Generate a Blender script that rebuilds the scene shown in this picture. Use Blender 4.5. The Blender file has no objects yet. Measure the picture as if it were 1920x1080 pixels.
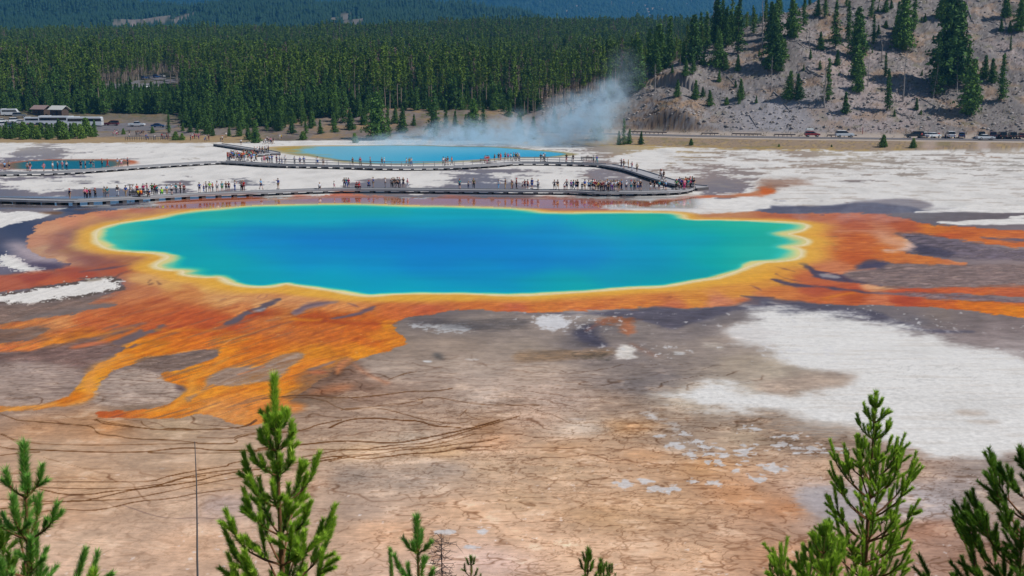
import bpy, math, random, time
import numpy as np
from mathutils import Vector, Matrix
T0=time.time()
S=bpy.context.scene; COL=S.collection
R=math.radians
# ============================================================ camera, world, sun, exposure
cam=bpy.data.cameras.new('camera'); camo=bpy.data.objects.new('camera',cam); COL.objects.link(camo)
cam.lens=2250/1920*36; cam.sensor_width=36; cam.clip_start=.3; cam.clip_end=20000
camo.location=(0,0,20); camo.rotation_euler=(R(90)-math.atan(410/2250),0,0)
S.camera=camo
S.view_settings.view_transform='Standard'; S.view_settings.look='None'; S.view_settings.exposure=0; S.view_settings.gamma=1
SUN_EL=R(50); SUN_AZ=R(104)          # azimuth clockwise from +Y (the viewing direction)
w=bpy.data.worlds.new('World'); S.world=w; w.use_nodes=True
nt=w.node_tree; bg=nt.nodes['Background']; sky=nt.nodes.new('ShaderNodeTexSky'); sky.sky_type='NISHITA'; sky.sun_disc=False
sky.sun_elevation=SUN_EL; sky.sun_rotation=SUN_AZ; sky.altitude=2200; sky.air_density=1.; sky.dust_density=.6; sky.ozone_density=1.5
nt.links.new(sky.outputs[0],bg.inputs[0]); bg.inputs[1].default_value=.06
sl=bpy.data.lights.new('sun','SUN'); slo=bpy.data.objects.new('sun',sl); COL.objects.link(slo)
sl.energy=4.1; sl.angle=R(.53); sl.color=(1,.965,.91)
sd=Vector((math.sin(SUN_AZ)*math.cos(SUN_EL),math.cos(SUN_AZ)*math.cos(SUN_EL),math.sin(SUN_EL)))
slo.rotation_euler=sd.to_track_quat('Z','Y').to_euler(); slo.location=(60,-20,90)
S.cycles.volume_step_rate=1.; S.cycles.volume_max_steps=96; S.cycles.max_bounces=6; S.cycles.volume_bounces=3
S.cycles.transparent_max_bounces=8
try: S.cycles.use_denoising=True
except Exception: pass
# ------------------------------------------------------------ ground colour: noise, shapes and pigments
rng=np.random.RandomState(7)
_perm=rng.permutation(256).astype(np.int32); _perm=np.concatenate([_perm,_perm])
_gx=np.cos(np.arange(256)/256*2*np.pi*37).astype(np.float32); _gy=np.sin(np.arange(256)/256*2*np.pi*37).astype(np.float32)
def pn(x,y):
    x=np.asarray(x,np.float32); y=np.asarray(y,np.float32)
    xi=np.floor(x); yi=np.floor(y); fx=x-xi; fy=y-yi
    xi=xi.astype(np.int32)&255; yi=yi.astype(np.int32)&255
    u=fx*fx*fx*(fx*(fx*6-15)+10); v=fy*fy*fy*(fy*(fy*6-15)+10)
    def g(ix,iy,dx,dy):
        h=_perm[_perm[ix&255]+(iy&255)]
        return _gx[h]*dx+_gy[h]*dy
    a=g(xi,yi,fx,fy); b=g(xi+1,yi,fx-1,fy); c=g(xi,yi+1,fx,fy-1); d=g(xi+1,yi+1,fx-1,fy-1)
    return (a+(b-a)*u+((c+(d-c)*u)-(a+(b-a)*u))*v)*1.5
def fbm(x,y,o=4,s=0.):
    r=0; a=1.; t=0
    for i in range(o):
        r=r+a*pn(x*2**i+17.3*i+s,y*2**i+9.1*i+s*1.7); t+=a; a*=.55
    return r/t*1.3
def ss(a,b,x):
    t=np.clip((x-a)/(b-a),0,1); return t*t*(3-2*t)
def chaikin(p,n=2,closed=True):
    p=np.array(p,float)
    for _ in range(n):
        q=np.roll(p,-1,0) if closed else p[1:]
        a=p if closed else p[:-1]
        r=np.empty((2*len(a),p.shape[1])); r[0::2]=a*.75+q*.25; r[1::2]=a*.25+q*.75
        if not closed: r=np.vstack([p[:1],r,p[-1:]])
        p=r
    return p
REG=dict(P=(0,0,1),A=(0,370,4),B=(0,560,4),C=(400,520,4),D=(1440,370,4),E=(960,520,4),F=(0,240,4),G=(480,240,4),H=(960,240,4),I=(1440,200,4),
 J=(640,360,2.4547),K=(1280,360,2.4547),L=(0,360,2.4547),M=(0,680,2.7),N=(640,680,2.7),O=(1280,680,2.7))
def rg(r,pts):
    x0,y0,s=REG[r]; return [(x0+p[0]/s,y0+p[1]/s)+tuple(q/s for q in p[2:]) for p in pts]
def seg_dist(u,v,p,closed):
    """signed distance (closed, negative inside) or plain distance and position along (open)"""
    n=len(p); d=np.full(u.shape,1e9,np.float32); tt=np.zeros(u.shape,np.float32); ins=np.zeros(u.shape,bool)
    for i in range(n if closed else n-1):
        ax,ay=p[i][:2]; bx,by=p[(i+1)%n][:2]; ex,ey=bx-ax,by-ay; L=ex*ex+ey*ey+1e-9
        px=u-np.float32(ax); py=v-np.float32(ay)
        t=np.clip((px*ex+py*ey)/L,0,1); q=(px-t*ex)**2+(py-t*ey)**2
        if closed:
            d=np.minimum(d,q)
            if ay!=by:
                c=((ay>v)!=(by>v))&(u<(bx-ax)*(v-ay)/(by-ay)+ax); ins^=c
        else:
            m=q<d; d=np.where(m,q,d); tt=np.where(m,i+t,tt)
    d=np.sqrt(d)
    return np.where(ins,-d,d) if closed else (d,tt)
F_,H_,YH_,XC_=2250.,20.,130.,960.
CP=math.cos(math.atan(410/F_)); SP=math.sin(math.atan(410/F_))
def px2ground(u,v,z=0.):
    # ray through a reference point on the photograph's grid -> place on the ground
    dx=(u-960.)/F_; dy=-(v-540.)/F_
    Y=CP+dy*SP; Z=dy*CP-SP
    t=(z-H_)/Z
    return dx*t,Y*t
def ground2px(X,Y,z=0.):
    Zc=Y*CP-(z-H_)*SP; yc=Y*SP+(z-H_)*CP
    return 960.+F_*X/Zc, 540.-F_*yc/Zc
POOL=rg('A',[(725,310),(735,250),(790,225),(880,200),(1000,178),(1150,160),(1300,125),(1500,95),(1700,75),(1900,58)])+\
 rg('J',[(0,52),(150,56),(300,61),(600,66),(800,73),(890,84),(940,95),(1200,93),(1400,93),(1571,97)])+\
 rg('D',[(-640,168),(-400,170),(-200,174),(0,178),(150,185),(250,195),(290,212),(270,240),(200,262),(130,275),(200,290),(280,315),(295,340),(250,360),(150,368),(230,385),(245,420),(225,450),(170,470),(60,480),(-60,485),(-100,497)])+\
 rg('E',[(1560,0),(1400,20),(1240,48),(1100,72),(850,78),(600,102),(300,120),(0,136)])+\
 rg('C',[(1920,120),(1600,120),(1350,122),(1180,142),(1050,125),(850,88),(600,55),(545,42),(440,70),(300,72),(180,55),(60,10)])+\
 rg('A',[(1750,640),(1650,590),(1580,600),(1450,592),(1370,575),(1400,548),(1260,545),(1180,525),(1180,495),(1290,450),(1230,425),(1100,412),(950,405),(830,390),(760,360)])
FARPOOL=rg('G',[(110,150),(250,142),(400,138),(700,135),(1000,130),(1250,132),(1500,140),(1750,140),(2000,160),(2300,185),(2350,200),(2150,222),(1900,222),(1600,246),(1300,262),(1000,270),(700,255),(480,215),(330,196),(200,178)])
LEFTPOOL=rg('F',[(-60,275),(0,270),(150,255),(300,242),(500,236),(760,236),(960,244),(990,262),(900,285),(780,300),(500,315),(200,310),(0,300)])
LAY=[]
def extend(P):
    # shapes that leave the picture run on over the ground outside it
    out=[]; n=len(P)
    for i,p in enumerate(P):
        r=p[0]>=1921; l=p[0]<=-9; s=700 if r else -700
        if not(r or l): out.append(p); continue
        pv,nx=P[i-1],P[(i+1)%n]; far=(p[0]+s,)+tuple(p[1:]); pin=not(pv[0]>=1921 or pv[0]<=-9); nin=not(nx[0]>=1921 or nx[0]<=-9)
        if pin: out.append(p)
        out.append(far)
        if nin: out.append(p)
    return out
def poly(r,pts,col,soft=2,ed=(2,3.),k=2.2,al=1.,tex=None,wet=None,sm=2,hole=None): LAY.append(('poly',extend(rg(r,pts)),col,soft,ed,k,al,tex,wet,sm))
def stroke(r,pts,col,soft=1,ed=(1.5,3.),k=2.2,al=1.,tex=None,wet=None,w=None):
    q=rg(r,[p if len(p)>2 else (p[0],p[1],w) for p in pts]); LAY.append(('stroke',q,col,soft,ed,k,al,tex,wet,2))
BASE=[(0,300,118,114,126),(200,340,118,116,126),(500,360,108,110,124),(900,350,112,112,126),(1100,330,128,122,130),(1300,330,140,128,128),(1500,310,150,136,126),(1700,320,150,142,136),(1900,300,150,146,142),
(0,270,178,172,165),(400,275,178,170,160),(1250,275,178,160,125),(1600,285,170,160,145),(1900,285,170,160,150),(1350,370,120,114,124),(1600,385,112,106,118),(1500,390,86,92,122),(1850,400,108,100,106),(1750,395,110,104,114),
(300,385,100,96,110),(100,385,150,140,146),(30,395,118,112,118),(20,420,58,70,98),(60,430,60,72,102),(130,392,60,70,96),(20,470,66,74,100),(20,500,112,110,128),(70,500,80,78,98),(100,500,72,66,88),
(30,580,116,108,110),(120,585,120,108,106),(60,600,136,118,110),(100,605,118,104,100),(30,640,105,95,96),(60,625,132,118,112),(20,685,100,84,84),(120,660,120,96,94),(60,700,150,136,136),(130,690,120,106,106),(30,740,168,148,136),(90,720,142,122,116),
(200,650,108,94,98),(260,700,140,122,116),(220,735,150,134,130),(290,720,160,142,132),(330,680,118,106,110),(400,660,108,96,98),(300,650,110,96,96),(430,700,146,128,118),(420,740,165,146,132),(560,720,116,94,84),(640,700,118,100,92),(600,740,135,110,92),(680,740,148,122,106),(540,740,118,100,86),
(60,800,172,134,104),(160,790,165,128,98),(250,770,132,112,98),(330,800,165,142,118),(200,800,176,128,88),(500,800,164,138,118),(100,850,166,140,118),(300,865,158,134,114),(450,850,170,146,124),(150,905,178,146,118),(400,900,180,148,120),(600,905,180,150,128),(60,950,176,142,116),(350,950,186,158,136),(430,950,170,150,142),(150,1020,190,162,140),(400,1020,184,152,128),(20,1060,190,160,140),
(740,620,104,98,100),(800,600,88,84,92),(880,610,110,104,106),(760,650,138,122,112),(860,650,150,134,124),(720,690,158,142,132),(900,690,172,156,146),(980,650,150,138,130),(1010,700,184,164,150),(900,740,186,168,156),(1050,750,178,158,146),(700,770,160,138,122),(820,790,166,142,124),(760,820,172,154,138),(700,850,176,150,124),(900,800,150,118,92),(1000,780,178,152,134),(950,830,176,140,112),(850,850,176,146,116),
(1080,800,176,160,146),(1100,850,158,128,102),(1180,800,182,146,112),(1150,760,150,130,116),(1200,720,122,114,114),(1260,700,118,112,116),(1200,660,116,110,116),(1100,640,70,70,84),(1130,620,64,66,82),(1000,620,142,132,130),(1300,620,120,114,120),(1330,600,92,92,106),(1240,590,110,106,110),(1100,590,150,146,150),(1350,650,150,140,138),(1400,680,172,160,146),(1450,690,178,166,152),(1420,640,160,150,148),(1400,740,176,166,154),(1300,750,186,174,160),(1450,770,158,144,132),(1280,800,150,132,118),(1550,800,136,118,104),(1650,810,130,112,100),(1400,820,158,140,122),(1300,840,152,134,120),
(700,900,136,122,112),(800,900,150,134,122),(850,880,148,132,120),(950,880,162,138,116),(1100,890,164,138,114),(1250,860,172,136,106),(1350,880,178,138,102),(1250,950,186,152,122),(1400,930,178,134,100),(1480,950,170,124,92),(900,960,180,148,122),(720,960,150,130,116),(760,1000,178,144,118),(1000,1000,176,146,122),(900,1050,184,158,146),(1100,1040,190,158,132),(1300,1040,196,162,134),(1450,1040,176,136,108),(1600,1040,150,110,90),(1000,940,170,142,116),(1150,970,170,138,108),
(1560,880,176,148,126),(1700,880,160,134,116),(1850,870,132,122,116),(1900,880,128,118,114),(1780,920,140,132,132),(1650,930,156,148,152),(1550,940,156,146,146),(1600,970,150,140,140),(1850,940,150,136,126),(1750,1000,156,112,88),(1900,990,150,130,124),(1850,1050,140,104,84),
(1500,575,80,82,98),(1600,590,90,90,102),(1700,600,92,92,104),(1750,585,122,112,110),(1850,620,134,124,128),(1900,650,158,150,154),(1800,600,110,102,106),(1900,600,118,108,112),(1700,520,104,98,108),(1600,520,92,86,98),(1750,530,120,110,118),(1880,530,128,116,124),(1750,480,118,108,118),(1850,480,136,124,132),(1700,445,84,84,102),(1720,465,64,66,84),(1900,470,142,128,130),(1800,550,118,104,110),(1640,490,70,66,84)]
# whiteness 0..1 where white sinter breaks through
WH=[(0,275,.75),(200,280,.8),(400,290,.8),(60,292,.25),(420,300,.85),(600,330,1.),(700,320,.95),(800,330,.8),(500,310,1),(100,340,.65),(200,340,.75),(300,330,.95),(400,340,.9),(450,355,.5),(330,350,.35),(200,360,.1),(0,360,.2),(0,345,.55),(700,350,.15),(900,350,.22),(850,310,.6),(900,335,.3),(1000,310,.75),(1050,335,.8),(950,325,.45),(1150,330,.3),(1200,345,.05),(1250,335,.5),(1200,300,.8),(1180,275,.2),(1300,290,.6),(1400,300,.58),(1300,320,.45),(1400,330,.4),(1500,300,.5),(1600,295,.5),(1500,330,.7),(1550,345,.95),(1600,330,.58),(1450,345,.55),(1350,350,.2),(1360,365,.25),(1700,320,.48),(1800,310,.5),(1900,310,.55),(1800,340,.82),(1900,340,.85),(1700,345,.95),(1650,360,1),(1500,360,1),(1400,378,1),(1700,372,.7),(1900,370,1),(1800,365,.7),(1450,352,.7),(1320,385,.9),(1240,388,.9)]
W0=(214,213,214)
# ---- right and left outer flats
poly('I',[(520,730),(860,690),(1100,690),(1300,740),(1000,790),(700,770)],(112,106,116),6,(4,6.),al=.75)
poly('I',[(-200,745),(300,745),(520,738),(780,715),(1000,735),(1200,780),(1100,800),(700,800),(200,800),(0,800)],(90,92,112),6,(4,6.))
poly('I',[(1050,790),(1350,770),(1500,735),(2000,740),(2000,795),(1500,800),(1200,800)],W0,2,(4,5.))
poly('I',[(900,800),(1300,790),(1800,800),(2000,790),(2000,860),(1700,850),(1200,860),(900,830)],(104,98,104),3,(4,6.))
poly('D',[(1220,185),(1400,178),(1700,165),(1960,155),(1960,200),(1700,208),(1400,205)],W0,2,(4,5.))
poly('D',[(1770,150),(1960,130),(1960,150),(1850,155)],W0,1,(3,4.))
poly('A',[(-40,108),(150,105),(300,110),(420,125),(300,155),(160,180),(60,205),(0,225),(-40,225)],W0,2,(5,3.))
poly('A',[(280,112),(420,100),(490,118),(420,135),(330,125)],(110,82,62),5,(3,3.),al=.8)
poly('A',[(580,65),(760,55),(850,62),(700,70)],W0,2,(3,4.)); poly('A',[(370,92),(500,72),(520,80)],W0,2,(3,4.))
poly('A',[(540,82),(780,78),(830,92),(560,98)],(96,72,64),4,(3,4.),al=.8)
poly('A',[(840,92),(980,62),(1180,60),(1190,72),(1080,88),(1060,110),(960,100)],(176,168,164),3,(4,4.))
poly('A',[(0,430),(60,428),(150,465),(180,500),(260,520),(350,540),(290,555),(190,568),(100,540),(0,512)],W0,2,(6,2.),tex='patch')
poly('A',[(-60,600),(200,560),(330,555),(470,525),(480,505),(600,520),(640,560),(500,590),(300,640),(-60,700)],(172,96,72),8,(5,4.),al=.9)
# ---- pale steamy rim on the far left of the ring
poly('A',[(30,360),(160,330),(300,400),(480,470),(470,530),(330,520),(190,480),(120,430)],(178,164,172),26,(6,6.),al=.85)
poly('A',[(200,490),(330,480),(480,500),(470,545),(380,548),(260,520)],(72,66,90),14,(4,4.),al=.85)
# ---- orange mats
OR=(186,98,58)
poly('P',[(44,452),(70,430),(58,428),(75,418),(130,405),(190,396),(240,391),(300,388),(360,385),(420,373),(480,372),(540,372),(600,366),(660,363),(760,372),(860,370),(980,372),(1100,372),(1200,376),(1300,383),(1330,390),(1440,400),(1530,400),(1620,400),(1680,404),(1720,418),
 (1780,424),(1960,436),(1960,468),(1880,462),(1800,450),(1740,442),(1690,436),(1712,462),(1690,472),(1750,482),(1820,492),(1800,498),(1700,494),(1630,490),(1600,508),(1570,515),(1580,528),(1640,535),(1720,540),(1800,538),(1960,530),(1960,560),(1800,550),(1700,550),(1960,575),(1960,604),(1880,590),(1760,576),(1640,572),(1560,572),(1500,566),(1420,572),
 (1300,578),(1200,578),(1080,584),(980,586),(960,584),(880,580),(800,588),(740,600),(735,620),(768,640),(740,655),(690,668),(660,680),(620,700),(560,740),(535,760),(520,790),(440,800),(380,772),(340,785),(240,785),(180,782),(180,770),(300,768),(340,745),(350,725),(300,715),(300,700),(340,690),(400,676),(415,652),(340,660),(250,680),(200,705),(180,735),(150,760),(60,768),(-40,775),(-40,764),(60,762),(110,755),(150,722),(170,690),(230,660),(240,650),(200,645),(100,652),(-40,668),(-40,644),(60,640),(80,622),(100,612),(-40,620),(-40,613),(60,600),(170,582),(225,572),(210,566),(140,576),(225,545),(232,530),(225,520),(180,520),(110,533),(-40,555),(-40,520),(70,514),(115,505),(140,495),(100,487),(60,475)],OR,2,(5,2.),sm=2,tex='mat',wet=.35)
OC=[(60,450,196,130,104),(90,430,206,138,104),(130,415,206,128,96),(200,402,200,120,90),(260,396,188,110,84),(330,388,196,132,80),(100,470,200,150,120),(130,490,206,150,116),(115,450,184,116,92),(130,445,150,100,90),(110,470,160,104,90),(160,470,200,150,92),(170,440,212,160,92),(160,420,208,138,90),(200,415,212,150,86),(260,405,214,150,80),(150,490,170,112,92),(180,490,150,92,80),(240,482,190,122,70),(200,505,176,84,52),(140,510,168,72,48),(60,520,160,68,50),(260,500,176,96,54),(300,490,214,150,70),(100,530,186,88,50),(20,535,176,88,62),
(200,530,150,90,84),(270,520,212,148,90),(320,530,216,152,84),(260,545,192,112,70),(300,570,186,96,52),(350,550,200,120,64),(400,540,216,150,84),(420,560,214,146,90),(480,570,214,146,94),(560,565,208,134,84),(450,575,206,124,74),(640,575,206,124,74),
(250,600,178,84,44),(300,610,176,78,40),(350,590,180,80,38),(400,600,176,76,38),(420,620,186,86,34),(200,610,186,94,56),(110,615,200,112,66),(150,600,188,96,58),(100,605,196,124,92),(450,610,172,76,40),(480,585,162,62,22),(500,600,184,98,54),(560,595,178,100,48),(600,600,166,70,16),(660,600,172,80,20),(540,620,186,100,50),(600,630,190,100,36),(650,630,192,96,30),(700,640,196,98,24),(700,610,190,90,24),(740,640,204,116,26),(730,610,200,120,22),(680,655,214,128,24),(600,660,196,116,20),(500,650,200,104,20),(440,640,206,112,16),(440,660,214,122,18),(400,650,200,100,24),(330,640,200,104,20),(300,650,204,114,14),(250,655,208,118,14),(200,640,196,104,30),(150,625,186,104,34),(130,630,170,92,36),(50,650,202,110,62),(0,655,200,108,66),(100,645,208,118,40),(230,670,210,124,30),(180,690,212,130,36),(150,750,196,104,12),(170,720,216,140,40),(60,765,204,132,70),(300,700,206,110,14),(360,700,212,126,20),(360,740,214,130,34),(340,710,208,112,16),(250,775,196,104,40),(200,775,180,84,40),(310,775,208,118,30),(420,770,204,130,86),(480,760,210,124,60),(550,700,208,116,30),(530,730,212,124,24),(600,680,214,122,40),(520,770,200,120,60),
(800,565,206,122,56),(900,568,200,104,46),(1000,570,204,112,48),(1100,570,206,112,48),(1200,565,208,116,50),(1300,560,212,130,50),(1400,550,214,134,52),(960,578,196,96,60),(1100,582,200,108,66),(800,580,190,90,56),(740,590,196,98,50),(1250,574,196,104,68),(1350,568,202,118,84),(1420,565,202,116,80),
(700,375,190,120,96),(800,378,190,110,80),(600,368,190,104,76),(520,374,196,124,80),(450,378,192,130,96),(900,376,192,114,86),(1000,376,176,110,96),(1100,378,176,110,94),(1250,384,180,120,94),(1350,395,190,120,80),(1480,405,178,92,60),(1600,403,192,100,66),(1670,405,184,100,74),(1500,415,184,96,56),(1600,420,176,84,50),(1700,425,176,80,40),(1560,430,194,108,64),(1650,435,190,110,76),(1500,440,206,126,52),(1540,450,200,110,50),(1600,450,194,94,38),(1660,445,208,130,84),(1700,455,214,160,130),(1650,470,196,98,34),(1600,480,188,84,28),(1560,500,198,112,72),(1750,430,200,104,30),(1850,445,196,96,36),(1760,445,190,80,30),(1900,460,200,100,44),(1720,480,200,106,42),(1790,490,196,108,64),
(1480,490,214,144,64),(1440,510,216,138,50),(1500,520,192,96,52),(1520,540,176,76,44),(1440,530,212,134,50),(1470,550,204,114,54),(1540,560,190,92,46),(1600,540,182,76,40),(1630,535,210,150,110),(1700,545,180,72,36),(1800,545,192,84,40),(1900,555,190,90,50),(1600,555,176,76,28),(1700,562,176,68,34),(1650,568,204,110,70),(1780,570,196,90,30),(1850,575,204,102,16),(1900,590,214,120,6),(1850,590,210,112,8)]
WC=[(210,440,176,204,140),(230,425,140,205,150),(230,450,100,196,158),(260,440,50,184,164),(300,450,0,172,166),(300,420,10,178,170),(350,470,0,170,168),(400,480,0,170,172),(330,440,0,166,168),(400,440,0,152,174),(450,450,0,138,186),(500,440,0,124,186),(350,410,60,190,160),(420,400,70,196,156),(500,392,110,206,150),(600,390,110,208,148),(600,398,10,180,170),(700,388,110,206,140),(700,396,10,176,172),(500,402,0,168,176),(600,408,0,150,184),(700,415,0,134,190),(800,395,40,196,170),(900,400,20,188,170),(980,405,20,186,170),(800,410,0,150,186),(900,420,0,136,190),(1000,425,0,136,190),(700,450,0,116,188),(600,450,0,116,190),(800,450,0,114,190),(900,450,0,116,190),(1000,460,0,122,190),(1050,440,0,140,190),(1100,410,30,184,160),(1200,410,60,190,150),(1150,420,10,172,170),(1250,425,10,168,168),(1100,450,0,140,188),(1200,450,0,150,180),(1300,450,0,164,174),(1300,420,40,186,158),(1400,430,40,188,150),(1400,450,0,174,160),(1400,412,120,210,140),(1300,405,120,208,130),(1200,402,120,205,130),(1480,420,150,208,124),(1460,430,90,200,140),(1440,455,90,196,146),(1430,470,40,184,156),(1420,480,120,200,146),(1350,480,0,172,162),(1380,495,60,190,150),(1250,490,0,152,176),(1300,510,20,176,166),(1200,500,0,142,182),(1100,490,0,126,188),(1150,520,0,158,180),(1200,525,10,178,168),(1050,530,10,166,176),(1080,538,40,190,162),(950,535,0,148,184),(1000,540,10,176,172),(900,545,0,172,176),(900,520,0,130,188),(1000,500,0,122,190),(800,500,0,122,190),(800,535,0,158,180),(750,545,10,172,176),(700,500,0,136,188),(700,530,0,160,182),(650,535,0,168,178),(600,490,0,142,188),(600,520,0,168,178),(500,480,0,150,184),(500,510,0,172,176),(450,500,0,172,172),(400,495,20,178,164),(550,480,0,134,188)]
# yellow field beside the left bays
poly('A',[(990,520),(1100,480),(1180,470),(1250,455),(1150,500),(1200,540),(1350,560),(1400,600),(1640,590),(1750,660),(1960,690),(1960,710),(1700,690),(1400,640),(1200,590),(1020,560)],(226,168,70),14,(4,4.),al=.85)
poly('C',[(-60,20),(100,50),(300,85),(560,80),(800,105),(1050,140),(1180,160),(1400,140),(1960,140),(1960,180),(1600,178),(1200,178),(1000,170),(700,140),(400,110),(200,100),(0,70)],(224,166,48),10,(4,4.),al=.85)
poly('E',[(-60,140),(300,130),(700,95),(950,82),(1150,80),(1400,40),(1700,-10),(1960,-60),(1960,20),(1500,60),(1000,110),(500,140),(0,165)],(226,164,46),10,(4,4.),al=.8)
poly('D',[(-100,500),(60,480),(200,460),(250,420),(240,380),(300,350),(280,300),(270,250),(290,210),(200,190),(0,176),(0,165),(200,180),(340,200),(400,240),(420,330),(360,400),(400,450),(340,480),(200,500),(60,520),(-100,560)],(226,164,66),22,(5,4.),al=.8)
poly('A',[(760,370),(650,330),(640,270),(720,215),(850,190),(1000,170),(1300,118),(1500,88),(1900,50),(1900,44),(1500,76),(1200,130),(900,170),(700,205),(580,260),(560,330),(620,400),(760,430),(900,425),(1200,440),(1250,430),(1000,410),(850,400)],(224,170,92),22,(5,4.),al=.75)
# dusky bands in the left ring
poly('A',[(400,280),(520,230),(680,180),(900,135),(1150,110),(1150,120),(900,165),(700,200),(560,260),(480,310),(520,370),(600,420),(740,470),(700,500),(560,480),(480,420),(400,380),(380,330)],(140,92,84),22,(5,4.),al=.6)
poly('A',[(420,340),(470,400),(620,440),(700,480),(580,530),(330,580),(700,540),(860,500),(1050,470),(1060,440),(880,440),(700,450),(560,410)],(140,80,66),22,(5,4.),al=.55)
stroke('A',[(600,560,10),(760,540,26),(900,520,24),(980,500,4)],(96,72,82),4,(3,3.)); stroke('A',[(1000,490,4),(1180,462,10),(1290,448,18)],(150,92,50),3,(3,3.),al=.8)
stroke('A',[(870,600,8),(900,570,16),(990,545,8)],(110,72,66),3,(3,3.),al=.8)
for a in [(560,243,600,243),(1110,640,1130,620),(1180,630,1200,650),(1120,655,1140,645),(900,175,920,172)]: stroke('A',[(a[0],a[1],8),(a[2],a[3],6)],(120,82,60),3,(3,3.),al=.7)
# white strip and its dark rim, far left
poly('A',[(-60,740),(200,690),(430,650),(640,620),(850,590),(925,625),(900,660),(960,690),(860,705),(700,730),(520,765),(330,795),(200,800),(-60,800)],(88,78,74),3,(8,2.),al=.85)
poly('A',[(-60,742),(200,702),(450,660),(600,640),(720,610),(850,595),(860,625),(910,628),(870,650),(900,680),(780,708),(660,732),(560,745),(420,768),(340,770),(290,785),(230,800),(100,790),(-60,792)],(216,214,214),2,(7,1.5),tex='patch')
poly('A',[(560,610),(740,600),(840,590),(820,605),(700,630),(640,625)],(112,96,80),6,(5,2.),al=.7)
poly('A',[(-60,800),(220,805),(400,790),(600,765),(800,738),(900,720),(600,800),(900,785),(700,810),(400,850),(200,900),(-60,980)],(126,108,104),14,(8,2.),al=.85,tex='streak')
# dusky lanes in the orange delta
poly('B',[(-60,250),(150,220),(350,200),(420,240),(260,260),(350,300),(200,315),(-60,330)],(122,92,78),22,(8,2.),al=.75,tex='streak')
poly('B',[(300,360),(500,325),(800,270),(920,215),(1110,172),(1000,225),(880,275),(700,310),(760,330),(1000,320),(900,390),(760,440),(640,520),(560,560),(300,480),(-60,470),(-60,430),(200,390)],(116,96,96),10,(8,2.),tex='streak')
poly('B',[(520,360),(700,330),(830,318),(700,350),(560,380)],(200,112,70),8,(6,2.),al=.85)
poly('B',[(820,320),(960,250),(1040,225),(1080,225),(1070,260),(1250,183),(1180,240),(1100,270),(1000,320),(880,350)],(110,92,92),5,(6,2.))
stroke('B',[(770,225,6),(880,195,14)],(110,82,80),4); stroke('B',[(985,365,20),(1020,345,22)],(110,84,86),4)
poly('B',[(760,320),(940,255),(1060,205),(1090,195),(1000,250),(860,310)],(200,104,26),6,(5,2.),al=.9)
poly('B',[(1040,320),(1200,310),(1300,325),(1250,350),(1100,345)],(176,104,12),10,(5,2.),al=.7)
stroke('B',[(1180,235,30),(1500,235,30),(1750,250,16)],(208,124,14),8,al=.7)
stroke('B',[(350,330,16),(600,290,24),(850,250,18),(1000,215,10)],(210,128,30),5,al=.7)
stroke('B',[(850,160,8),(1200,90,12),(1310,78,4)],(204,118,44),4,al=.8)
for a in [(1080,40,1250,0),(1600,105,1780,62),(400,250,700,240),(1650,280,1800,250)]: stroke('B',[(a[0],a[1],8),(a[2],a[3],14)],(150,68,26),8,al=.75)
# streams
poly('B',[(1100,440),(1300,420),(1500,385),(1660,365),(1690,375),(1600,440),(1400,510),(1290,545),(1200,560),(1000,520),(960,510)],(118,104,102),5,(6,2.),tex='streak')
poly('B',[(740,640),(860,560),(960,510),(1200,560),(1200,590),(1300,635),(1380,690),(1290,770),(1200,785),(900,800),(760,800),(700,780),(730,700)],(176,158,148),5,(4,2.),tex='drain')
poly('B',[(-60,470),(400,480),(600,520),(640,560),(580,660),(400,775),(-60,805)],(164,146,138),14,(8,2.),al=.9,tex='drain')
stroke('B',[(1010,455,6),(1150,435,7),(1400,395,7),(1640,365,7),(1730,310,5)],(222,160,104),2,(1.5,3.),al=.9)
stroke('B',[(960,420,30),(800,480,50),(710,520,50),(670,600,60),(665,660,70),(680,720,50),(600,780,30),(400,805,14),(0,830,18)],(222,150,66),14,(5,2.),al=.9)
stroke('B',[(1700,440,20),(1600,520,30),(1430,600,50),(1450,660,60),(1420,700,46),(1360,770,36),(1280,830,30),(1000,865,16)],(222,150,50),12,(5,2.),al=.9)
poly('B',[(1520,680),(1540,620),(1620,560),(1700,515),(1900,500),(1960,500),(1960,530),(1800,560),(1690,600),(1600,660),(1480,720),(1420,770),(1400,760),(1460,700)],(152,134,126),6,(6,2.),tex='streak')
stroke('B',[(1420,760,10),(1520,695,6),(1700,610,6),(1960,535,10)],(180,130,90),4,al=.7)
poly('B',[(1320,640),(1390,655),(1400,690),(1360,695),(1310,665)],(104,86,88),8,(4,2.),al=.9)
poly('C',[(-20,720),(100,680),(350,668),(500,590),(640,555),(700,575),(690,610),(600,650),(540,720),(500,760),(300,800),(-20,830)],(150,132,124),5,(5,2.),tex='streak')
stroke('C',[(190,728,12),(340,685,10),(380,670,8)],(204,112,50),4,al=.85)
poly('C',[(700,690),(840,640),(920,618),(930,630),(860,670),(740,700)],(132,110,108),5,(5,2.),al=.9)
poly('C',[(640,830),(640,740),(700,690),(880,670),(940,610),(1040,600),(1160,700),(1160,780),(1300,790),(1300,820),(1000,900),(600,910),(520,900)],(124,98,84),12,(8,2.),al=.8,tex='drain')
stroke('C',[(930,720,40),(960,650,60),(1020,610,30)],(204,132,84),8,al=.85); stroke('C',[(1050,650,10),(1150,730,26),(1300,790,26)],(190,130,96),12,al=.7)
poly('C',[(700,710),(800,695),(860,715),(760,730)],(196,112,72),10,al=.8); poly('C',[(820,830),(960,800),(1060,810),(1000,850),(850,870),(700,880)],(190,126,88),18,al=.7)
stroke('C',[(900,690,10),(900,760,26),(980,700,10)],(92,66,50),8,al=.6)
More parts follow.
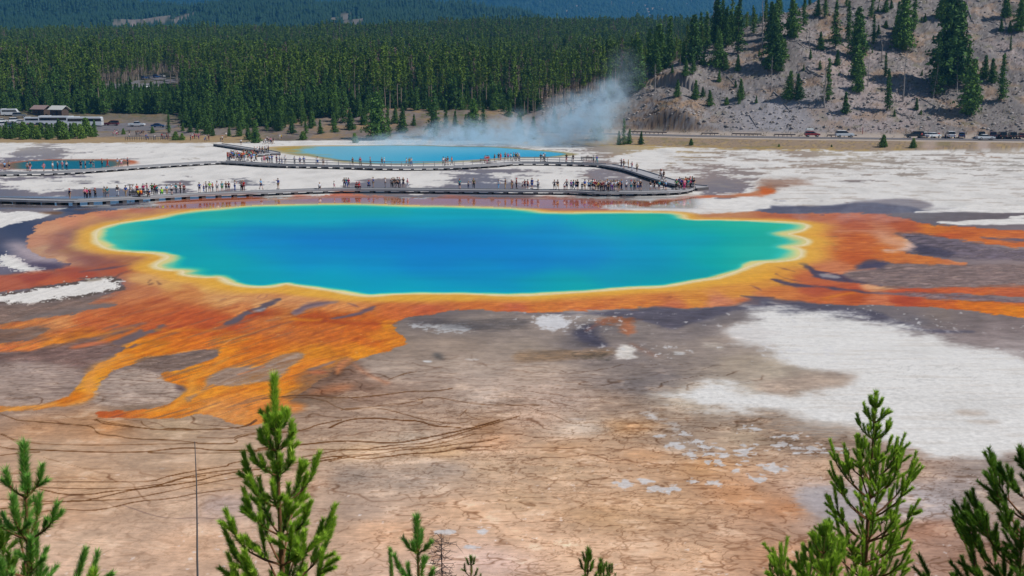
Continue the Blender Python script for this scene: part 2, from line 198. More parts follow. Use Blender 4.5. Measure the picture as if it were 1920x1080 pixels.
poly('C',[(380,930),(520,930),(690,960),(640,1000),(480,1010),(300,1010),(340,960)],(206,124,56),18,(6,3.),al=.85)
stroke('C',[(520,890,8),(640,845,8)],(206,178,156),4,al=.6)
# narrow dark pools within the mats
poly('C',[(70,355),(150,300),(280,240),(400,185),(500,152),(505,165),(430,215),(390,245),(290,270),(200,320),(150,355)],(96,84,92),4,(5,2.))
poly('C',[(285,245),(400,225),(390,245),(300,265)],(176,168,168),5,(5,1.),al=.7)
poly('C',[(570,270),(660,205),(800,180),(960,175),(880,200),(760,225),(680,255),(610,290)],(132,110,116),6,(5,2.),al=.95)
stroke('C',[(620,255,12),(700,212,26),(860,185,14)],(92,74,84),6,al=.8)
poly('C',[(850,318),(960,290),(1080,265),(1200,215),(1220,215),(1200,240),(1080,290),(930,310)],(104,84,94),4,(4,2.))
stroke('C',[(1015,195,8),(1050,205,18),(1085,222,10)],(120,84,90),4,al=.8); stroke('C',[(330,155,6),(370,120,8),(410,125,6),(390,155,6),(340,165,4)],(140,80,70),3,al=.8)
stroke('C',[(60,170,8),(90,160,8)],(130,90,80),4,al=.7)
stroke('C',[(390,330,8),(480,300,10),(570,290,12)],(206,140,86),5,al=.8); stroke('C',[(410,325,8),(500,312,10)],(130,104,100),5,al=.8)
stroke('C',[(600,312,26),(680,322,34),(800,320,30)],(206,124,12),8,(4,2.),al=.9); stroke('C',[(840,325,20),(1000,345,36),(1200,350,30),(1360,345,16)],(160,66,10),8,(5,2.),al=.85)
stroke('C',[(250,235,12),(330,280,24),(500,275,18)],(150,58,14),8,(5,2.),al=.8)
# right-hand details
poly('E',[(0,275),(100,262),(300,262),(500,268),(800,252),(1000,240),(1060,215),(1180,215),(1270,245),(1600,225),(1850,160),(1720,135),(1960,150),(1960,220),(1700,245),(1500,300),(1300,370),(1180,400),(1000,330),(850,300),(600,280),(300,275)],(84,82,98),8,(6,3.),al=.85)
poly('D',[(-60,755),(200,770),(400,800),(640,820),(760,850),(900,900),(1100,970),(1400,1000),(1600,1010),(1200,1020),(900,960),(640,900),(300,860),(-60,820)],(84,82,98),8,(6,3.),al=.9)
poly('D',[(230,490),(270,490),(330,530),(420,560),(540,575),(700,640),(880,660),(830,665),(600,640),(380,608),(330,590),(310,540)],(78,66,84),4,(5,2.))
poly('D',[(370,575),(440,570),(540,590),(530,608),(420,605)],(160,156,160),5,(5,1.),al=.8)
poly('D',[(10,605),(100,625),(250,650),(500,670),(700,705),(900,720),(800,725),(600,700),(360,675),(150,665),(90,650)],(80,68,86),4,(4,2.))
poly('D',[(700,712),(1000,715),(1300,720),(1700,745),(1960,775),(1960,790),(1700,780),(1300,770),(1000,735)],(118,104,118),5,(5,2.),tex='streak')
poly('D',[(560,570),(640,545),(740,530),(900,500),(1000,500),(1300,512),(1400,510),(1960,500),(1960,665),(1600,670),(1300,675),(900,690),(880,660),(700,640),(600,620)],(126,112,116),8,(6,3.),al=.9,tex='streak')
poly('D',[(640,530),(720,475),(820,468),(920,490),(860,530),(740,545)],(72,70,94),8,(5,2.),al=.9)
poly('D',[(1110,262),(1300,300),(1500,335),(1700,375),(1960,400),(1960,480),(1500,465),(1200,440),(1110,420),(1000,400),(1090,380),(1110,350),(1040,320),(970,280),(960,262)],(104,98,116),7,(6,3.),tex='streak')
poly('D',[(1090,370),(1180,360),(1400,400),(1380,440),(1200,440),(1080,400)],(64,64,84),12,(6,3.),al=.8)
poly('D',[(1580,300),(1700,298),(1960,318),(1960,335),(1750,322)],(100,90,108),5,(5,2.))
poly('D',[(860,390),(960,385),(1040,370),(1030,330),(1090,350),(1105,375),(1050,400),(950,412),(870,408)],(214,180,166),8,(5,2.),al=.85)
poly('D',[(800,255),(880,260),(1000,320),(1040,360),(960,370),(880,350),(820,300)],(208,150,116),14,(6,2.),al=.8)
stroke('D',[(500,255,6),(700,248,10),(850,262,8)],(206,142,116),5,al=.7)
stroke('D',[(440,575,10),(560,560,14),(700,545,10),(800,535,6)],(206,140,110),6,al=.8)
poly('D',[(690,655),(820,655),(830,675),(740,690),(700,680)],(222,160,116),8,al=.8)
stroke('D',[(430,760,20),(520,735,20),(640,715,14)],(214,130,14),8,al=.8); stroke('D',[(300,760,12),(470,770,26)],(190,104,30),8,al=.7)
for p in [[(60,520),(200,555)],[(60,575),(130,610),(260,635)],[(150,500),(230,490)]]: stroke('D',[(a,b,9) for a,b in p],(110,64,70),3,(3,3.),al=.85)
for a in [(440,295,510,295),(420,330,440,345),(470,345,495,348),(490,385,515,388),(420,404,440,402),(350,385,385,385),(400,425,410,435),(440,430,470,436),(480,365,510,360),(430,460,470,468)]: stroke('D',[(a[0],a[1],5),(a[2],a[3],5)],(140,96,60),3,(3,3.),al=.7)
for a in [(530,160,580,165),(980,120,1010,120),(1180,150,1190,140),(880,130,910,130),(1150,155,1190,152),(920,175,950,185)]: stroke('E',[(a[0],a[1],5),(a[2],a[3],4)],(160,90,50),3,(3,3.),al=.6)
stroke('E',[(1720,138,8),(1800,150,16),(1960,152,14)],(72,68,84),4); stroke('E',[(1790,60,6),(1830,75,14),(1870,100,5)],(130,80,80),4)
# orange ribbon beyond the ring, top right
poly('H',[(560,545),(700,575),(900,575),(1050,550),(1250,520),(1450,505),(1800,495),(1900,480),(1840,455),(1880,430),(1960,425),(1960,500),(1700,512),(1500,515),(1350,530),(1200,550),(1000,585),(800,610),(600,610)],(186,100,60),6,(6,4.),al=.9)
poly('P',[(1360,372),(1400,368),(1455,358),(1450,350),(1400,362),(1340,368)],(176,108,70),4,(3,4.),al=.8)
poly('I',[(-60,540),(150,540),(330,560),(250,590),(100,600),(60,630),(-60,660)],(140,108,92),14,(8,4.),al=.8)
poly('I',[(-60,600),(60,625),(40,650),(-60,665)],(196,100,50),6,(3,4.),al=.9)
# salmon mats in the wet flat behind the pool
poly('G',[(-80,520),(0,520),(80,535),(90,555),(0,565),(-80,560)],(190,110,84),8,(4,4.),al=.9)
poly('G',[(250,510),(340,495),(430,520),(470,545),(420,555),(320,545)],(192,116,92),8,(4,4.),al=.9)
poly('G',[(480,560),(540,520),(600,478),(760,480),(700,510),(900,520),(980,520),(900,545),(700,565),(900,570),(1200,560),(1400,510),(1560,500),(1640,530),(1960,530),(1960,600),(400,600),(300,580)],(188,112,90),8,(5,4.),al=.9)
stroke('G',[(600,480,6),(780,472,10)],(200,112,40),5,al=.8)
poly('H',[(-60,530),(200,520),(420,515),(560,540),(640,555),(800,560),(1000,560),(1200,560),(1000,590),(700,600),(-60,600)],(188,108,84),8,(5,4.),al=.9)
poly('H',[(640,580),(900,570),(1000,590),(1250,560),(1500,540),(1960,505),(1960,620),(1400,650),(700,612)],W0,4,(6,4.),al=.95)
poly('F',[(1160,560),(1300,545),(1500,510),(1700,510),(1960,500),(1960,560),(1500,600),(1200,610)],(190,104,66),8,(5,4.),al=.9)
# white and grey ground in front of the pool
poly('K',[(190,640),(280,620),(320,570),(300,540),(420,530),(560,550),(700,565),(850,590),(960,610),(1100,650),(1250,690),(1450,740),(1700,790),(1700,1080),(800,1150),(400,1080),(420,1030),(560,960),(640,900),(760,870),(700,830),(520,800),(400,760),(400,700),(260,690)],(216,216,218),30,(22,3.),k=2.6,al=1,tex='white')
poly('O',[(-60,150),(60,110),(150,80),(300,140),(500,170),(640,160),(900,80),(1300,40),(1800,20),(1800,430),(1500,470),(1300,478),(1000,400),(800,340),(640,290),(500,260),(230,265),(-60,190)],(216,216,218),34,(28,3.),k=2.6,tex='white')
poly('O',[(250,262),(400,250),(600,262),(760,320),(900,345),(800,460),(600,470),(480,420),(300,330),(180,300)],(128,112,102),24,(18,3.),al=.75,tex='streak')
poly('O',[(640,60),(800,62),(900,95),(640,150),(450,150),(350,100)],(176,158,146),22,(16,3.),al=.9)
poly('O',[(1380,240),(1540,245),(1530,265),(1400,262)],(178,164,154),14,(6,3.),al=.8); poly('O',[(1420,295),(1600,295),(1560,310)],(180,166,156),12,(6,3.),al=.7)
poly('O',[(560,620),(760,610),(900,650),(1000,720),(860,830),(720,800),(640,770),(600,720)],(168,162,168),18,(16,3.),al=.75,tex='white')
poly('O',[(1080,620),(1250,640),(1400,730),(1280,800),(1100,780)],(172,166,170),24,(16,3.),al=.6)
poly('J',[(890,585),(950,565),(1040,575),(1070,620),(960,640),(900,610)],(206,208,216),7,(8,2.),al=.9,tex='patch')
poly('J',[(300,605),(450,615),(560,610),(620,640),(480,640),(350,630)],(180,182,188),6,(7,1.5),al=.85,tex='patch')
poly('J',[(290,600),(420,590),(700,590),(880,580),(850,620),(640,640),(500,620)],(70,72,84),16,(9,2.),al=.6,tex='streak')
poly('E',[(420,420),(560,350),(620,360),(640,430),(700,510),(620,525),(500,480)],(64,64,82),16,(8,2.),al=.85)
poly('E',[(780,345),(940,330),(900,440),(850,450)],(168,104,72),10,(8,2.),al=.8); poly('E',[(640,310),(920,300),(900,340),(640,345)],(150,88,56),12,(8,2.),al=.7,tex='patch')
stroke('E',[(560,400,10),(620,360,24),(700,330,20)],(140,92,78),10,al=.7)
stroke('E',[(900,500,10),(960,535,26),(1080,590,16)],(136,96,78),12,al=.6)
poly('E',[(765,600),(790,545),(840,500),(900,520),(930,550),(920,590),(960,605),(860,610)],(206,202,200),6,(6,1.5))
poly('E',[(1200,558),(1290,552),(1315,575),(1240,582)],(200,198,200),4,(5,2.)); poly('E',[(1420,500),(1560,500),(1620,540),(1540,550)],(180,170,162),12,(6,2.),al=.8)
poly('E',[(1590,400),(1740,370),(1960,380),(1960,500),(1800,490),(1640,470)],(204,202,204),16,(10,2.),al=.85)
poly('J',[(370,775),(420,775),(415,785),(380,784)],(206,206,210),3); poly('J',[(555,768),(640,768),(620,776)],(200,198,200),4,al=.8); poly('J',[(420,740),(460,740),(470,775),(430,765)],(74,76,80),10,al=.7)
poly('E',[(0,560),(300,545),(780,530),(760,600),(500,610),(200,630),(0,640)],(140,114,88),10,(6,2.),al=.6,tex='streak')
poly('E',[(440,590),(560,570),(760,570),(740,605),(500,612)],(70,66,60),10,(8,1.5),al=.6,tex='patch')
stroke('E',[(1000,1010,10),(1060,1030,26),(1080,1070,10)],(200,198,200),8,(10,1.),al=.8)
stroke('N',[(1545,255,8),(1600,290,20),(1720,310,18),(1680,370,14)],(190,186,188),8,(12,1.),al=.6,tex='patch')
for p in [(150,430,60,16),(190,470,60,12),(310,455,60,20),(460,533,65,20),(280,552,34,10),(160,610,40,12),(165,505,50,12),(380,590,50,22),(340,335,50,10),(560,375,80,8),(640,430,90,10),(660,455,80,8),(490,415,40,8),(345,425,60,8),(800,435,30,8),(45,470,40,18),(60,405,40,12),(300,500,26,8),(50,604,14,8),(15,360,40,6)]:
    x,y,a,b=p; poly('O',[(x-a,y-b*.6),(x+a*.2,y-b),(x+a,y+b*.2),(x+a*.3,y+b),(x-a*.6,y+b*.5)],(198,198,204),3,(12,.6),al=.85,tex='patch')
for p in [(1430,615,50,22),(1540,600,30,10),(1600,640,70,12),(1690,628,18,12),(1640,662,20,6),(1690,422,40,18),(1630,375,40,10),(660,940,34,16),(530,858,50,6),(700,850,40,10)]:
    x,y,a,b=p; poly('N',[(x-a,y-b*.6),(x+a*.2,y-b),(x+a,y+b*.2),(x+a*.3,y+b),(x-a*.6,y+b*.5)],(200,202,210),4,(10,1.),al=.8,tex='patch')
for p in [(1200,287,60,7),(1480,320,44,10)]:
    x,y,a,b=p; poly('N',[(x-a,y-b),(x+a,y-b*.4),(x+a*.3,y+b),(x-a*.6,y+b*.5)],(216,172,132) if y>300 else (196,186,184),5,(4,2.),al=.8)
# brown runnels, foreground left
BR=(92,58,28)
def run(r,pts,w=2.6,al=.9,col=BR): stroke(r,[(p[0],p[1]) for p in pts],col,1.0,(.5,1.),al=min(1,al*1.1),w=w*1.25+1.,k=1.6)
run('B',[(0,862),(60,885),(140,915),(300,925),(640,950),(700,965),(720,1000),(760,1020),(900,1030),(960,1050),(1280,1060),(1480,1080)],7)
run('B',[(725,905),(760,935),(900,955),(1080,970),(1180,985),(1300,970),(1500,985),(1740,975),(1860,950),(1920,905)],7)
run('B',[(0,1010),(60,1035),(100,1065),(180,1085)],6); run('B',[(1120,965),(1070,945),(1060,920)],5,.6)
run('B',[(1480,1040),(1740,1050),(1800,1020),(1960,1000)],5,.7)
run('M',[(480,290),(560,305),(650,320),(800,340),(1010,340),(1200,330),(1260,320),(1300,292)],4)
run('M',[(0,425),(60,438),(160,440),(400,450),(600,455),(760,450),(900,432),(1000,432),(1080,445),(1300,444),(1360,440)],6)
run('M',[(0,470),(120,455),(200,452)],5); run('M',[(0,362),(60,385),(120,400),(240,415),(500,418),(700,415),(960,408),(1000,408)],3.4,.7)
run('M',[(1000,408),(1160,412),(1210,400),(1180,385),(1280,360),(1480,350),(1560,335),(1600,315),(1728,290)],5)
run('M',[(750,455),(900,462),(980,458),(1200,455),(1300,450)],3); run('M',[(220,480),(330,510),(440,540),(560,535)],2.2,.5)
run('M',[(0,604),(300,603),(640,605),(780,600),(830,580),(900,565),(1000,545),(1100,530),(1150,525),(1160,510),(1250,495)],4.5)
run('M',[(200,640),(330,670),(460,668),(560,650),(700,640),(860,620),(1000,600),(1100,570),(1250,545),(1400,530),(1560,510),(1728,480)],5.5)
run('M',[(0,690),(180,700),(400,705),(520,680),(640,650),(800,625),(860,600),(960,575),(1060,555),(1250,535)],5)
run('M',[(0,740),(200,720),(330,700),(460,700),(660,690),(860,650),(1000,620),(1150,590),(1320,570)],4.5)
run('M',[(180,630),(400,640),(640,635),(860,610),(900,590),(1040,570)],4); run('M',[(0,770),(180,760),(300,740),(460,750),(560,735),(700,700),(860,690),(1000,660),(1180,640)],4)
run('M',[(620,720),(760,770),(860,790),(1000,785),(1100,790),(1240,775)],4,.6,(110,90,84))
run('M',[(1420,440),(1560,440),(1728,440)],3,.7)
run('N',[(-320,175),(-100,180),(0,240),(80,235),(200,215),(340,205),(460,170),(640,205),(760,215),(860,215),(1000,215)],3.5,.75)
run('N',[(-400,185),(-200,160),(0,180),(100,175),(240,160),(340,145),(480,145),(560,130)],4.5); run('N',[(0,240),(40,230),(200,230),(300,255),(420,290),(560,310),(640,300)],3.5,.75)
run('N',[(-60,330),(0,300),(60,285),(160,280),(300,292),(400,295),(460,320),(600,328)],7); run('N',[(-420,435),(-200,415),(0,395),(120,400),(240,408),(340,400),(480,370),(600,345),(700,320),(800,290)],7)
run('N',[(-200,480),(0,440),(120,442),(200,425),(300,415),(420,410),(560,370),(660,340),(800,300),(900,270)],4.5); run('N',[(-420,540),(-200,500),(0,468),(100,490),(200,480),(340,460),(500,455),(620,430),(760,425)],6)
run('N',[(-60,500),(20,480),(200,460),(300,440),(480,430),(600,410),(720,400),(800,380)],4.5); run('N',[(0,440),(160,445),(300,430),(420,425),(560,395),(680,360)],4)
run('N',[(240,85),(320,55),(380,45)],3.5,.7); run('N',[(600,270),(640,230),(620,260),(700,290)],2.5,.5); run('N',[(380,180),(420,200),(380,215),(320,220)],2.5,.6)
run('C',[(-20,830),(60,790),(160,750),(360,680)],5,.6,(130,100,80)); run('C',[(1120,700),(1300,790),(1200,740)],3,.5,(120,80,60))

def shepard(u,v,pts,k=2.6,pw=2.7):
    pts=np.array(pts,np.float32); acc=np.zeros(u.shape+(pts.shape[1]-2,),np.float32); wt=np.zeros(u.shape,np.float32)
    for p in pts:
        d=((u-p[0])**2+((v-p[1])*k)**2+60.)**(-pw/2)
        wt+=d; acc+=d[...,None]*p[2:]
    return acc/wt[...,None]
def smooth_mix(u,v,pts,k,sg):
    acc=np.zeros(u.shape+(3,),np.float32); wt=np.zeros(u.shape,np.float32)
    for p in pts:
        d=np.exp(-((u-p[0])**2+((v-p[1])*k)**2)/(2*sg*sg))+1e-9
        wt+=d; acc+=d[...,None]*np.array(p[2:],np.float32)
    return acc/wt[...,None]
def paint(X,Y):
    """albedo pigment (display-referred 0..1) and wetness for flat-ground points, plus signed distance to the three pools"""
    n=X.size; X=X.ravel().astype(np.float32); Y=Y.ravel().astype(np.float32)
    u,v=ground2px(X,Y)
    w1=fbm(X/9,Y/9,5,1.); w2=fbm(X/3.1,Y/3.1,4,5.); w3=fbm(X/26,Y/26,4,9.); w4=fbm(X/1.1,Y/1.1,4,13.)
    big=np.clip((v-300)/400,.25,1)
    uu=u+(w3*60+w1*34+w2*14)*(.3+.7*big); vv=v+(w3*9+w1*10+w2*4)*big
    col=shepard(uu,vv,BASE)
    bk=ss(575,600,v)*ss(720,690,v)*ss(680,740,u)*ss(1480,1380,u)*(.42+.25*w1); col=col+(np.array((152,137,126))-col)*np.clip(bk,0,.6)[:,None]; bk=ss(430,480,v)*ss(1560,1620,u)*.30; col=col+(np.array((146,130,124))-col)*bk[:,None]
    # white crust patches on the outer flats
    wh=shepard(u,v,[(a,b,c*100) for a,b,c in WH],2.6,4.)[:,0]/100
    nz=fbm(X/17+Y/40,Y/11,6,21.)*.62+fbm(X/5,Y/4,4,23.)*.36+fbm(X/1.5,Y/1.8,3,25.)*.2
    far=ss(402,386,v)
    t=ss(-.12,.07,(wh-.5)*1.15+nz*.95)*far
    t=t*np.where(wh<.06,0,1)
    white=np.array(W0,np.float32)*(1-.10*np.clip(fbm(X/5,Y/12,4,31.)+.2,0,1))[:,None]
    col=col*(1-t[:,None])+white*t[:,None]
    thin=ss(.10,.5,fbm(X/6+Y/25,Y/2.6,5,43.))*far*ss(1150,1350,u)*.55; col=col+(np.array((156,144,136))-col)*thin[:,None]
    rust=ss(.25,.6,fbm(X/20,Y/40,4,41.)+.3*w2)*far*(1-t)*.5*ss(900,1300,u)
    col=col*(1-rust[:,None])+np.array((150,118,96))*rust[:,None]
    wet=ss(.5,0,wh)*far*.8
    # dark drainage lines in white flats at the far left
    # streaks
    oc=None; whitemask=np.zeros(u.shape,np.float32)
    drain=np.zeros(u.shape,np.float32)
    s_l=(v+.30*u); st1=fbm(s_l/5.,(u-.3*v)/70,4,51.)*.6+fbm(s_l/1.7,(u-.3*v)/26,3,53.)*.4
    st2=fbm(v/2.2,u/60,4,55.)*.6+fbm(v/.9,u/22,2,57.)*.4
    sel=np.clip((u-700)/400,0,1); st=st1*(1-sel)+st2*sel
    cell=fbm(X/.5,Y/.5,3,61.)
    for kind,pts,c,soft,ed,k,al,tex,wt_,sm in LAY:
        P=np.array(pts,float)
        pad=ed[0]*3+soft*2+30
        if P.shape[1]>2: pad+=P[:,2].max()
        m=(u>P[:,0].min()-pad)&(u<P[:,0].max()+pad)&(v>P[:,1].min()-pad/ k-4)&(v<P[:,1].max()+pad/k+4)
        idx=np.nonzero(m)[0]
        if idx.size==0: continue
        s_=ed[1]*1.0
        e=fbm(X[idx]/s_,Y[idx]/s_,4,len(pts)*1.3)*ed[0]*1.6
        if kind=='poly':
            Q=chaikin(P[:,:2],sm)*np.array([1,k]); d=seg_dist(u[idx],v[idx]*k,Q,True)
        else:
            Q=chaikin(P,1,False); d,tt=seg_dist(u[idx],v[idx]*k,Q[:,:2]*np.array([1,k]),False)
            ww=np.interp(tt,np.arange(len(Q)),Q[:,2]); d=d-ww/2
        if tex=='patch': e=e+cell[idx]*14+w2[idx]*8
        if tex in('mat','streak','drain'): e=e+st[idx]*(9 if tex=='mat' else 12)*.9
        if tex=='white': e=e+w2[idx]*14+st2[idx]*20+cell[idx]*9
        a=ss(soft,-soft,d+e)*al
        if tex in('streak','drain'): a=a*np.clip(.88+.55*st[idx],.35,1)
        cc=np.array(c,np.float32)[None,:]*np.ones((idx.size,1),np.float32)
        if tex=='mat':
            oc=shepard(uu[idx],vv[idx],OC,2.4,4.2)*np.array([.985,1.06,1.05])*(1+ss(560,600,vv[idx])[:,None]*np.array([.04,.0,-.22])); cc=oc
            wet[idx]=np.maximum(wet[idx],a*.35)
            cc=cc*(1+(st[idx]+.35*fbm(s_l[idx]/11,(u[idx]-.3*v[idx])/150,3,59.))[:,None]*np.array([.20,.34,.42])*(.4+.6*np.maximum(ss(520,580,v[idx]),ss(1500,1600,u[idx])))[:,None]+fbm(X[idx]/.5,Y[idx]/1.2,3,62.)[:,None]*.10*ss(540,600,v[idx])[:,None])
            ln=ss(.16,.42,fbm(s_l[idx]/7,(u[idx]-.3*v[idx])/150,5,64.)+.25*w1[idx])*ss(560,610,v[idx])*ss(760,420,u[idx])*.55; cc=cc+(np.array((118,92,84))-cc)*ln[:,None]; hl=ss(.30,.6,fbm(s_l[idx]/6,(u[idx]-.3*v[idx])/110,4,66.))*ss(575,620,v[idx])*ss(900,700,u[idx])*.55; cc=cc+(np.array((228,150,50))-cc)*hl[:,None]; rd=ss(.2,.6,fbm(v[idx]/4,u[idx]/120,4,67.)+.3*w2[idx])*ss(600,570,v[idx])*.3; cc=cc*(1-rd[:,None]*np.array([.15,.3,.35]))
            sp=ss(.62,.8,cell[idx]+.35*w2[idx])*ss(560,600,v[idx])*ss(900,700,u[idx])*.5
            cc=cc+(np.array((214,170,120))-cc)*sp[:,None]
        elif tex=='streak': cc=cc*(1+st[idx][:,None]*.36+st2[idx][:,None]*.14+w2[idx][:,None]*.10)*np.array([1.03,1.,.95]); lk=ss(.28,.6,fbm(s_l[idx]/3,u[idx]/40,4,68.)+.3*w2[idx])*.35; cc=cc+(np.array((186,166,152))-cc)*lk[:,None]; drain[idx]=np.maximum(drain[idx],a*.5)
        elif tex=='white': cc=cc*(1+st2[idx][:,None]*.045+np.minimum(w1[idx],0)[:,None]*.07-(ss(.04,.0,np.abs(fbm(X[idx]/3,Y[idx]/2,4,63.)))*.10*ss(-.1,.3,w3[idx]))[:,None]); cc=cc+(np.array((184,174,166))-cc)*(ss(.0,.55,fbm(v[idx]/5,u[idx]/190,5,69.)+.25*w2[idx])*.24)[:,None]; whitemask[idx]=np.maximum(whitemask[idx],a)
        elif tex=='drain': drain[idx]=np.maximum(drain[idx],a); cc=cc*(1+st2[idx][:,None]*.05)
        else: cc=cc*(1+st[idx][:,None]*.12+w4[idx][:,None]*.03)
        if tex in('patch',) and c[0]>150: whitemask[idx]=np.maximum(whitemask[idx],a)
        if tex=='mat': mat=np.zeros(u.shape,np.float32); mat[idx]=a
        col[idx]=col[idx]*(1-a[:,None])+cc*a[:,None]
    # fine relief of pigment on bare sinter in front
    bare=np.clip(1-mat-whitemask,0,1)*ss(560,600,v)
    near=ss(640,760,v)
    md=fbm(X/2.2,Y/1.6,4,73.); col*=(1+(st2*.12*bare+fbm(X/.35,Y/.35,3,71.)*.07*near+md*.13*bare+w1*.06*bare))[:,None]; lt_=ss(.25,.6,md+.4*w4)*bare*near*.35; col=col+(np.array((206,184,164))-col)*lt_[:,None]
    # cracks: thin lines where a noise crosses zero, several families
    def lines(a,w): return np.clip(1-np.abs(a)/w,0,1)
    wx=X+w2*.9; wy=Y+w1*1.2
    c1=lines(fbm(wx/2.6,wy/1.5,3,81.),.055); c2=lines(fbm(wx/1.3,wy/.8,3,83.),.075); c3=lines(fbm(wx/5.5,wy/2.8,4,85.),.032)
    cz=ss(-.25,.35,fbm(X/7,Y/9,3,87.)+.1)
    cr=np.clip(np.maximum(np.maximum(c1*.8,c2*.6*cz),c3)*(1-whitemask*.95),0,1)*np.clip(1-mat*1.2,0,1)*ss(690,800,v)
    cr*=(.40+.60*ss(450,950,u+w3*120)); calm=ss(1.,.6,np.sqrt(((u-220)/380)**2+((v-845)/52)**2))
    cr*=1-.93*calm
    col=col*(1-cr[:,None]*np.array([.30,.37,.43]))
    # fine parallel drainage lines
    dl=np.maximum(lines(fbm(X/6+w1*.3,Y/1.15+w3*2,3,91.),.08),lines(fbm(X/4+w1*.2,Y/.8+w3*2,3,93.),.10)*.7)*drain
    mid=ss(640,700,v)*ss(860,780,v)*ss(520,700,u)*ss(1500,1200,u)*np.clip(1-mat*1.2-whitemask,0,1)
    dl2=np.maximum(lines(fbm(X/5-Y/9,Y/1.0+X/7,3,95.),.085),lines(fbm(X/9-Y/12,Y/1.9+X/11,3,97.),.05))*mid
    def contour(g,w): f=np.abs((g-np.floor(g))-.5); return np.clip(1-f/w,0,1)
    tz=ss(650,700,v)*ss(985,900,v)*ss(1560,1380,u)*np.clip(1-mat*1.3-whitemask,0,1)*(1-calm*.8)
    gA=Y/2.6+X/60+fbm(X/16,Y/16,4,131.)*2.4+fbm(X/2.6,Y/2.6,3,133.)*.30; gB=Y/1.1+X/26+fbm(X/11,Y/9,4,135.)*2.2+fbm(X/1.8,Y/1.8,3,137.)*.3
    ct=contour(gA,.055)*ss(-.25,.15,fbm(X/9,Y/6,3,139.))*.9; ct=np.maximum(ct,contour(gB,.10)*ss(-.1,.3,fbm(X/7,Y/5,3,141.))*.55)*tz
    col=col*(1-ct[:,None]*np.array([.34,.43,.50]))
    dd=np.clip(dl*.9+dl2*.4,0,1)
    col=col*(1-dd[:,None]*np.array([.30,.35,.38]))
    # white flecks of crust on the dark ground in front of the pool
    fl=ss(.30,.62,fbm(X/.7,Y/1.1,5,101.)+.45*w1)*ss(900,1000,u)*(ss(582,590,v)*ss(640,600,v)+ss(640,650,v)*ss(690,670,v)*ss(1000,1200,u))*.8
    fl=np.maximum(fl,ss(.34,.66,fbm(X/.9,Y/1.4,5,103.)+.45*w1)*ss(1440,1500,u)*ss(565,575,v)*ss(640,600,v)*(1-mat)*.7)
    fl=np.maximum(fl,ss(.62,.8,fbm(X/.4,Y/.5,3,105.)+.5*w1)*ss(820,960,v)*.45)
    col=col+(np.array((206,206,212))-col)*fl[:,None]
    lift=(ss(700,900,v)*.13+ss(640,720,v)*ss(560,700,u)*ss(1250,1080,u)*.09)*(1-whitemask)*(1-mat); col=col*(1+lift[:,None]*np.array([1.,1.02,1.1]))
    col=col*np.array([1.02,1.,.965])
    # rim of the pool and water
    out=[]
    for Pp in (POOL,FARPOOL,LEFTPOOL):
        Pq=chaikin(np.array(Pp)[:,:2],2); gx,gy=px2ground(Pq[:,0],Pq[:,1])
        m=(X>gx.min()-12)&(X<gx.max()+12)&(Y>gy.min()-12)&(Y<gy.max()+12); idx=np.nonzero(m)[0]
        d=np.full(u.shape,50.,np.float32)
        if idx.size: d[idx]=seg_dist(X[idx],Y[idx],np.stack([gx,gy],1),True)
        out.append(d)
    d=out[0]
    e=d+w2*.18+w1*.2
    yel=np.array((226,168,58),np.float32)*(1+st[:,None]*np.array([.05,.1,.3])); cream=np.array((228,206,150),np.float32)
    far_side=ss(420,385,v)
    a=ss(5.0,1.,e*(1+far_side*.8+.4*ss(420,250,u)))*(d>-3); col=col*(1-.9*a[:,None])+yel*(.9*a[:,None])
    a=ss(1.15,.3,e)*(1-far_side*.7); col=col*(1-a[:,None])+cream*a[:,None]
    a=ss(.22,.05,np.abs(d-.15+w2*.06))*(1-far_side); col=col+(np.array((240,226,190))-col)*(a*.45)[:,None]
    wm=d<0
    ii=np.nonzero(wm)[0]
    if ii.size:
        wc=np.array([0.,50.,24.])+np.array([.45,.66,.89])*smooth_mix(u[ii]+w1[ii]*14+w3[ii]*26,v[ii]+w3[ii]*3+w1[ii]*2,WC,2.2,34.)
        di=-d[ii]+w1[ii]*.5+fbm(X[ii]/6,Y[ii]/6.,3,111.)*.6
        fs=far_side[ii]; lt=ss(360,220,u[ii]); rt=ss(1380,1480,u[ii]); bay=ss(300,330,u[ii])*ss(450,400,u[ii])*ss(475,485,v[ii])
        wid=1.0+fs*3.4+lt*1.+rt*2.2+bay*1.2
        q=di/wid
        g0=np.array((222,208,136),np.float32); g1=np.array((160,206,150),np.float32); g2=np.array((50,188,170),np.float32)
        cc=g0+(g1-g0)*ss(0.05,.45,q)[:,None]; cc=cc+(g2-cc)*ss(.3,.75,q)[:,None]; cc=cc+(wc-cc)*ss(.55,1.25,q)[:,None]
        cc*=(1+fbm(X[ii]/30,Y[ii]/9,4,121.)*.07)[:,None]
        col[ii]=cc
    d=out[1]; i=np.nonzero((d<9))[0]
    if i.size:
        dd_=d[i]; e=dd_+w1[i]*1.5
        cc=col[i]; lf=ss(760,520,u[i])*ss(292,268,v[i])
        a=ss(7,3,e)*.0; 
        cc=cc+(np.array((216,214,212))-cc)*(ss(8.5,7,e)*ss(1250,1000,u[i])*ss(276,268,v[i])*ss(520,560,u[i]))[:,None]
        cc=cc+(np.array((176,140,80))-cc)*(ss(5,3,e)*lf)[:,None]; cc=cc+(np.array((150,140,100))-cc)*(ss(3,1,e)*(1-lf))[:,None]
        wcol=np.array((96,170,196))+(np.array((0,150,196))-np.array((96,170,196)))*(np.exp(-((u[i]-900)/260)**2-((v[i]-300)/16)**2))[:,None]
        wcol=wcol+(np.array((150,192,208))-wcol)*(.45*ss(1000,700,u[i]))[:,None]; wcol=wcol+(np.array((190,150,60))-wcol)*(ss(610,520,u[i]+w1[i]*60)*.9)[:,None]
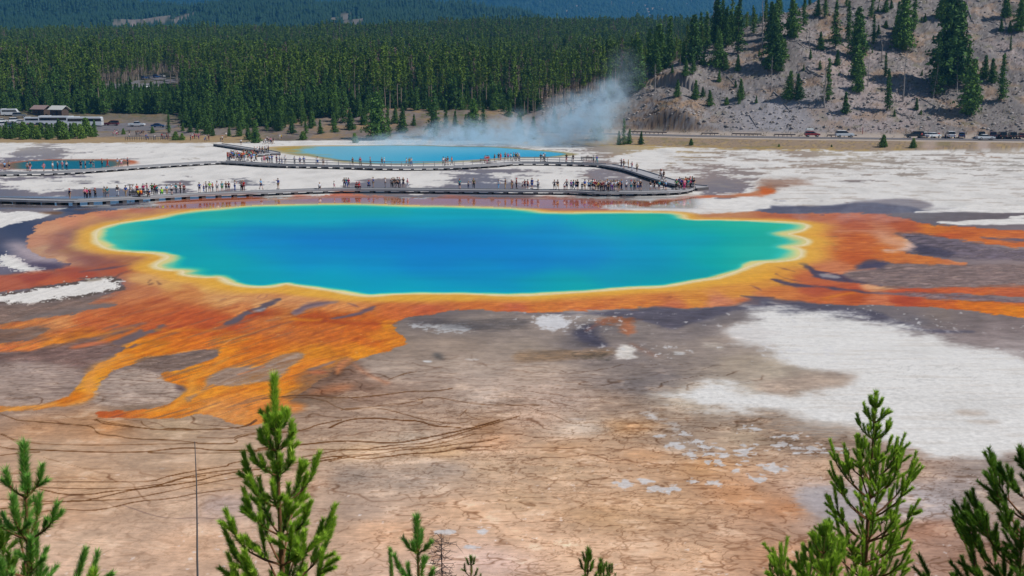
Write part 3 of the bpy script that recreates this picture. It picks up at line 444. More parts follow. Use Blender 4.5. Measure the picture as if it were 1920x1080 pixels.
        cc=cc+(wcol-cc)*ss(.6,-1.5,dd_)[:,None]; col[i]=cc
    d=out[2]; i=np.nonzero(d<14)[0]
    if i.size:
        dd_=d[i]; cc=col[i]; e=dd_+w1[i]*1.2
        top=ss(312,302,v[i])
        cc=cc+(np.array((176,96,62))-cc)*(ss(2.5,.5,e)*(.35+.65*top))[:,None]
        wcol=np.array((8,104,126))+(np.array((120,96,72))-np.array((8,104,126)))*(np.clip(ss(304,299,v[i])+ss(60,20,u[i])+ss(180,235,u[i]),0,1))[:,None]
        cc=cc+(wcol-cc)*ss(.3,-1.2,e)[:,None]; col[i]=cc
    # drier dusty strip where the flat meets the banks
    wet=np.maximum(wet,ss(366,369,v)*ss(397,388,v)*ss(1335,1290,u))
    return np.clip(col,4,250)/255.,np.clip(wet,0,1),out
# ============================================================ helpers
def lin(c):
    c=np.asarray(c,float)/255.; return np.where(c<=.04045,c/12.92,((c+.055)/1.055)**2.4)
def link(o,parent=None):
    COL.objects.link(o)
    if parent is not None: o.parent=parent
    return o
def tag(o,label=None,cat=None,group=None,kind=None):
    if label: o['label']=label
    if cat: o['category']=cat
    if group: o['group']=group
    if kind: o['kind']=kind
    return o
def empty(name,loc,rz=0,sc=1.):
    o=bpy.data.objects.new(name,None); o.location=loc; o.rotation_euler=(0,0,rz); o.scale=(sc,sc,sc); o.empty_display_size=.2; return link(o)
class MB:
    def __init__(s): s.v=[]; s.f=[]; s.n=0; s.mi=[]
    def add(s,V,Fc,mi=0):
        V=np.asarray(V,float).reshape(-1,3); s.v.append(V)
        for f in Fc: s.f.append([i+s.n for i in f]); s.mi.append(mi)
        s.n+=len(V); return s
    def box(s,c,d,rz=0,mi=0,taper=1.):
        x,y,z=[a/2 for a in d]; P=np.array([(-x,-y,-z),(x,-y,-z),(x,y,-z),(-x,y,-z),(-x*taper,-y*taper,z),(x*taper,-y*taper,z),(x*taper,y*taper,z),(-x*taper,y*taper,z)])
        cz,sz=math.cos(rz),math.sin(rz); Q=P.copy(); Q[:,0]=P[:,0]*cz-P[:,1]*sz; Q[:,1]=P[:,0]*sz+P[:,1]*cz
        return s.add(Q+np.array(c),[(3,2,1,0),(4,5,6,7),(0,1,5,4),(1,2,6,5),(2,3,7,6),(3,0,4,7)],mi)
    def bar(s,a,b,w,h=None,mi=0):
        a=np.array(a,float); b=np.array(b,float); h=h or w; d=b-a; L=np.linalg.norm(d)+1e-9; d/=L
        up=np.array((0,0,1.)) if abs(d[2])<.9 else np.array((0,1.,0)); r=np.cross(d,up); r/=np.linalg.norm(r); u=np.cross(r,d)
        P=[p+r*w/2*i+u*h/2*j for p in (a,b) for i,j in((-1,-1),(1,-1),(1,1),(-1,1))]
        return s.add(P,[(3,2,1,0),(4,5,6,7),(0,1,5,4),(1,2,6,5),(2,3,7,6),(3,0,4,7)],mi)
    def tube(s,pts,rad,n=6,mi=0,cap=True):
        pts=np.array(pts,float); rad=np.broadcast_to(np.array(rad,float),(len(pts),)); V=[]
        for i,p in enumerate(pts):
            d=pts[min(i+1,len(pts)-1)]-pts[max(i-1,0)]; d/=np.linalg.norm(d)+1e-9
            up=np.array((0,0,1.)) if abs(d[2])<.9 else np.array((0,1.,0)); r=np.cross(d,up); r/=np.linalg.norm(r)+1e-9; u=np.cross(r,d)
            for k in range(n):
                a=2*math.pi*k/n; V.append(p+rad[i]*(r*math.cos(a)+u*math.sin(a)))
        Fc=[(i*n+k,i*n+(k+1)%n,(i+1)*n+(k+1)%n,(i+1)*n+k) for i in range(len(pts)-1) for k in range(n)]
        if cap: Fc+= [tuple(range(n))[::-1],tuple((len(pts)-1)*n+k for k in range(n))]
        return s.add(V,Fc,mi)
    def build(s,name,mat,parent=None,smooth=False):
        me=bpy.data.meshes.new(name); V=np.concatenate(s.v) if s.v else np.zeros((0,3)); me.from_pydata(V.tolist(),[],s.f)
        for m in (mat if isinstance(mat,(list,tuple)) else [mat]): me.materials.append(m)
        if isinstance(mat,(list,tuple)) and len(mat)>1: me.polygons.foreach_set('material_index',s.mi)
        if smooth: me.polygons.foreach_set('use_smooth',[True]*len(me.polygons))
        me.update(); o=bpy.data.objects.new(name,me); return link(o,parent)
def np_mesh(name,V,F,mat,parent=None,smooth=False,do_link=True):
    """V (n,3), F (m,3) or (m,4) arrays"""
    me=bpy.data.meshes.new(name); n=len(V); m,k=F.shape
    me.vertices.add(n); me.vertices.foreach_set('co',np.ascontiguousarray(V,np.float32).ravel())
    me.loops.add(m*k); me.loops.foreach_set('vertex_index',np.ascontiguousarray(F,np.int32).ravel())
    me.polygons.add(m); me.polygons.foreach_set('loop_start',np.arange(0,m*k,k,dtype=np.int32))
    if smooth: me.polygons.foreach_set('use_smooth',np.ones(m,bool))
    me.materials.append(mat); me.update(calc_edges=True)
    o=bpy.data.objects.new(name,me)
    return link(o,parent) if do_link else o
def set_col(me,name,c):
    a=me.color_attributes.new(name,'FLOAT_COLOR','POINT'); q=np.ones((len(c),4),np.float32); q[:,:c.shape[1]]=c; a.data.foreach_set('color',q.ravel())
class Mat:
    def __init__(s,name,rough=.8,spec=.3,col=(.5,.5,.5)):
        m=bpy.data.materials.new(name); m.use_nodes=True; s.m=m; s.t=m.node_tree; s.b=s.t.nodes['Principled BSDF']
        s.b.inputs['Roughness'].default_value=rough; s.b.inputs['Specular IOR Level'].default_value=spec; s.b.inputs['Base Color'].default_value=(*col,1)
    def n(s,t,**k):
        n=s.t.nodes.new(t)
        for a,b in k.items():
            if a.startswith('i_'): n.inputs[int(a[2:])].default_value=b
            else: setattr(n,a,b)
        return n
    def l(s,a,b): s.t.links.new(a,b)
    def bump(s,scale,strength,dist=.05,coord='Object',detail=4):
        tc=s.n('ShaderNodeTexCoord'); no=s.n('ShaderNodeTexNoise'); no.inputs['Scale'].default_value=scale; no.inputs['Detail'].default_value=detail
        s.l(tc.outputs[coord],no.inputs[0]); b=s.n('ShaderNodeBump'); b.inputs['Strength'].default_value=strength; b.inputs['Distance'].default_value=dist
        s.l(no.outputs[0],b.inputs['Height']); s.l(b.outputs[0],s.b.inputs['Normal']); return no
    def vary(s,c1,c2,scale=3.,island=False,objr=False):
        mx=s.n('ShaderNodeMix'); mx.data_type='RGBA'; mx.inputs[6].default_value=(*c1,1); mx.inputs[7].default_value=(*c2,1)
        if island: g=s.n('ShaderNodeNewGeometry'); src=g.outputs['Random Per Island']
        else:
            tc=s.n('ShaderNodeTexCoord'); no=s.n('ShaderNodeTexNoise'); no.inputs['Scale'].default_value=scale; s.l(tc.outputs['Object'],no.inputs[0]); src=no.outputs[0]
        if objr:
            oi=s.n('ShaderNodeObjectInfo'); ad=s.n('ShaderNodeMath',operation='MULTIPLY_ADD'); ad.inputs[1].default_value=.5
            hf=s.n('ShaderNodeMath',operation='MULTIPLY'); hf.inputs[1].default_value=.6; s.l(oi.outputs['Random'],hf.inputs[0]); s.l(src,ad.inputs[0]); s.l(hf.outputs[0],ad.inputs[2]); src=ad.outputs[0]
        s.l(src,mx.inputs[0]); s.l(mx.outputs[2],s.b.inputs['Base Color']); return s
def simple(name,c,rough=.7,spec=.3,var=.15,scale=2.):
    c=lin(c); return Mat(name,rough,spec).vary(tuple(c*(1-var)),tuple(np.minimum(c*(1+var),.95)),scale).m
rnd=random.Random(11)
# ============================================================ terrain
def s_of(u): return (np.asarray(u,float)-960.)/F_*.987
US=[-700,0,300,640,900,1100,1200,1300,1500,1920,2700]
DS=[330,345,370,400,450,520,560,620,700,900,1100,1300,1600,2000,2500,3000,3600,4300,5600,7000,9000]
def zv(v,D): return 20+D*(130-v)/F_
ZT=[]
for i,uu_ in enumerate(US):
    lf=float(np.interp(uu_,[300,560],[1,0])); crest=float(np.interp(uu_,[-700,0,640,900,1200,1500],[92,88,82,72,70,66]))
    l2=float(np.interp(uu_,[-700,0,300,640,900,1100,1300,1920],[8,17,15,18,34,47,62,80])); l3=float(np.interp(uu_,[-700,600,1400,2700],[-30,-30,-34,-40]))
    z=[0,0,(1-lf)*2.6,(1-lf)*6.5+lf*.3,(1-lf)*9+lf*.8,(1-lf)*11+lf*8,13.,15.5,18.5,zv(crest+34,900),zv(crest,1100),zv(crest+1,1300),zv(crest,1300)-6,zv(l2+40,2000),zv(l2,2500),zv(l2,2500)-12,zv(l2,2500)-20,zv(60,4300),zv(l3,5600),zv(l3,7000),zv(l3,7000)]
    ZT.append(z)
ZT=np.array(ZT); SS_=s_of(US)
def bil(s,D):
    s=np.clip(s,SS_[0],SS_[-1]-1e-6); D=np.clip(D,DS[0],DS[-1]-1e-3)
    i=np.clip(np.searchsorted(SS_,s,side='right')-1,0,len(US)-2); j=np.clip(np.searchsorted(np.array(DS,float),D,side='right')-1,0,len(DS)-2)
    Dn=np.array(DS,float); a=(s-SS_[i])/(SS_[i+1]-SS_[i]); b=(D-Dn[j])/(Dn[j+1]-Dn[j]); a=a*a*(3-2*a)
    return (ZT[i,j]*(1-a)+ZT[i+1,j]*a)*(1-b)+(ZT[i,j+1]*(1-a)+ZT[i+1,j+1]*a)*b
UR=[900,1000,1100,1180,1300,1500,1920,2700]
def roadD(s): return np.interp(s,s_of(UR),[372,362,354,349,341,332,320,306])
def crestZ(s): return np.interp(s,s_of([900,960,1010,1100,1180,1280,1400,1500,1600,1700,1920,2300,2700]),[0,1.5,5,9.5,16,23.5,34,41,50,62,96,120,130])
def hill(X,Y):
    s=X/np.maximum(Y,1); d=Y-roadD(s)-5.
    g=fbm(X/38,Y/38,4,201.)*3.0+fbm(X/9,Y/9,3,203.)*.8+fbm(X/2.6,Y/2.6,3,204.)*.4
    up=1.55+np.maximum(d,0)*.60+g*ss(0,25,d)
    ck=np.exp(-((s-s_of(1265))/.022)**2); up=up+ck*(ss(1.5,4.,d)*6.5-d*.25*(d<20))*(d>0)*.9
    cz=crestZ(s)+fbm(X/22,Y/22,3,205.)*1.6
    k=3.; h=-k*np.log(np.exp(-np.clip(up,-40,200)/k)+np.exp(-cz/k))
    back=ss(30,150,d-cz/.6)
    return np.where(d>0,h,1.6),d,back
def terrain(X,Y):
    X=np.asarray(X,float); Y=np.asarray(Y,float); s=X/np.maximum(Y,1)
    z=bil(s,Y)
    z=z+(fbm(X/60,Y/60,4,211.)*3.)*ss(430,600,Y)+fbm(X/420,Y/420,4,213.)*ss(1300,2500,Y)*45*ss(3200,2300,Y)+fbm(X/900,Y/900,4,214.)*ss(3600,5000,Y)*40+fbm(X/7,Y/7,3,215.)*.5*ss(345,360,Y)
    rD=roadD(s); on=ss(s_of(930),s_of(1010),s)
    rw=ss(rD-27,rD-11,Y)*1.6                    # bank that carries the road
    h,d,back=hill(X,Y)
    zr=np.where(Y<rD+5,rw,h)
    zr=np.where(Y<rD-27,0,zr)
    zr=zr*(1-back)+z*back
    zz=np.where(Y>rD-30,zr*on+z*(1-on),np.where(Y<345,0,z*(1-on)))
    return np.where(Y<300,0,zz)
def hit(u,v,d0=290.,d1=1500.,n=1500):
    dx=(u-960.)/F_; dy=-(v-540.)/F_; yy=CP+dy*SP; zz=dy*CP-SP
    Y=np.geomspace(d0,d1,n); X=Y*dx/yy; Z=20+Y*zz/yy; t=terrain(X,Y); k=np.nonzero(t>=Z)[0]
    k=k[0] if len(k) else n-1
    return float(X[k]),float(Y[k]),float(t[k])
def U_of(X,Y,Z): return ground2px(X,Y,Z)
# ---------------------------------------------------------------- ground sheet
def gmat(name,bumpd=.02):
    M=Mat(name,.85,.25); a=M.n('ShaderNodeVertexColor',layer_name='Pigment'); b=M.n('ShaderNodeVertexColor',layer_name='Wet')
    tc=M.n('ShaderNodeTexCoord'); no=M.n('ShaderNodeTexNoise'); no.inputs['Scale'].default_value=1.7; no.inputs['Detail'].default_value=7; no.inputs['Roughness'].default_value=.78
    M.l(tc.outputs['Object'],no.inputs[0])
    mr=M.n('ShaderNodeMapRange'); mr.inputs['From Min'].default_value=.25; mr.inputs['From Max'].default_value=.75; mr.inputs['To Min'].default_value=.84; mr.inputs['To Max'].default_value=1.16; M.l(no.outputs[0],mr.inputs[0])
    mx=M.n('ShaderNodeMix'); mx.data_type='RGBA'; mx.blend_type='MULTIPLY'; mx.inputs[0].default_value=1; M.l(a.outputs[0],mx.inputs[6]); M.l(mr.outputs[0],mx.inputs[7]); M.l(mx.outputs[2],M.b.inputs['Base Color'])
    sp=M.n('ShaderNodeSeparateColor'); M.l(b.outputs[0],sp.inputs[0])
    r=M.n('ShaderNodeMapRange'); r.inputs['To Min'].default_value=.9; r.inputs['To Max'].default_value=.03; M.l(sp.outputs[0],r.inputs[0]); M.l(r.outputs[0],M.b.inputs['Roughness'])
    q=M.n('ShaderNodeMapRange'); q.inputs['To Min'].default_value=.03; q.inputs['To Max'].default_value=.5; M.l(sp.outputs[0],q.inputs[0]); M.l(q.outputs[0],M.b.inputs['Specular IOR Level'])
    bm=M.n('ShaderNodeBump'); bm.inputs['Distance'].default_value=bumpd; iv=M.n('ShaderNodeMath',operation='SUBTRACT'); iv.inputs[0].default_value=1.; M.l(sp.outputs[0],iv.inputs[1]); ml=M.n('ShaderNodeMath',operation='MULTIPLY'); ml.inputs[1].default_value=.6; M.l(iv.outputs[0],ml.inputs[0]); M.l(ml.outputs[0],bm.inputs['Strength'])
    M.l(no.outputs[0],bm.inputs['Height']); M.l(bm.outputs[0],M.b.inputs['Normal']); return M.m
GM=gmat('sinter_ground')
def rows():
    v=[]; x=262.
    a=np.arange(1240,261.5,-1.55)                       # dense part of the flats
    Dn=H_*F_/(a-YH_)                                    # rough distance of those rows
    near=np.array([30,33,36,39.])
    D1=np.concatenate([np.arange(306.5,322,1.),np.arange(322,462,.5),np.geomspace(463,640,60)]); D2=np.geomspace(650,9000,130)
    return np.concatenate([near,Dn[(Dn>40.5)&(Dn<306)],D1,D2])
def cols():
    a=np.arange(-40,1962,1.6); l=-40-np.geomspace(2,4200,76)[::-1]; r=1961+np.geomspace(2,4200,76)
    return np.concatenate([l,a,r])
CLIFFS=[]
for cu,cv,cw in ((248,36,26),(292,34,32),(345,35,14),(640,36,22),(672,34,24)):
    q=hit(cu,cv,1400,3000,1200); CLIFFS.append((q[0],q[1],cw/F_*q[1],70.))
Yr=rows(); Uc=cols(); nr,nc=len(Yr),len(Uc)
Yg=np.repeat(Yr,nc); Xg=(np.tile(Uc,nr)-960)/F_*.95*Yg
Zg=terrain(Xg,Yg)
flat=Yg<356
pg=np.zeros((len(Yg),3)); wt=np.zeros(len(Yg)); sdp=[np.full(len(Yg),50.) for _ in range(3)]
c_,w_,o_=paint(Xg[flat],Yg[flat]); pg[flat]=c_*255; wt[flat]=w_
for k in range(3): sdp[k][flat]=o_[k]
def paint_banks(X,Y,Z,col,wet):
    """soil, grass, gravel and asphalt tones beyond the flats"""
    s=X/np.maximum(Y,1); rD=roadD(s); on=ss(s_of(930),s_of(1010),s)
    n1=fbm(X/12,Y/12,4,221.); n2=fbm(X/2.5,Y/2.5,4,223.); n3=fbm(X/.9,Y/.9,3,225.); n4=fbm(X/40,Y/40,3,227.)
    def mixc(col,c,a): return col+(np.array(c,float)-col)*np.clip(a,0,1)[:,None]
    # forest floor and banks
    soil=np.ones((len(X),3))*np.array((124,112,104)); soil=mixc(soil,(146,120,88),ss(0,.5,n1)*.7); soil=mixc(soil,(108,96,88),ss(.1,.6,-n1)); soil=mixc(soil,(90,96,58),ss(.15,.5,n2+.4*n4)*.6)
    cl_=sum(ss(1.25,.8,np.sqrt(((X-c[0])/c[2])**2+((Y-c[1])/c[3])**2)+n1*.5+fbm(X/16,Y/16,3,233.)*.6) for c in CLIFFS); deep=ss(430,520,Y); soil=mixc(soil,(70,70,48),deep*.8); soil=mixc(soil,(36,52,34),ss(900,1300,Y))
    cl=ss(.22,.5,fbm(X/160,Y/110,4,231.))*ss(1900,2100,Y)*ss(2600,2400,Y)*.0
    soil=mixc(soil,(150,132,126),cl_*.7)
    edge=345.+n1*5
    lft=ss(s_of(520),s_of(430),s)
    e0=edge-12*lft*(1+n2*.5)
    a=ss(e0-1.5,e0+1.5,Y)*(1-on); g=mixc(soil,(168,142,104),lft*ss(375,350,Y)*.8)
    col=col+(g-col)*a[:,None]
    # asphalt and paths at the left
    pth=ss(s_of(470),s_of(400),s)*ss(362,366,Y+n1*2)*ss(388,384,Y+n1*2); col=mixc(col,(128,118,112),pth)
    lot=ss(s_of(330),s_of(250),s+n1*.004)*ss(390,393,Y)*ss(446,442,Y); col=mixc(col,(118,112,114),lot)
    tan=ss(.05,.3,n2)*ss(.0,.3,n1+.2)*ss(345,352,Y)*ss(460,420,Y)*(1-on)*(1-pth)*(1-lot); col=mixc(col,(166,128,84),tan*.45)
    # right: bank, verge and hillside
    b=np.ones((len(X),3))*np.array((148,128,108)); b=mixc(b,(164,140,100),ss(0,.4,n2)); b=mixc(b,(118,104,88),ss(.1,.5,n3+n2*.4)*.8); b=mixc(b,(120,112,76),ss(.25,.5,n1)*.5)
    a=ss(rD-28,rD-26,Y+n1*3)*on; col=col+(b-col)*a[:,None]
    ye=ss(rD-36,rD-30,Y+n1*5)*ss(rD-20,rD-26,Y)*on; col=mixc(col,(168,140,84),ye*.8*ss(-.2,.2,n2))
    vg=ss(rD-12.5,rD-11,Y+n2)*ss(rD+9,rD+6,Y)*on; col=mixc(col,(176,162,150),vg)
    wl=ss(.008,.002,np.abs(s-s_of(1850)))*ss(rD-30,rD-26,Y)*ss(rD-9,rD-11,Y); col=mixc(col,(176,158,148),wl*.8); wl=ss(.01,.002,np.abs(s-s_of(1745)-(Y-300)*.0002))*ss(rD-26,rD-20,Y)*ss(rD-9,rD-11,Y); col=mixc(col,(170,150,138),wl*.8)
    d=Y-rD-6
    P2=Y*.35+Z*1.5; n1=fbm(X/12,P2/10,4,221.); n2=fbm(X/2.5,P2/2.5,4,223.); n3=fbm(X/.9,P2/.9,3,225.); n5=fbm(X/.45,P2/.45,2,229.)
    hc=np.ones((len(X),3))*np.array((128,121,118)); hc=mixc(hc,(158,144,140),ss(0,.4,n4+n2*.4)); hc=mixc(hc,(150,122,98),ss(.05,.45,n1)*.75); hc=mixc(hc,(104,92,88),ss(.2,.5,n3+n2*.5)*.7); hc=mixc(hc,(112,108,84),ss(.3,.6,fbm(X/5,P2/5,3,235.))*.5); hc=mixc(hc,(60,56,60),ss(.42,.62,n3+.3*n2)*.75); hc=mixc(hc,(186,178,174),ss(.45,.65,n5-.2*n2)*.6)
    scree=np.exp(-((s-s_of(1450))/.05)**2)*ss(26,8,d+n1*8); hc=mixc(hc,(158,154,158),scree*.8)
    rk=np.exp(-((s-s_of(1250))/.035)**2)*ss(16,8,d)*(1-scree*.6); hc=mixc(hc,(150,122,94),rk*ss(-.1,.3,n2)); hc=mixc(hc,(84,70,62),rk*ss(.12,.3,fbm(X/.9,P2/2.4,3,237.)))
    hc=mixc(hc,(168,162,162),ss(.35,.55,n1)*ss(s_of(1600),s_of(1700),s)*.5)
    a=ss(0,1.5,d)*on*(1-hill(X,Y)[2]); col=col+(hc-col)*a[:,None]
    return col
far_=Yg>300
pg[far_]=paint_banks(Xg[far_],Yg[far_],Zg[far_],np.where((pg[far_].sum(1)>0)[:,None],pg[far_],np.array([[120.,110,100]])),None)
wt=wt*ss(330,300,Yg)
# faces, split into dry ground and the three pools
ii=(np.arange(nr-1)[:,None]*nc+np.arange(nc-1)[None,:]).ravel(); FQ=np.stack([ii,ii+1,ii+nc+1,ii+nc],1)
pid=np.zeros(len(FQ),int)
for k in range(3): pid[(sdp[k][FQ].mean(1)<0)]=k+1
PIG=lin(pg); PIG=np.clip(PIG,0.003,.86)
def sub(name,sel,mat,extra_wet=None,smooth=False):
    F=FQ[sel]; u,inv=np.unique(F,return_inverse=True); F=inv.reshape(F.shape)
    V=np.stack([Xg[u],Yg[u],Zg[u]],1); o=np_mesh(name,V,F,mat,smooth=smooth)
    set_col(o.data,'Pigment',PIG[u]); W=wt[u] if extra_wet is None else np.full(len(u),extra_wet); set_col(o.data,'Wet',np.stack([W]*3,1)); return o
def wmat(name,rough,spec,scale,bstr):
    M=Mat(name,rough,spec); a=M.n('ShaderNodeVertexColor',layer_name='Pigment'); M.l(a.outputs[0],M.b.inputs['Base Color'])
    tc=M.n('ShaderNodeTexCoord'); mp=M.n('ShaderNodeMapping'); mp.inputs['Scale'].default_value=(scale*.5,scale,scale); no=M.n('ShaderNodeTexNoise'); no.inputs['Detail'].default_value=3
    M.l(tc.outputs['Object'],mp.inputs[0]); M.l(mp.outputs[0],no.inputs[0]); b=M.n('ShaderNodeBump'); b.inputs['Strength'].default_value=bstr; b.inputs['Distance'].default_value=.02; M.l(no.outputs[0],b.inputs['Height']); M.l(b.outputs[0],M.b.inputs['Normal']); return M.m
tag(sub('ground',pid==0,GM),kind='structure',label='crusted flats, banks and hills round the hot springs')
WM=wmat('spring_water',.3,.008,2.2,.3)
tag(sub('hot_spring_water',pid==1,WM),kind='structure',label='large blue hot spring with a green and yellow rim')
tag(sub('far_pool_water',pid==2,WM),kind='structure',label='pale turquoise steaming pool behind the walkway')
tag(sub('small_pool_water',pid==3,WM),kind='structure',label='small dark teal pool at the left with an orange rim')
# slope below the viewpoint
xs=np.linspace(-90,90,121); ys=np.linspace(-40,36,90); XX,YY=np.meshgrid(xs,ys); ZZ=np.where(YY<0,18.3,18.3-.60*YY)+fbm(XX/6,YY/6,4,301.)*.35*ss(33,26,YY); ZZ=np.maximum(ZZ,-.4)
def slope_z(x,y): return float(max(18.3-.60*y,0))
ix=(np.arange(89)[:,None]*121+np.arange(120)[None,:]).ravel(); Fs=np.stack([ix,ix+1,ix+122,ix+121],1)
sm=Mat('slope_soil',.95,.1); sm.vary(tuple(lin((120,104,86))),tuple(lin((96,100,66))),.6); sm.bump(3,.6,.1)
tag(np_mesh('hillside',np.stack([XX.ravel(),YY.ravel(),ZZ.ravel()],1),Fs,sm.m,smooth=True),kind='structure',label='steep slope below the viewpoint')
# ---------------------------------------------------------------- roads (thin sheets a few centimetres proud)
ASPH=simple('asphalt',(112,108,110),.85,.2,.08,.8)
def strip(name,pts,wd,mat,lift=.07,label=None):
    P=chaikin(np.array(pts,float),2,False); n=len(P); T=np.gradient(P,axis=0); T/=np.linalg.norm(T,axis=1)[:,None]; N=np.stack([-T[:,1],T[:,0]],1)
    m=5; V=[]; 
    for k in range(m):
        q=P+N*wd*(k/(m-1)-.5); V.append(q)
    V=np.array(V); X=V[...,0].ravel(); Y=V[...,1].ravel(); Z=terrain(X,Y)+lift
    F=np.array([(a*n+i,a*n+i+1,(a+1)*n+i+1,(a+1)*n+i) for a in range(m-1) for i in range(n-1)])
    F=F[:,::-1]
    return tag(np_mesh(name,np.stack([X,Y,Z],1),F,mat),kind='structure',label=label)
rp=[]
for uu_ in range(1010,2700,60):
    s=float(s_of(uu_)); D=float(roadD(s))-2.; rp.append((s*D,D))
strip('road',rp,8.5,ASPH,label='grey asphalt road along the foot of the hill')
LINE=simple('road_paint',(206,200,190),.7,.2,.05)
strip('road_edge_line',[(x+.0,y-3.6) for x,y in rp],.22,LINE,.09,'pale edge line of the road')
def at(u,v): X,Y,Z=hit(u,v,330,900,2500); return (X,Y)
strip('car_park',[at(-60,243),at(60,240),at(180,238),at(270,240),at(325,240)],26,ASPH,.06,'grey asphalt car park behind the shrubs')
print('GROUND',round(time.time()-T0,1))
# ============================================================ trees
BARK=simple('pine_bark',(122,104,92),.9,.1,.25,1.5); GREYB=simple('dead_wood',(150,142,138),.9,.1,.2,2.); PALE=simple('pale_bark',(158,140,126),.9,.1,.25,1.)
def needles(name,c1,c2,c3=None):
    M=Mat(name,.75,.18); M.vary(tuple(lin(c1)),tuple(lin(c2)),island=True,objr=True); return M.m
NG=needles('pine_needles',(50,80,30),(120,144,46)); ND=needles('fir_needles',(48,80,40),(100,134,54)); NY=needles('young_needles',(60,94,40),(120,150,62)); NDEAD=needles('dry_needles',(96,84,76),(132,108,92)); NF=needles('ridge_needles',(20,44,36),(38,66,42))
def clumps(P,size,rs,n=3):
    """leaf-sized faces scattered round the points P"""
    m=len(P)*n; C=np.repeat(P,n,0)+rs.normal(0,1,(m,3))*size[:,None].repeat(n,0)*.55
    a=rs.normal(0,1,(m,3)); a/=np.linalg.norm(a,axis=1)[:,None]; b=rs.normal(0,1,(m,3)); b-=a*(a*b).sum(1)[:,None]; b/=np.linalg.norm(b,axis=1)[:,None]
    s=(size.repeat(n)*rs.uniform(.6,1.25,m))[:,None]
    V=np.stack([C+a*s,C-a*s*.5+b*s*.6,C-a*s*.5-b*s*.6],1).reshape(-1,3); return V,np.arange(m*3).reshape(-1,3)
def crown_mesh(name,h,base,r,seed,mat,prof=.8,dens=1.,cl=.34,droop=.25,gaps=.25,parent=None,k=5):
    rs=np.random.RandomState(seed); P=[];Sz=[]; z=base*h; lean=rs.normal(0,.012,2)*h; side=rs.uniform(0,6.28)
    while z<h*.985:
        t=(z-base*h)/(h-base*h); Rz=r*((1-t)**prof)*(min(1,.45+t*4))*rs.uniform(.75,1.2)+.12
        for i in range(max(3,int(k*rs.uniform(.8,1.3)))):
            if rs.rand()<gaps: continue
            a=rs.uniform(0,6.28); L=Rz*rs.uniform(.55,1.15)*(1+.22*math.cos(a-side)); m=max(2,int(L/.38*dens))
            q=(np.arange(m)+.6)/m; x=np.cos(a)*L*q; y=np.sin(a)*L*q; zz=z-droop*L*q**1.4+.12*rs.normal(0,1,m)
            P.append(np.stack([x+lean[0]*z/h,y+lean[1]*z/h,zz],1)); Sz.append(cl*(1.1-.35*q)*rs.uniform(.8,1.2,m))
        z+=h*.022*rs.uniform(.7,1.5)/max(dens,.6)
    P.append(np.array([[lean[0],lean[1],h*.985],[lean[0],lean[1],h*1.]])); Sz.append(np.array([cl*.5,cl*.35]))
    V,Fc=clumps(np.concatenate(P),np.concatenate(Sz),rs); return np_mesh(name,V,Fc,mat,parent,do_link=False)
def trunk_mb(h,r,seed,stubs=8,top=.93):
    rr=random.Random(seed); b=MB(); n=5; P=[(rr.gauss(0,.02)*h*.3*(i>0),rr.gauss(0,.02)*h*.3*(i>0),-.6+i*(h*top+.6)/(n-1)) for i in range(n)]; P=[(p[0]*.4,p[1]*.4,p[2]) for p in P]
    b.tube(P,np.linspace(r,r*.25,n),6)
    for _ in range(stubs):
        z=rr.uniform(.15,.7)*h; a=rr.uniform(0,6.28); L=rr.uniform(.4,1.4); b.tube([(0,0,z),(math.cos(a)*L,math.sin(a)*L,z+rr.uniform(-.3,.2))],[.035,.012],3,cap=False)
    return b
class Proto: pass
def proto(kind,seed):
    p=Proto(); p.kind=kind; rs=random.Random(seed)
    if kind=='lodge': p.h=16*rs.uniform(.92,1.08); c=crown_mesh('crown',p.h,rs.uniform(.40,.60),rs.uniform(1.25,1.75),seed,NG,.62,1.0,.36,.15,.3); t=trunk_mb(p.h,.17,seed,12); tm=PALE
    elif kind=='dead': p.h=15.; c=crown_mesh('crown',15.,.3,1.3,seed,NDEAD,.6,.7,.3,.2,.45); t=trunk_mb(15.,.17,seed,24); tm=GREYB
    elif kind=='fir': p.h=10.; c=crown_mesh('crown',10.,.05,rs.uniform(2.7,3.3),seed,ND,.85,1.15,.36,.3,.12,k=7); t=trunk_mb(10.,.2,seed,2); tm=BARK
    elif kind=='spire': p.h=16.; c=crown_mesh('crown',16.,.07,rs.uniform(2.4,3.2),seed,ND,.7,1.0,.4,.35,.25,k=6); t=trunk_mb(16.,.22,seed,8); tm=BARK
    elif kind=='big': p.h=14.; c=crown_mesh('crown',14.,.06,3.7,seed,ND,.6,1.0,.5,.3,.2,k=8); t=trunk_mb(14.,.3,seed,4); tm=BARK
    elif kind=='bush': p.h=3.; c=crown_mesh('crown',3.,.0,1.15,seed,NY,.75,1.6,.22,-.1,.1,k=7); t=trunk_mb(3.,.07,seed,0); tm=BARK
    p.crown=c.data; bpy.data.objects.remove(c); o=t.build('trunk',tm); p.trunk=o.data; bpy.data.objects.remove(o); return p
PR={k:[proto(k,50+i*7+j) for i in range(n)] for j,(k,n) in enumerate([('lodge',6),('dead',1),('fir',4),('spire',4),('big',3),('bush',4)])}
def snag_mesh(seed,h=12.):
    rr=random.Random(seed); b=MB(); n=7; P=[(rr.gauss(0,.1),rr.gauss(0,.1),-.4+i*(h+.4)/(n-1)) for i in range(n)]; b.tube(P,np.linspace(.16,.03,n),6)
    for _ in range(46):
        z=rr.uniform(.22,.97)*h; a=rr.uniform(0,6.28); L=rr.uniform(.5,1.9)*(1.15-z/h); q=(math.cos(a),math.sin(a)); dz=rr.uniform(-.35,.35)*L
        b.tube([(0,0,z),(q[0]*L*.6,q[1]*L*.6,z+dz*.4),(q[0]*L,q[1]*L,z+dz)],[.04,.025,.01],3,cap=False)
    return b
SN=[]
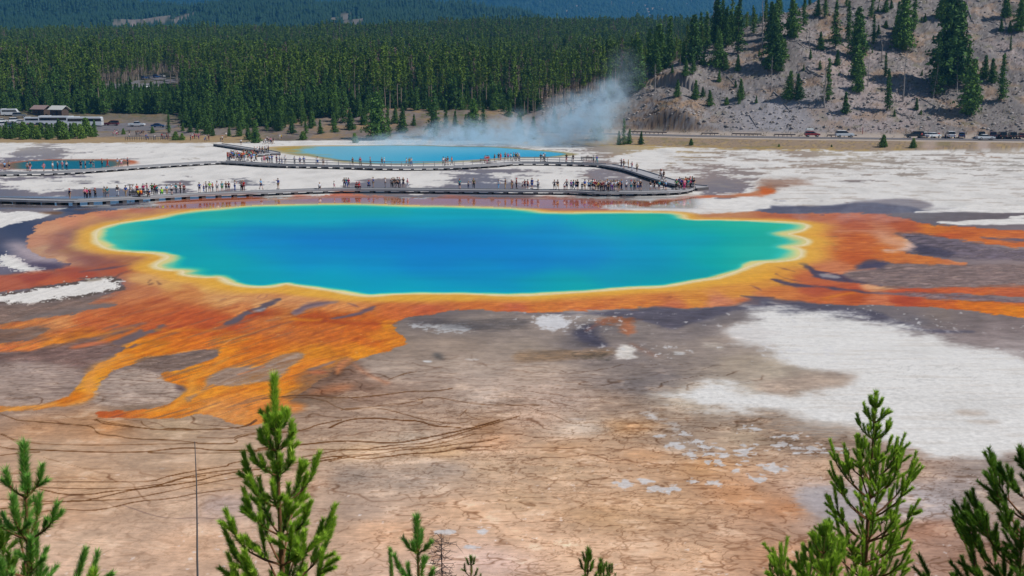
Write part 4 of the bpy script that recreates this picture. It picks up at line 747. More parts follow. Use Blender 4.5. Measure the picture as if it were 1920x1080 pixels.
for i in range(4):
    o=snag_mesh(900+i).build('dead_pine',GREYB); SN.append(o.data); bpy.data.objects.remove(o)
def tree(kind,x,y,z,h,label,group=None,var=None,name='pine_tree',cat='tree',wide=1.):
    ps=PR[kind]; p=ps[var if var is not None else rnd.randrange(len(ps))]; s=h/p.h
    e=empty(name,(x,y,z-.15),rnd.uniform(0,6.28)); e.scale=(s*wide,s*wide,s); tag(e,label,cat,group)
    for nm,me in (('trunk',p.trunk),('crown',p.crown)): link(bpy.data.objects.new(nm,me),e)
    return e
def px_h(u,vb,vt,Y): return max(.6,(vb-vt)/F_*Y*1.02)
I3=lambda x,y:(1280+x/3.,y/3.)
HILL=[ # base x, base y, top y (zoomed view of the hillside), kind, what singles it out
(600,563,405,'fir','dense dark green conifer low on the bare slope, above the white off-road car'),
(648,560,420,'fir','narrower green conifer pressed against the dense one above the white off-road car'),
(815,573,335,'spire','green conifer with a bare pale snag standing in front, left of mid slope'),
(912,640,525,'fir','compact green conifer standing lowest and alone in the middle of the grey slope'),
(328,560,447,'fir','neat dark conifer standing just above the pale scree and rock outcrop'),
(1150,622,395,'spire','open green pine leaning slightly, above the gap between the roadside trees'),
(1625,648,345,'big','broad spreading pine with a long shadow on the lower right slope'),
(1790,570,315,'spire','slim dark pine standing right of the broad spreading pine'),
(1700,445,318,'fir','small dark conifer in the shadow of the tall right-hand clump'),
(1425,545,190,'spire','tall dark spire at the left edge of the biggest hillside clump'),
(1500,475,-30,'big','tallest dark pine in the middle of the biggest hillside clump'),
(1560,470,40,'spire','tall dark spire filling the right side of the biggest hillside clump'),
(1600,500,240,'spire','dark conifer between the tallest clump and the broad spreading pine'),
(1240,285,-10,'big','massive green pine high on the slope, left of the tallest clump'),
(1205,230,20,'spire','green spire joined to the left side of the massive upper pine'),
(1300,178,-40,'spire','tall green pine at the top edge, right of the massive upper pine'),
(985,325,60,'big','wide green pine of the upper middle slope with two tops'),
(930,230,20,'spire','thin ragged pine behind the wide two-topped pine'),
(775,282,185,'fir','small green conifer on the upper left slope beside fallen logs'),
(718,330,278,'fir','tiny green conifer at the foot of a leaning snag'),
(868,368,282,'fir','short bushy conifer beside a pale leaning log'),
(990,520,378,'fir','slender green conifer beside the crooked dead tree'),
(1072,255,95,'spire','narrow green spire above the crooked dead tree'),
(1100,195,142,'fir','tiny conifer right of the narrow green spire, high on the slope'),
(510,395,110,'big','large dark pine at the left shoulder of the slope'),
(545,400,270,'fir','bushy green conifer at the foot of the large left shoulder pine'),
(610,215,0,'big','large green pine on the crest of the left shoulder'),
(680,150,-10,'spire','green pine standing against the blue ridge, right of the crest pine'),
(240,395,300,'fir','round green conifer of a pair on the left shoulder, the left one'),
(310,405,315,'fir','round green conifer of a pair on the left shoulder, the right one'),
(205,462,395,'fir','small yellowish conifer left of the bare slope shoulder pair'),
(70,560,455,'fir','left conifer of three on the lip of the rock outcrop'),
(112,545,488,'fir','middle conifer of three on the lip of the rock outcrop'),
(150,600,512,'fir','right conifer of three on the lip of the rock outcrop, growing from the cliff'),
(115,372,300,'fir','bushy conifer on the ridge line above the rock outcrop'),
(60,400,330,'fir','green conifer at the ridge line, just left of the bushy one'),
(15,475,380,'fir','small conifer at the left end of the outcrop, half in steam'),
(400,190,50,'spire','thin pine on the skyline left of the large shoulder pine'),
(310,300,0,'spire','tall thin pine on the skyline above the left shoulder pair'),
(240,220,60,'spire','slim pine in the row climbing the ridge line'),
(480,110,0,'spire','dark pine on the skyline right above the large shoulder pine'),
(858,270,20,'spire','thin half bare pine with sparse needles on the upper slope'),
(800,100,-60,'spire','pine at the very top edge of the picture, middle of the crest'),
(760,90,0,'fir','low green pine on the crest left of the top edge pine'),
(920,40,-50,'spire','pine standing at the top edge right of the crest'),
(1062,102,-30,'spire','ragged pine at the top edge above the narrow green spire'),
(1145,70,-20,'fir','small green pine at the top edge left of the tall pine'),
(1362,128,80,'fir','tiny conifer left of the tallest clump at its top'),
(1790,180,110,'fir','small conifer in the upper right corner below the dark pines'),
(1815,100,-40,'big','dark pine in the upper right corner'),
(1895,180,0,'big','dark pine cut by the right edge in the upper corner'),
(1840,185,120,'fir','sapling at the right of the upper right corner'),
(1315,622,555,'fir','thin pale sapling left of the broad spreading pine'),
(415,582,540,'fir','tiny sapling on the rim of the pale scree'),
(1345,430,395,'fir','tiny round sapling beside the tall spire'),
(1190,655,615,'fir','low sapling at the foot of the open leaning pine'),
(770,395,345,'fir','small bush-like conifer in the middle of the fallen logs'),
(680,402,368,'fir','tiny bush-like conifer above the dense dark conifer'),
(1340,645,620,'bush','low shrub on the lower right slope'),
(248,590,550,'bush','low shrub on top of the cliff face'),
]
for x,yb,yt,k,lb in HILL:
    u,v=I3(x,yb); X,Y,Z=hit(u,v); tree(k,X,Y,Z,px_h(u,v,yt/3.,Y)*1.0,lb,'conifers on the bare hillside',wide=1.0)
for x,yb,yt,lb in [(1130,828,762,'small green pine on the bank just below the dark parked car'),(1297,834,780,'small dark pine on the bank left of the white roadside cars'),(46,818,780,'young pine at the left end of the roadside bank'),(542,826,808,'low round shrub on the bank below the white off-road car'),(838,828,812,'low dry shrub between two saplings on the bank')]:
    u,v=I3(x,yb); X,Y,Z=hit(u,v); tree('bush',X,Y,Z,px_h(u,v,yt/3.,Y),lb,'saplings on the roadside bank')
HS=[(798,608,325,'pale bare snag standing in front of a green conifer on the lower slope'),(645,470,300,'thin grey snag above the dense dark conifer'),(1240,572,300,'grey bare snag on the middle right slope'),(1408,552,375,'pale snag at the foot of the tall left spire'),(1540,517,325,'white bare snag in front of the biggest clump'),
 (495,515,330,'grey snag below the large left shoulder pine'),(140,270,85,'leaning pale snag on the ridge line at the left'),(712,270,150,'leaning white snag on the upper left slope'),(452,262,0,'tall bare snag on the left shoulder skyline'),(1120,345,185,'thin grey snag left of the massive upper pine'),(1262,330,260,'short grey snag above a pale gully'),(905,460,370,'thin leaning snag in mid slope'),(165,200,0,'bare pole-like snag on the skyline at the left'),(95,180,60,'second bare pole on the skyline, left of the first'),(1040,490,290,'crooked dead tree with curved limbs in mid slope')]
for i,(x,yb,yt,lb) in enumerate(HS):
    u,v=I3(x,yb); X,Y,Z=hit(u,v); h=px_h(u,v,yt/3.,Y); o=link(bpy.data.objects.new('dead_tree',SN[i%4])); o.location=(X,Y,Z); s=h/12; o.scale=(s*1.25,s*1.25,s); o.rotation_euler=(rnd.gauss(0,.05),rnd.gauss(0,.06),rnd.uniform(0,6)); tag(o,lb,'dead tree','bare snags on the hillside')
u,v=640+1765/3,513/3; X,Y,Z=hit(u,v); o=link(bpy.data.objects.new('dead_tree',SN[1])); o.location=(X,Y,Z); s=px_h(u,v,123,Y)/12; o.scale=(s*2.2,s*2.2,s); tag(o,'spreading dark dead tree seen through the top of the steam','dead tree')
# fallen logs
LOGS=[(885,370,930,320,.22),(700,390,790,440,.3),(690,400,770,430,.2),(510,520,600,625,.25),(700,240,705,160,.2),(1570,0,1625,110,.3),(1440,635,1458,575,.28),(1680,225,1790,200,.25),(250,430,290,480,.18),(370,640,415,715,.2),(1060,437,1168,428,.25),(1190,630,1310,672,.25),(1340,560,1430,612,.25),(1560,150,1632,160,.2),(1690,95,1780,150,.2),(560,215,700,285,.2),(370,440,425,395,.15),(1480,560,1540,530,.15),(640,230,700,270,.2),(1150,360,1230,330,.2),(1100,530,1070,535,.3),(880,240,920,270,.15),(1310,520,1400,600,.15),(120,285,200,310,.2),(1450,470,1510,500,.2),(1720,180,1800,195,.15),(1200,620,1240,660,.2),(840,360,850,340,.2),(1600,20,1640,140,.18),(1370,640,1440,600,.15)]
for i,(a,b,c,d,r) in enumerate(LOGS):
    p=hit(*I3(a,b)); q=hit(*I3(c,d)); 
    if math.dist(p,q)>25 or math.dist(p,q)<.8: continue
    b_=MB(); p=np.array(p); q=np.array(q); L=math.dist(p,q); m=8; P=[]
    for k in range(m):
        w_=p+(q-p)*k/(m-1); P.append((w_[0]-p[0],w_[1]-p[1],float(terrain([w_[0]],[w_[1]])[0])+r*.55-p[2]))
    b_.tube(P,np.linspace(r,r*.35,m),6)
    for k in range(5):
        t=rnd.uniform(.2,.95); w_=np.array(P[int(t*(m-1))]); b_.tube([w_,w_+np.array((rnd.gauss(0,.6),rnd.gauss(0,.6),rnd.uniform(.3,1.)))],[.05,.02],3,cap=False)
    o=b_.build('fallen_log',GREYB); o.location=tuple(p); tag(o,'grey fallen trunk on the bare hillside','log','fallen logs on the hillside')
# trees about the far pool and the left bank (photo positions of their feet)
MIDS=[(640+200/3,262,176,'big',1.15,'great dark pine with a round crown behind the far pool, largest of the bank'),(640+265/3,258,200,'spire',1.,'dark pine leaning on the right side of the great round pine'),
(640+740/3,262,188,'big',1.1,'broad dark pine half hidden by steam behind the pool'),(640+800/3,255,196,'spire',1.2,'tall green pine right of the broad pine in the steam'),(640+700/3,258,215,'spire',1.,'dark pine left of the broad pine in the steam'),
(640+520/3,258,172,'spire',1.2,'tall grey-green pine between the two great pines'),(640+345/3,250,203,'fir',1.,'green pine with a bare foot between great pine and steam'),(640+590/3,242,190,'spire',1.,'slim pine behind the pool, left of the steam column'),
(640+1000/3,262,212,'big',1.,'dark pine wrapped in the thick steam'),(640+1080/3,262,220,'fir',1.,'pine seen dimly through the steam, left of the column'),(640+1200/3,250,205,'fir',1.,'green pine on the foot of the bare spur'),(640+1290/3,222,202,'fir',1.,'small bushy pine on the slope of the spur'),(640+1150/3,245,222,'fir',1.,'small pine below the bare spur beside the steam'),
(640+1440/3,262,212,'fir',1.,'dim pine inside the steam column'),(640+1590/3,272,222,'spire',1.,'grey pine at the right side of the steam column'),(640+1620/3,270,242,'fir',1.,'green pine behind the right end of the railing walk'),(640+1685/3,271,246,'fir',1.,'bright green pine beside the road verge right of the steam'),(640+1560/3,272,246,'fir',.9,'young pine left of the bright green pine'),
(640+1890/3,181,150,'fir',1.,'small pine at the top of the rock outcrop'),(640+1860/3,155,139,'fir',1.,'tiny pine on the open spur right of the dead tree'),(640+1585/3,168,152,'fir',1.,'small pine where the forest meets the spur'),
(1440/3,268,226,'fir',1.25,'dark bushy pine standing beside the crowd at the left walkway'),(1225/3,238,210,'spire',1.,'slim dark pine behind the left lot near the brown bank'),(1705/3,262,247,'bush',1.5,'round dark shrub on the gravel left of the far pool'),(990/3,263,247,'bush',1.3,'pair-like shrub beside the path fence'),(1025/3,263,250,'bush',1.2,'smaller shrub on the path edge, right of the first'),
(1395/3,262,232,'fir',1.,'young pine left of the dark bushy pine'),(1200/3,255,235,'fir',1.,'young pine on the dry grass by the path'),(1160/3,252,232,'fir',1.,'young pine in the middle of the dry grass clearing'),(1110/3,250,232,'fir',1.,'young pine left of the clearing'),(1070/3,248,228,'fir',1.1,'bushy young pine right of the blue car'),(1030/3,246,230,'fir',1.,'smaller bushy pine right of the blue car'),(858/3,250,238,'bush',1.,'lone sapling in front of the blue car'),(695/3,252,241,'bush',1.,'lone sapling beside the path left of the white pickup'),
(1290/3,256,236,'fir',1.,'young pine right of the dry grass clearing'),(1350/3,256,228,'fir',1.1,'dense young pine near the path bend'),(950/3,250,214,'spire',1.2,'dark ragged pine right of the blue car'),(1090/3,226,210,'fir',1.,'small pine in front of the white car in the trees'),(1015/3,224,204,'fir',1.,'dark small pine left of the white car in the trees'),
(1800/3,251,225,'fir',1.,'bushy pine on the bank left of the great round pine'),(1720/3,252,215,'spire',1.,'dark pine on the left part of the bank'),(1640/3,250,222,'fir',1.1,'wide young pine on the bank behind the shrub'),(1580/3,246,212,'spire',1.,'dark narrow pine on the bank'),(1500/3,246,216,'spire',1.,'tall pine behind the gravel at the left'),(1880/3,248,222,'fir',1.1,'pine just left of the great round pine'),(640+50/3,244,205,'fir',1.1,'bushy pine touching the left side of the great round pine'),(640+410/3,236,214,'fir',1.,'small bright pine on the brown bank'),(640+305/3,232,200,'fir',1.,'bright young pine above the brown bank'),(640+640/3,238,208,'fir',.9,'young pine on the reddish bank'),(640+75/3,268,250,'bush',1.,'dry small shrub on the shore'),]
for u,vb,vt,k,wd,lb in MIDS:
    X,Y,Z=hit(u,vb); tree(k,X,Y,Z,px_h(u,vb,vt,Y),lb,'pines on the bank behind the flats',wide=wd)
# young pines screening the car park on the left
n=0
for i in range(34):
    u=-10+i*5.7+rnd.uniform(-2,2); vb=rnd.uniform(254,262); X,Y,Z=hit(u,vb); tree(('bush','fir')[rnd.random()<.5],X,Y,Z,rnd.uniform(3.4,5.4)*(.75 if i%6==2 else 1),'young pine of the thicket before the coaches','young pines in front of the car park')
# front rows of the forest, each with its bare trunk
def blocked(u,Y):
    if u<345 and Y<478: return True
    if 186<u<345: return True
    if 195<u<335 and 500<Y<640: return True
    return False
used=[]; fr=0; tries=0
while fr<115 and tries<5000:
    tries+=1; u=rnd.uniform(-60,1190); D=(rnd.uniform(395,425) if u>520 else rnd.uniform(470,500) if u<360 else rnd.uniform(425,470))+rnd.uniform(0,14)
    if u>1010: D+= (u-1010)*.16
    if blocked(u,D) or any(abs(u-a)<3.5 and abs(D-b)<9 for a,b in used): continue
    s=float(s_of(u)); X=s*D; Z=float(terrain([X],[D])[0]); used.append((u,D)); fr+=1
    tree('dead' if fr%23==5 else 'spire' if (u<430 and rnd.random()<.75) else 'lodge',X,D,Z,rnd.uniform(12.5,18.5),'tall lodgepole pine with a bare lower trunk in the front of the forest','tall pines along the forest front')
k=0
while k<44:
    u=rnd.uniform(1290,1925); v=rnd.triangular(-30,215,10); X,Y,Z=hit(u,v); k+=1
    tree(rnd.choice(('fir','fir','spire','bush')),X,Y,Z,rnd.choice((1.2,1.6,2.2,3.,4.5,7.)),'conifer of the loose scatter over the hillside','loose scatter of conifers on the bare hillside')
# pines along the crest of the bare spur
k=0
while k<58:
    u=rnd.uniform(1135,1470); s=float(s_of(u)); cz=float(crestZ(s)); D=float(roadD(s))+5+cz/.60+rnd.uniform(-22,14)*(.45 if u<1250 else 1); X=s*D; Z=float(terrain([X],[D])[0]); k+=1
    tree(rnd.choice(('spire','lodge','fir','spire')),X,D,Z,rnd.uniform(6,15),'pine of the ragged row along the spur crest','pines along the crest')
# the rest of the forest
def forest_points(n,d0,d1,s0,s1,rs,cond):
    D=np.sqrt(rs.uniform(d0*d0,d1*d1,n)); s=rs.uniform(s0,s1,n); X=s*D; m=cond(s,D,X); X=X[m];D=D[m]; return X,D,terrain(X,D)
rs=np.random.RandomState(5); sL,sR=float(s_of(-260)),float(s_of(2150))
def cond1(s,D,X):
    u=s/.987*F_+960; ok=np.ones(len(s),bool)
    front=np.interp(u,[-300,350,420,520,900,1010,1200,1300],[486,482,448,428,415,425,455,480]); ok&=D>front+2
    vg=ground2px(X,D,terrain(X,D))[1]; un=u+fbm(D/9,X/9,2,3.)*14; ok&=~((un>196)&(un<330)&(vg<176)&(vg>np.interp(u,[200,330],[163,143]))); ok&=~((u>240)&(u<262)&(D<560)&(D>470))
    h,d,back=hill(X,D); cz=crestZ(s); ok&=~((s>s_of(1000))&(d<cz/.6+4)&(d>-60)); ok&=~((s>s_of(1500))&(d<cz/.6+90)); ok&=~((s>s_of(1560))); ok&=~((u>186)&(u<345)&(D<545)) 
    return ok
X1,Y1,Z1=forest_points(58000,430,1330,sL,sR,rs,cond1); gp_=(fbm(X1/22,Y1/30,4,411.)<.42)|(Y1<470); X1,Y1,Z1=X1[gp_],Y1[gp_],Z1[gp_]; hm=1+.30*np.clip(fbm(X1/35,Y1/45,3,413.),-1,1)
def scatter(name,X,Y,Z,protos,smin,smax,rs,label,scl=1.):
    me=bpy.data.meshes.new(name); n=len(X); me.vertices.add(n); me.vertices.foreach_set('co',np.stack([X,Y,Z-.2],1).astype(np.float32).ravel())
    def at_(nm,t,a,k='value'): at=me.attributes.new(nm,t,'POINT'); at.data.foreach_set(k,np.asarray(a).ravel())
    at_('vid','INT',rs.randint(0,len(protos),n).astype(np.int32)); sc=rs.uniform(smin,smax,n)*scl; wd=sc*rs.uniform(.85,1.25,n)
    at_('scl','FLOAT_VECTOR',np.stack([wd,wd,sc],1).astype(np.float32),'vector'); at_('rot','FLOAT_VECTOR',np.stack([rs.normal(0,.02,n),rs.normal(0,.02,n),rs.uniform(0,6.28,n)],1).astype(np.float32),'vector')
    ng=bpy.data.node_groups.new(name,'GeometryNodeTree'); ng.interface.new_socket('Geometry',in_out='INPUT',socket_type='NodeSocketGeometry'); ng.interface.new_socket('Geometry',in_out='OUTPUT',socket_type='NodeSocketGeometry')
    gi=ng.nodes.new('NodeGroupInput'); go=ng.nodes.new('NodeGroupOutput'); N=ng.nodes; L=ng.links
    def na(nm,t): a=N.new('GeometryNodeInputNamedAttribute'); a.data_type=t; a.inputs[0].default_value=nm; return [o for o in a.outputs if o.enabled and o.name=='Attribute'][0]
    out=N.new('GeometryNodeJoinGeometry')
    for part in (0,1):
        j=N.new('GeometryNodeJoinGeometry')
        for p in protos:
            oi=N.new('GeometryNodeObjectInfo'); oi.inputs['Object'].default_value=p[part]; oi.inputs['As Instance'].default_value=True; oi.transform_space='ORIGINAL'; L.new(oi.outputs['Geometry'],j.inputs[0])
        ip=N.new('GeometryNodeInstanceOnPoints'); ip.inputs['Pick Instance'].default_value=True; L.new(gi.outputs[0],ip.inputs['Points']); L.new(j.outputs[0],ip.inputs['Instance'])
        L.new(na('vid','INT'),ip.inputs['Instance Index']); L.new(na('rot','FLOAT_VECTOR'),ip.inputs['Rotation']); L.new(na('scl','FLOAT_VECTOR'),ip.inputs['Scale']); L.new(ip.outputs[0],out.inputs[0])
    L.new(out.outputs[0],go.inputs[0])
    o=link(bpy.data.objects.new(name,me)); md=o.modifiers.new('trees','NODES'); md.node_group=ng; return tag(o,label,'forest',kind='stuff')
def find_parts(mesh_list):
    res=[]
    for p in mesh_list:
        for o in bpy.data.objects:
            if o.data==p.crown and o.parent: res.append((o,[c for c in o.parent.children if c.data==p.trunk][0])); break
    return res
bpy.context.view_layer.update()
lodgeP=find_parts(PR['lodge']+PR['dead'])
scatter('pine_forest',X1,Y1,Z1,lodgeP,.55,1.14,rs,'dense green pine forest rising behind the flats',hm)
# bushy undergrowth pines at the foot of the forest
def cond2(s,D,X):
    u=s/.987*F_+960; ok=cond1(s,D+6,X); front=np.interp(u,[-300,345,360,520,900,1200],[486,482,436,418,412,455]); ok=~((u>186)&(u<345)&(D>540))&~((u<345)&(D<470)); return ok&(D<front+40+rs.uniform(0,60,len(s)))&(u<1010)&(D>front-rs.exponential(26,len(s))*(u<700)-rs.exponential(9,len(s))*(u>=700)-2)&(rs.uniform(0,1,len(s))<np.interp(u,[560,700],[1,.45]))
Xu,Yu,Zu=forest_points(9000,366,540,sL,float(s_of(1010)),rs,cond2)
scatter('young_forest',Xu,Yu,Zu,find_parts(PR['fir']+PR['spire'][:2]),.3,.85,rs,'low young pines at the foot of the forest',np.where((np.abs(Xu/Yu-s_of(265))<.033)&(Yu>480),.5,1.))
def ridge(name,n,d0,d1,h,w_,label,rs,cond=None,thin=.15):
    D=np.sqrt(rs.uniform(d0*d0,d1*d1,n)); s=rs.uniform(s_of(-500),s_of(2400),n); X=s*D; m=fbm(X/(d0*.06),D/(d0*.06),3,401.)>-.55+0*D
    if cond is not None: m&=cond(s,D,X)
    X=X[m];D=D[m]; Z=terrain(X,D); n=len(X); H=h*rs.uniform(.6,1.25,n); Wd=w_*rs.uniform(.7,1.3,n); K=5; V=[];F=[]
    ang=rs.uniform(0,6.28,n)[:,None]+np.arange(K)[None,:]*2*np.pi/K; jit=rs.uniform(.6,1.3,(n,K))
    def ring(zf,rf): return np.stack([X[:,None]+np.cos(ang)*Wd[:,None]*rf*jit,D[:,None]+np.sin(ang)*Wd[:,None]*rf*jit,(Z+H*zf)[:,None]+np.zeros((n,K))],2)
    r1=ring(.02,1.); tip1=np.stack([X,D,Z+H*.75],1)[:,None,:]; r2=ring(.45,.72); tip2=np.stack([X,D,Z+H],1)[:,None,:]
    V=np.concatenate([r1,tip1,r2,tip2],1).reshape(-1,3); b=(np.arange(n)*(2*K+2))[:,None]; F=[]
    for k in range(K):
        F.append(np.stack([b[:,0]+k,b[:,0]+(k+1)%K,b[:,0]+K],1)); F.append(np.stack([b[:,0]+K+1+k,b[:,0]+K+1+(k+1)%K,b[:,0]+2*K+1],1))
    o=np_mesh(name,V,np.concatenate(F),NF); return tag(o,label,'forest',kind='stuff')
def clr(s,D,X):
    k=np.zeros(len(s),bool)
    for c in CLIFFS: k|=(np.sqrt(((X-c[0])/c[2])**2+((D-c[1]+14)/(c[3]*1.5))**2)+.35*fbm(X/12,D/12,2,7.))<1.
    return ~k
ridge('ridge_forest',52000,1330,2620,15,3.6,'bluish pine forest covering the middle ridge',rs,clr)
ridge('far_ridge_forest',52000,3700,6000,24,11,'blue hazy forest on the far ridge',rs)
# boulders, scree and dry brush strewn over the hillside: nobody could count them
def hill_points(n,rs,lo=5,hi=95):
    s=rs.uniform(s_of(1015),s_of(2050),n); d=rs.uniform(0,1,n)**1.3*(hi-lo)+lo; D=roadD(s)+d; X=s*D; return X,D,terrain(X,D)
rs=np.random.RandomState(19); X,Y,Z=hill_points(4600,rs,8); r=.10+.22*rs.uniform(0,1,len(X))**3*2
t_=(1+5**.5)/2; IV=np.array([(-1,t_,0),(1,t_,0),(-1,-t_,0),(1,-t_,0),(0,-1,t_),(0,1,t_),(0,-1,-t_),(0,1,-t_),(t_,0,-1),(t_,0,1),(-t_,0,-1),(-t_,0,1)])/1.9
IF=np.array([(0,11,5),(0,5,1),(0,1,7),(0,7,10),(0,10,11),(1,5,9),(5,11,4),(11,10,2),(10,7,6),(7,1,8),(3,9,4),(3,4,2),(3,2,6),(3,6,8),(3,8,9),(4,9,5),(2,4,11),(6,2,10),(8,6,7),(9,8,1)])
V=IV[None]*rs.uniform(.6,1.3,(len(X),12,1))*(r[:,None,None]*np.array([1.2,1.,.8]))+np.stack([X,Y,Z+r*.25],1)[:,None,:]
RK=Mat('hill_rock',.9,.15).vary(tuple(lin((112,104,100))),tuple(lin((176,168,164))),island=True).m
tag(np_mesh('scree_rocks',V.reshape(-1,3),(IF[None]+12*np.arange(len(X))[:,None,None]).reshape(-1,3),RK),'grey stones and small boulders strewn over the hillside','rocks',kind='stuff')
X,Y,Z=hill_points(2600,rs,4,110); k=fbm(X/9,Y/9,3,421.)>-.15; X,Y,Z=X[k],Y[k],Z[k]; P=np.stack([X,Y,Z+.2],1); P=np.repeat(P,7,0)+rs.normal(0,.28,(len(X)*7,3)); V,F=clumps(P,np.full(len(P),.16),rs,2)
BRM=Mat('dry_brush',.9,.1).vary(tuple(lin((92,88,62))),tuple(lin((150,136,104))),island=True).m
tag(np_mesh('dry_brush',V,F,BRM),'low dry brush and tufts over the hillside','brush',kind='stuff')
print('TREES',round(time.time()-T0,1))
# ============================================================ haze
bpy.ops.mesh.primitive_cube_add(size=1); hz=bpy.context.object; hz.name='haze'; hz.data.name='haze'
hz.scale=(18000,10400,900); hz.location=(0,4700,-80+450)
M=Mat('haze_air'); vp=M.n('ShaderNodeVolumePrincipled'); vp.inputs['Color'].default_value=(.12,.50,1,1); vp.inputs['Density'].default_value=.000105; vp.inputs['Anisotropy'].default_value=.2
out=M.t.nodes['Material Output']; M.t.nodes.remove(M.b); M.l(vp.outputs[0],out.inputs['Volume']); hz.data.materials.append(M.m); tag(hz,'thin blue air over the valley','haze',kind='stuff')
# ============================================================ young pines close to the viewpoint
def needle_mat(name,c1,c2):
    M=Mat(name,.55,.25); M.vary(tuple(lin(c1)),tuple(lin(c2)),island=True)
    tr=M.n('ShaderNodeBsdfTranslucent'); mx=M.n('ShaderNodeMixShader'); mx.inputs[0].default_value=.3; src=M.b.inputs['Base Color'].links[0].from_socket; M.l(src,tr.inputs[0]); M.l(M.b.outputs[0],mx.inputs[1]); M.l(tr.outputs[0],mx.inputs[2]); M.l(mx.outputs[0],M.t.nodes['Material Output'].inputs['Surface']); return M.m
NY1=needle_mat('fresh_needles',(128,180,46),(216,238,98)); NY2=needle_mat('blue_green_needles',(84,150,58),(172,218,104)); NY3=needle_mat('old_needles',(74,122,38),(142,180,62))
TW=simple('twig_bark',(126,88,62),.85,.15,.25,6.); BUD=simple('cone_brown',(132,74,52),.8,.2,.2,9.)
def needle_tris(segs,rs):
    """segs: start, end, count, needle length, spread angle -> thin pointed leaves along each shoot"""
    Vs=[]
    for a,b,n,L,ang in segs:
        a=np.array(a);b=np.array(b); ax=b-a; l=np.linalg.norm(ax)+1e-9; ax=ax/l; t=rs.uniform(0,1.0,n)[:,None]
        up=np.array((0,0,1.)) if abs(ax[2])<.9 else np.array((1.,0,0)); r=np.cross(ax,up); r/=np.linalg.norm(r); u=np.cross(r,ax)
        ph=rs.uniform(0,6.283,n)[:,None]; pr=r*np.cos(ph)+u*np.sin(ph); an=np.radians(ang)*rs.uniform(.6,1.3,n)[:,None]
        d=ax*np.cos(an)+pr*np.sin(an); d[:,2]+=.12; P=a+(b-a)*t; Ln=L*rs.uniform(.75,1.15,n)[:,None]; sd_=np.cross(d,pr+rs.normal(0,.5,(n,3))); sd_/=np.linalg.norm(sd_,axis=1)[:,None]+1e-9
        wd=.0032*(.6+L*12*.4)
        Vs.append(np.stack([P-sd_*wd,P+sd_*wd,P+d*Ln],1).reshape(-1,3))
    V=np.concatenate(Vs); return V,np.arange(len(V)).reshape(-1,3)
def young_pine(u,v,D,label,seed,mat,lead=.45,whorl=.36,slope=.42,upw=.75,nb=(4,6),fat=.055,dens=1.,lowest=None,spread=1.,skip=.0,maxb=1.1,name='young_pine',dirs=None):
    rs=np.random.RandomState(seed); rr=random.Random(seed); dx=(u-960.)/F_; dy=-(v-540.)/F_; yy=CP+dy*SP; zz=dy*CP-SP; X=D*dx/yy; zt=20+D*zz/yy; zb=slope_z(X,D)-.1; h=zt-zb
    e=empty(name,(X,D,zb)); tag(e,label,'pine tree','young pines in the foreground')
    low=lowest if lowest else min(h*.85,2.6); segs=[]; tb=MB(); lean=np.array((rr.gauss(0,.02),rr.gauss(0,.02)))
    def tp(d): return np.array((lean[0]*d,lean[1]*d,h-d))     # d = distance below the top
    n=10; pts=[tp(h*1.0-i*(h-.02)/(n-1)) for i in range(n)]; tb.tube(pts,np.linspace(.012+.009*h,.005,n),7)
    segs.append((tp(lead),tp(.02),int(1100*dens*lead/.45),fat*1.25,44,1)); segs.append((tp(lead+.5),tp(lead),int(420*dens),fat,50)); segs.append((tp(lead+1.4),tp(lead+.5),int(380*dens),fat*.9,60))
    d=lead*1.12; wi=0; bb=MB()
    while d<low:
        k=rr.randint(*nb); off=rr.uniform(0,6.28); L0=(.05+slope*max(d-lead*.55,.05)*rr.uniform(.9,1.15)) if d<1.6 else .05+slope*(1.6-lead*.55+(d-1.6)*.55); L0=min(L0,maxb)
        for i in range(k):
            if rr.random()<skip: continue
            a=off+i*6.283/k+rr.gauss(0,.2); L=L0*rr.uniform(.7,1.2)*spread; q=np.array((math.cos(a),math.sin(a),0.)); P=[tp(d)]
            el=rr.uniform(.35,.65)
            m=4
            for j in range(1,m+1):
                f=j/m; el2=el+upw*f*f*1.05; P.append(P[-1]+(q*math.cos(el2)+np.array((0,0,math.sin(el2))))*L/m*1.08)
            bb.tube(P,np.linspace(.006+.010*L,.004,m+1),5,cap=False)
            tip=max(.10,min(.22,L*.5)); e1=P[-1]; e0=P[-2]; ax=(e1-e0)/np.linalg.norm(e1-e0); e2=e1+ax*tip*.55
            segs.append((e1-ax*tip*.55,e2,int(340*dens*tip/.16),fat*.95,38,1)); bb.tube([e1,e2],[.004,.003],4,cap=False)
            for j in range(1,m): 
                if j>1 or L<.4: segs.append((P[j],P[j+1],int(95*dens*L/m/.1),fat*.95,50))
            # side shoots
            ns=int(L/.13) 
            for s_ in range(ns):
                f=rr.uniform(.35,.92); jj=min(int(f*m),m-1); bp=P[jj]+(P[jj+1]-P[jj])*(f*m-jj); sa=a+rr.choice((-1,1))*rr.uniform(.5,1.1); sl=L*rr.uniform(.16,.36)+.05; se=rr.uniform(.5,1.2)
                ed=bp+np.array((math.cos(sa)*math.cos(se),math.sin(sa)*math.cos(se),math.sin(se)))*sl; bb.tube([bp,ed],[.005,.003],4,cap=False)
                segs.append((bp+(ed-bp)*.25,ed,int(240*dens*sl/.15),fat*.85,40,1))
        d+=whorl*rr.uniform(.45,.75) if d>lead*1.2 else whorl*rr.uniform(.4,.6); wi+=1
    tb.build('trunk',TW,e,True); bb.build('branches',TW,e)
    for nm_,gs,mt_ in (('old_needles',[g for g in segs if len(g)==5],NY3),('new_needles',[g for g in segs if len(g)==6],mat)):
        if gs: V,F=needle_tris([g[:5] for g in gs],rs); np_mesh(nm_,V,F,mt_,e)
    return e
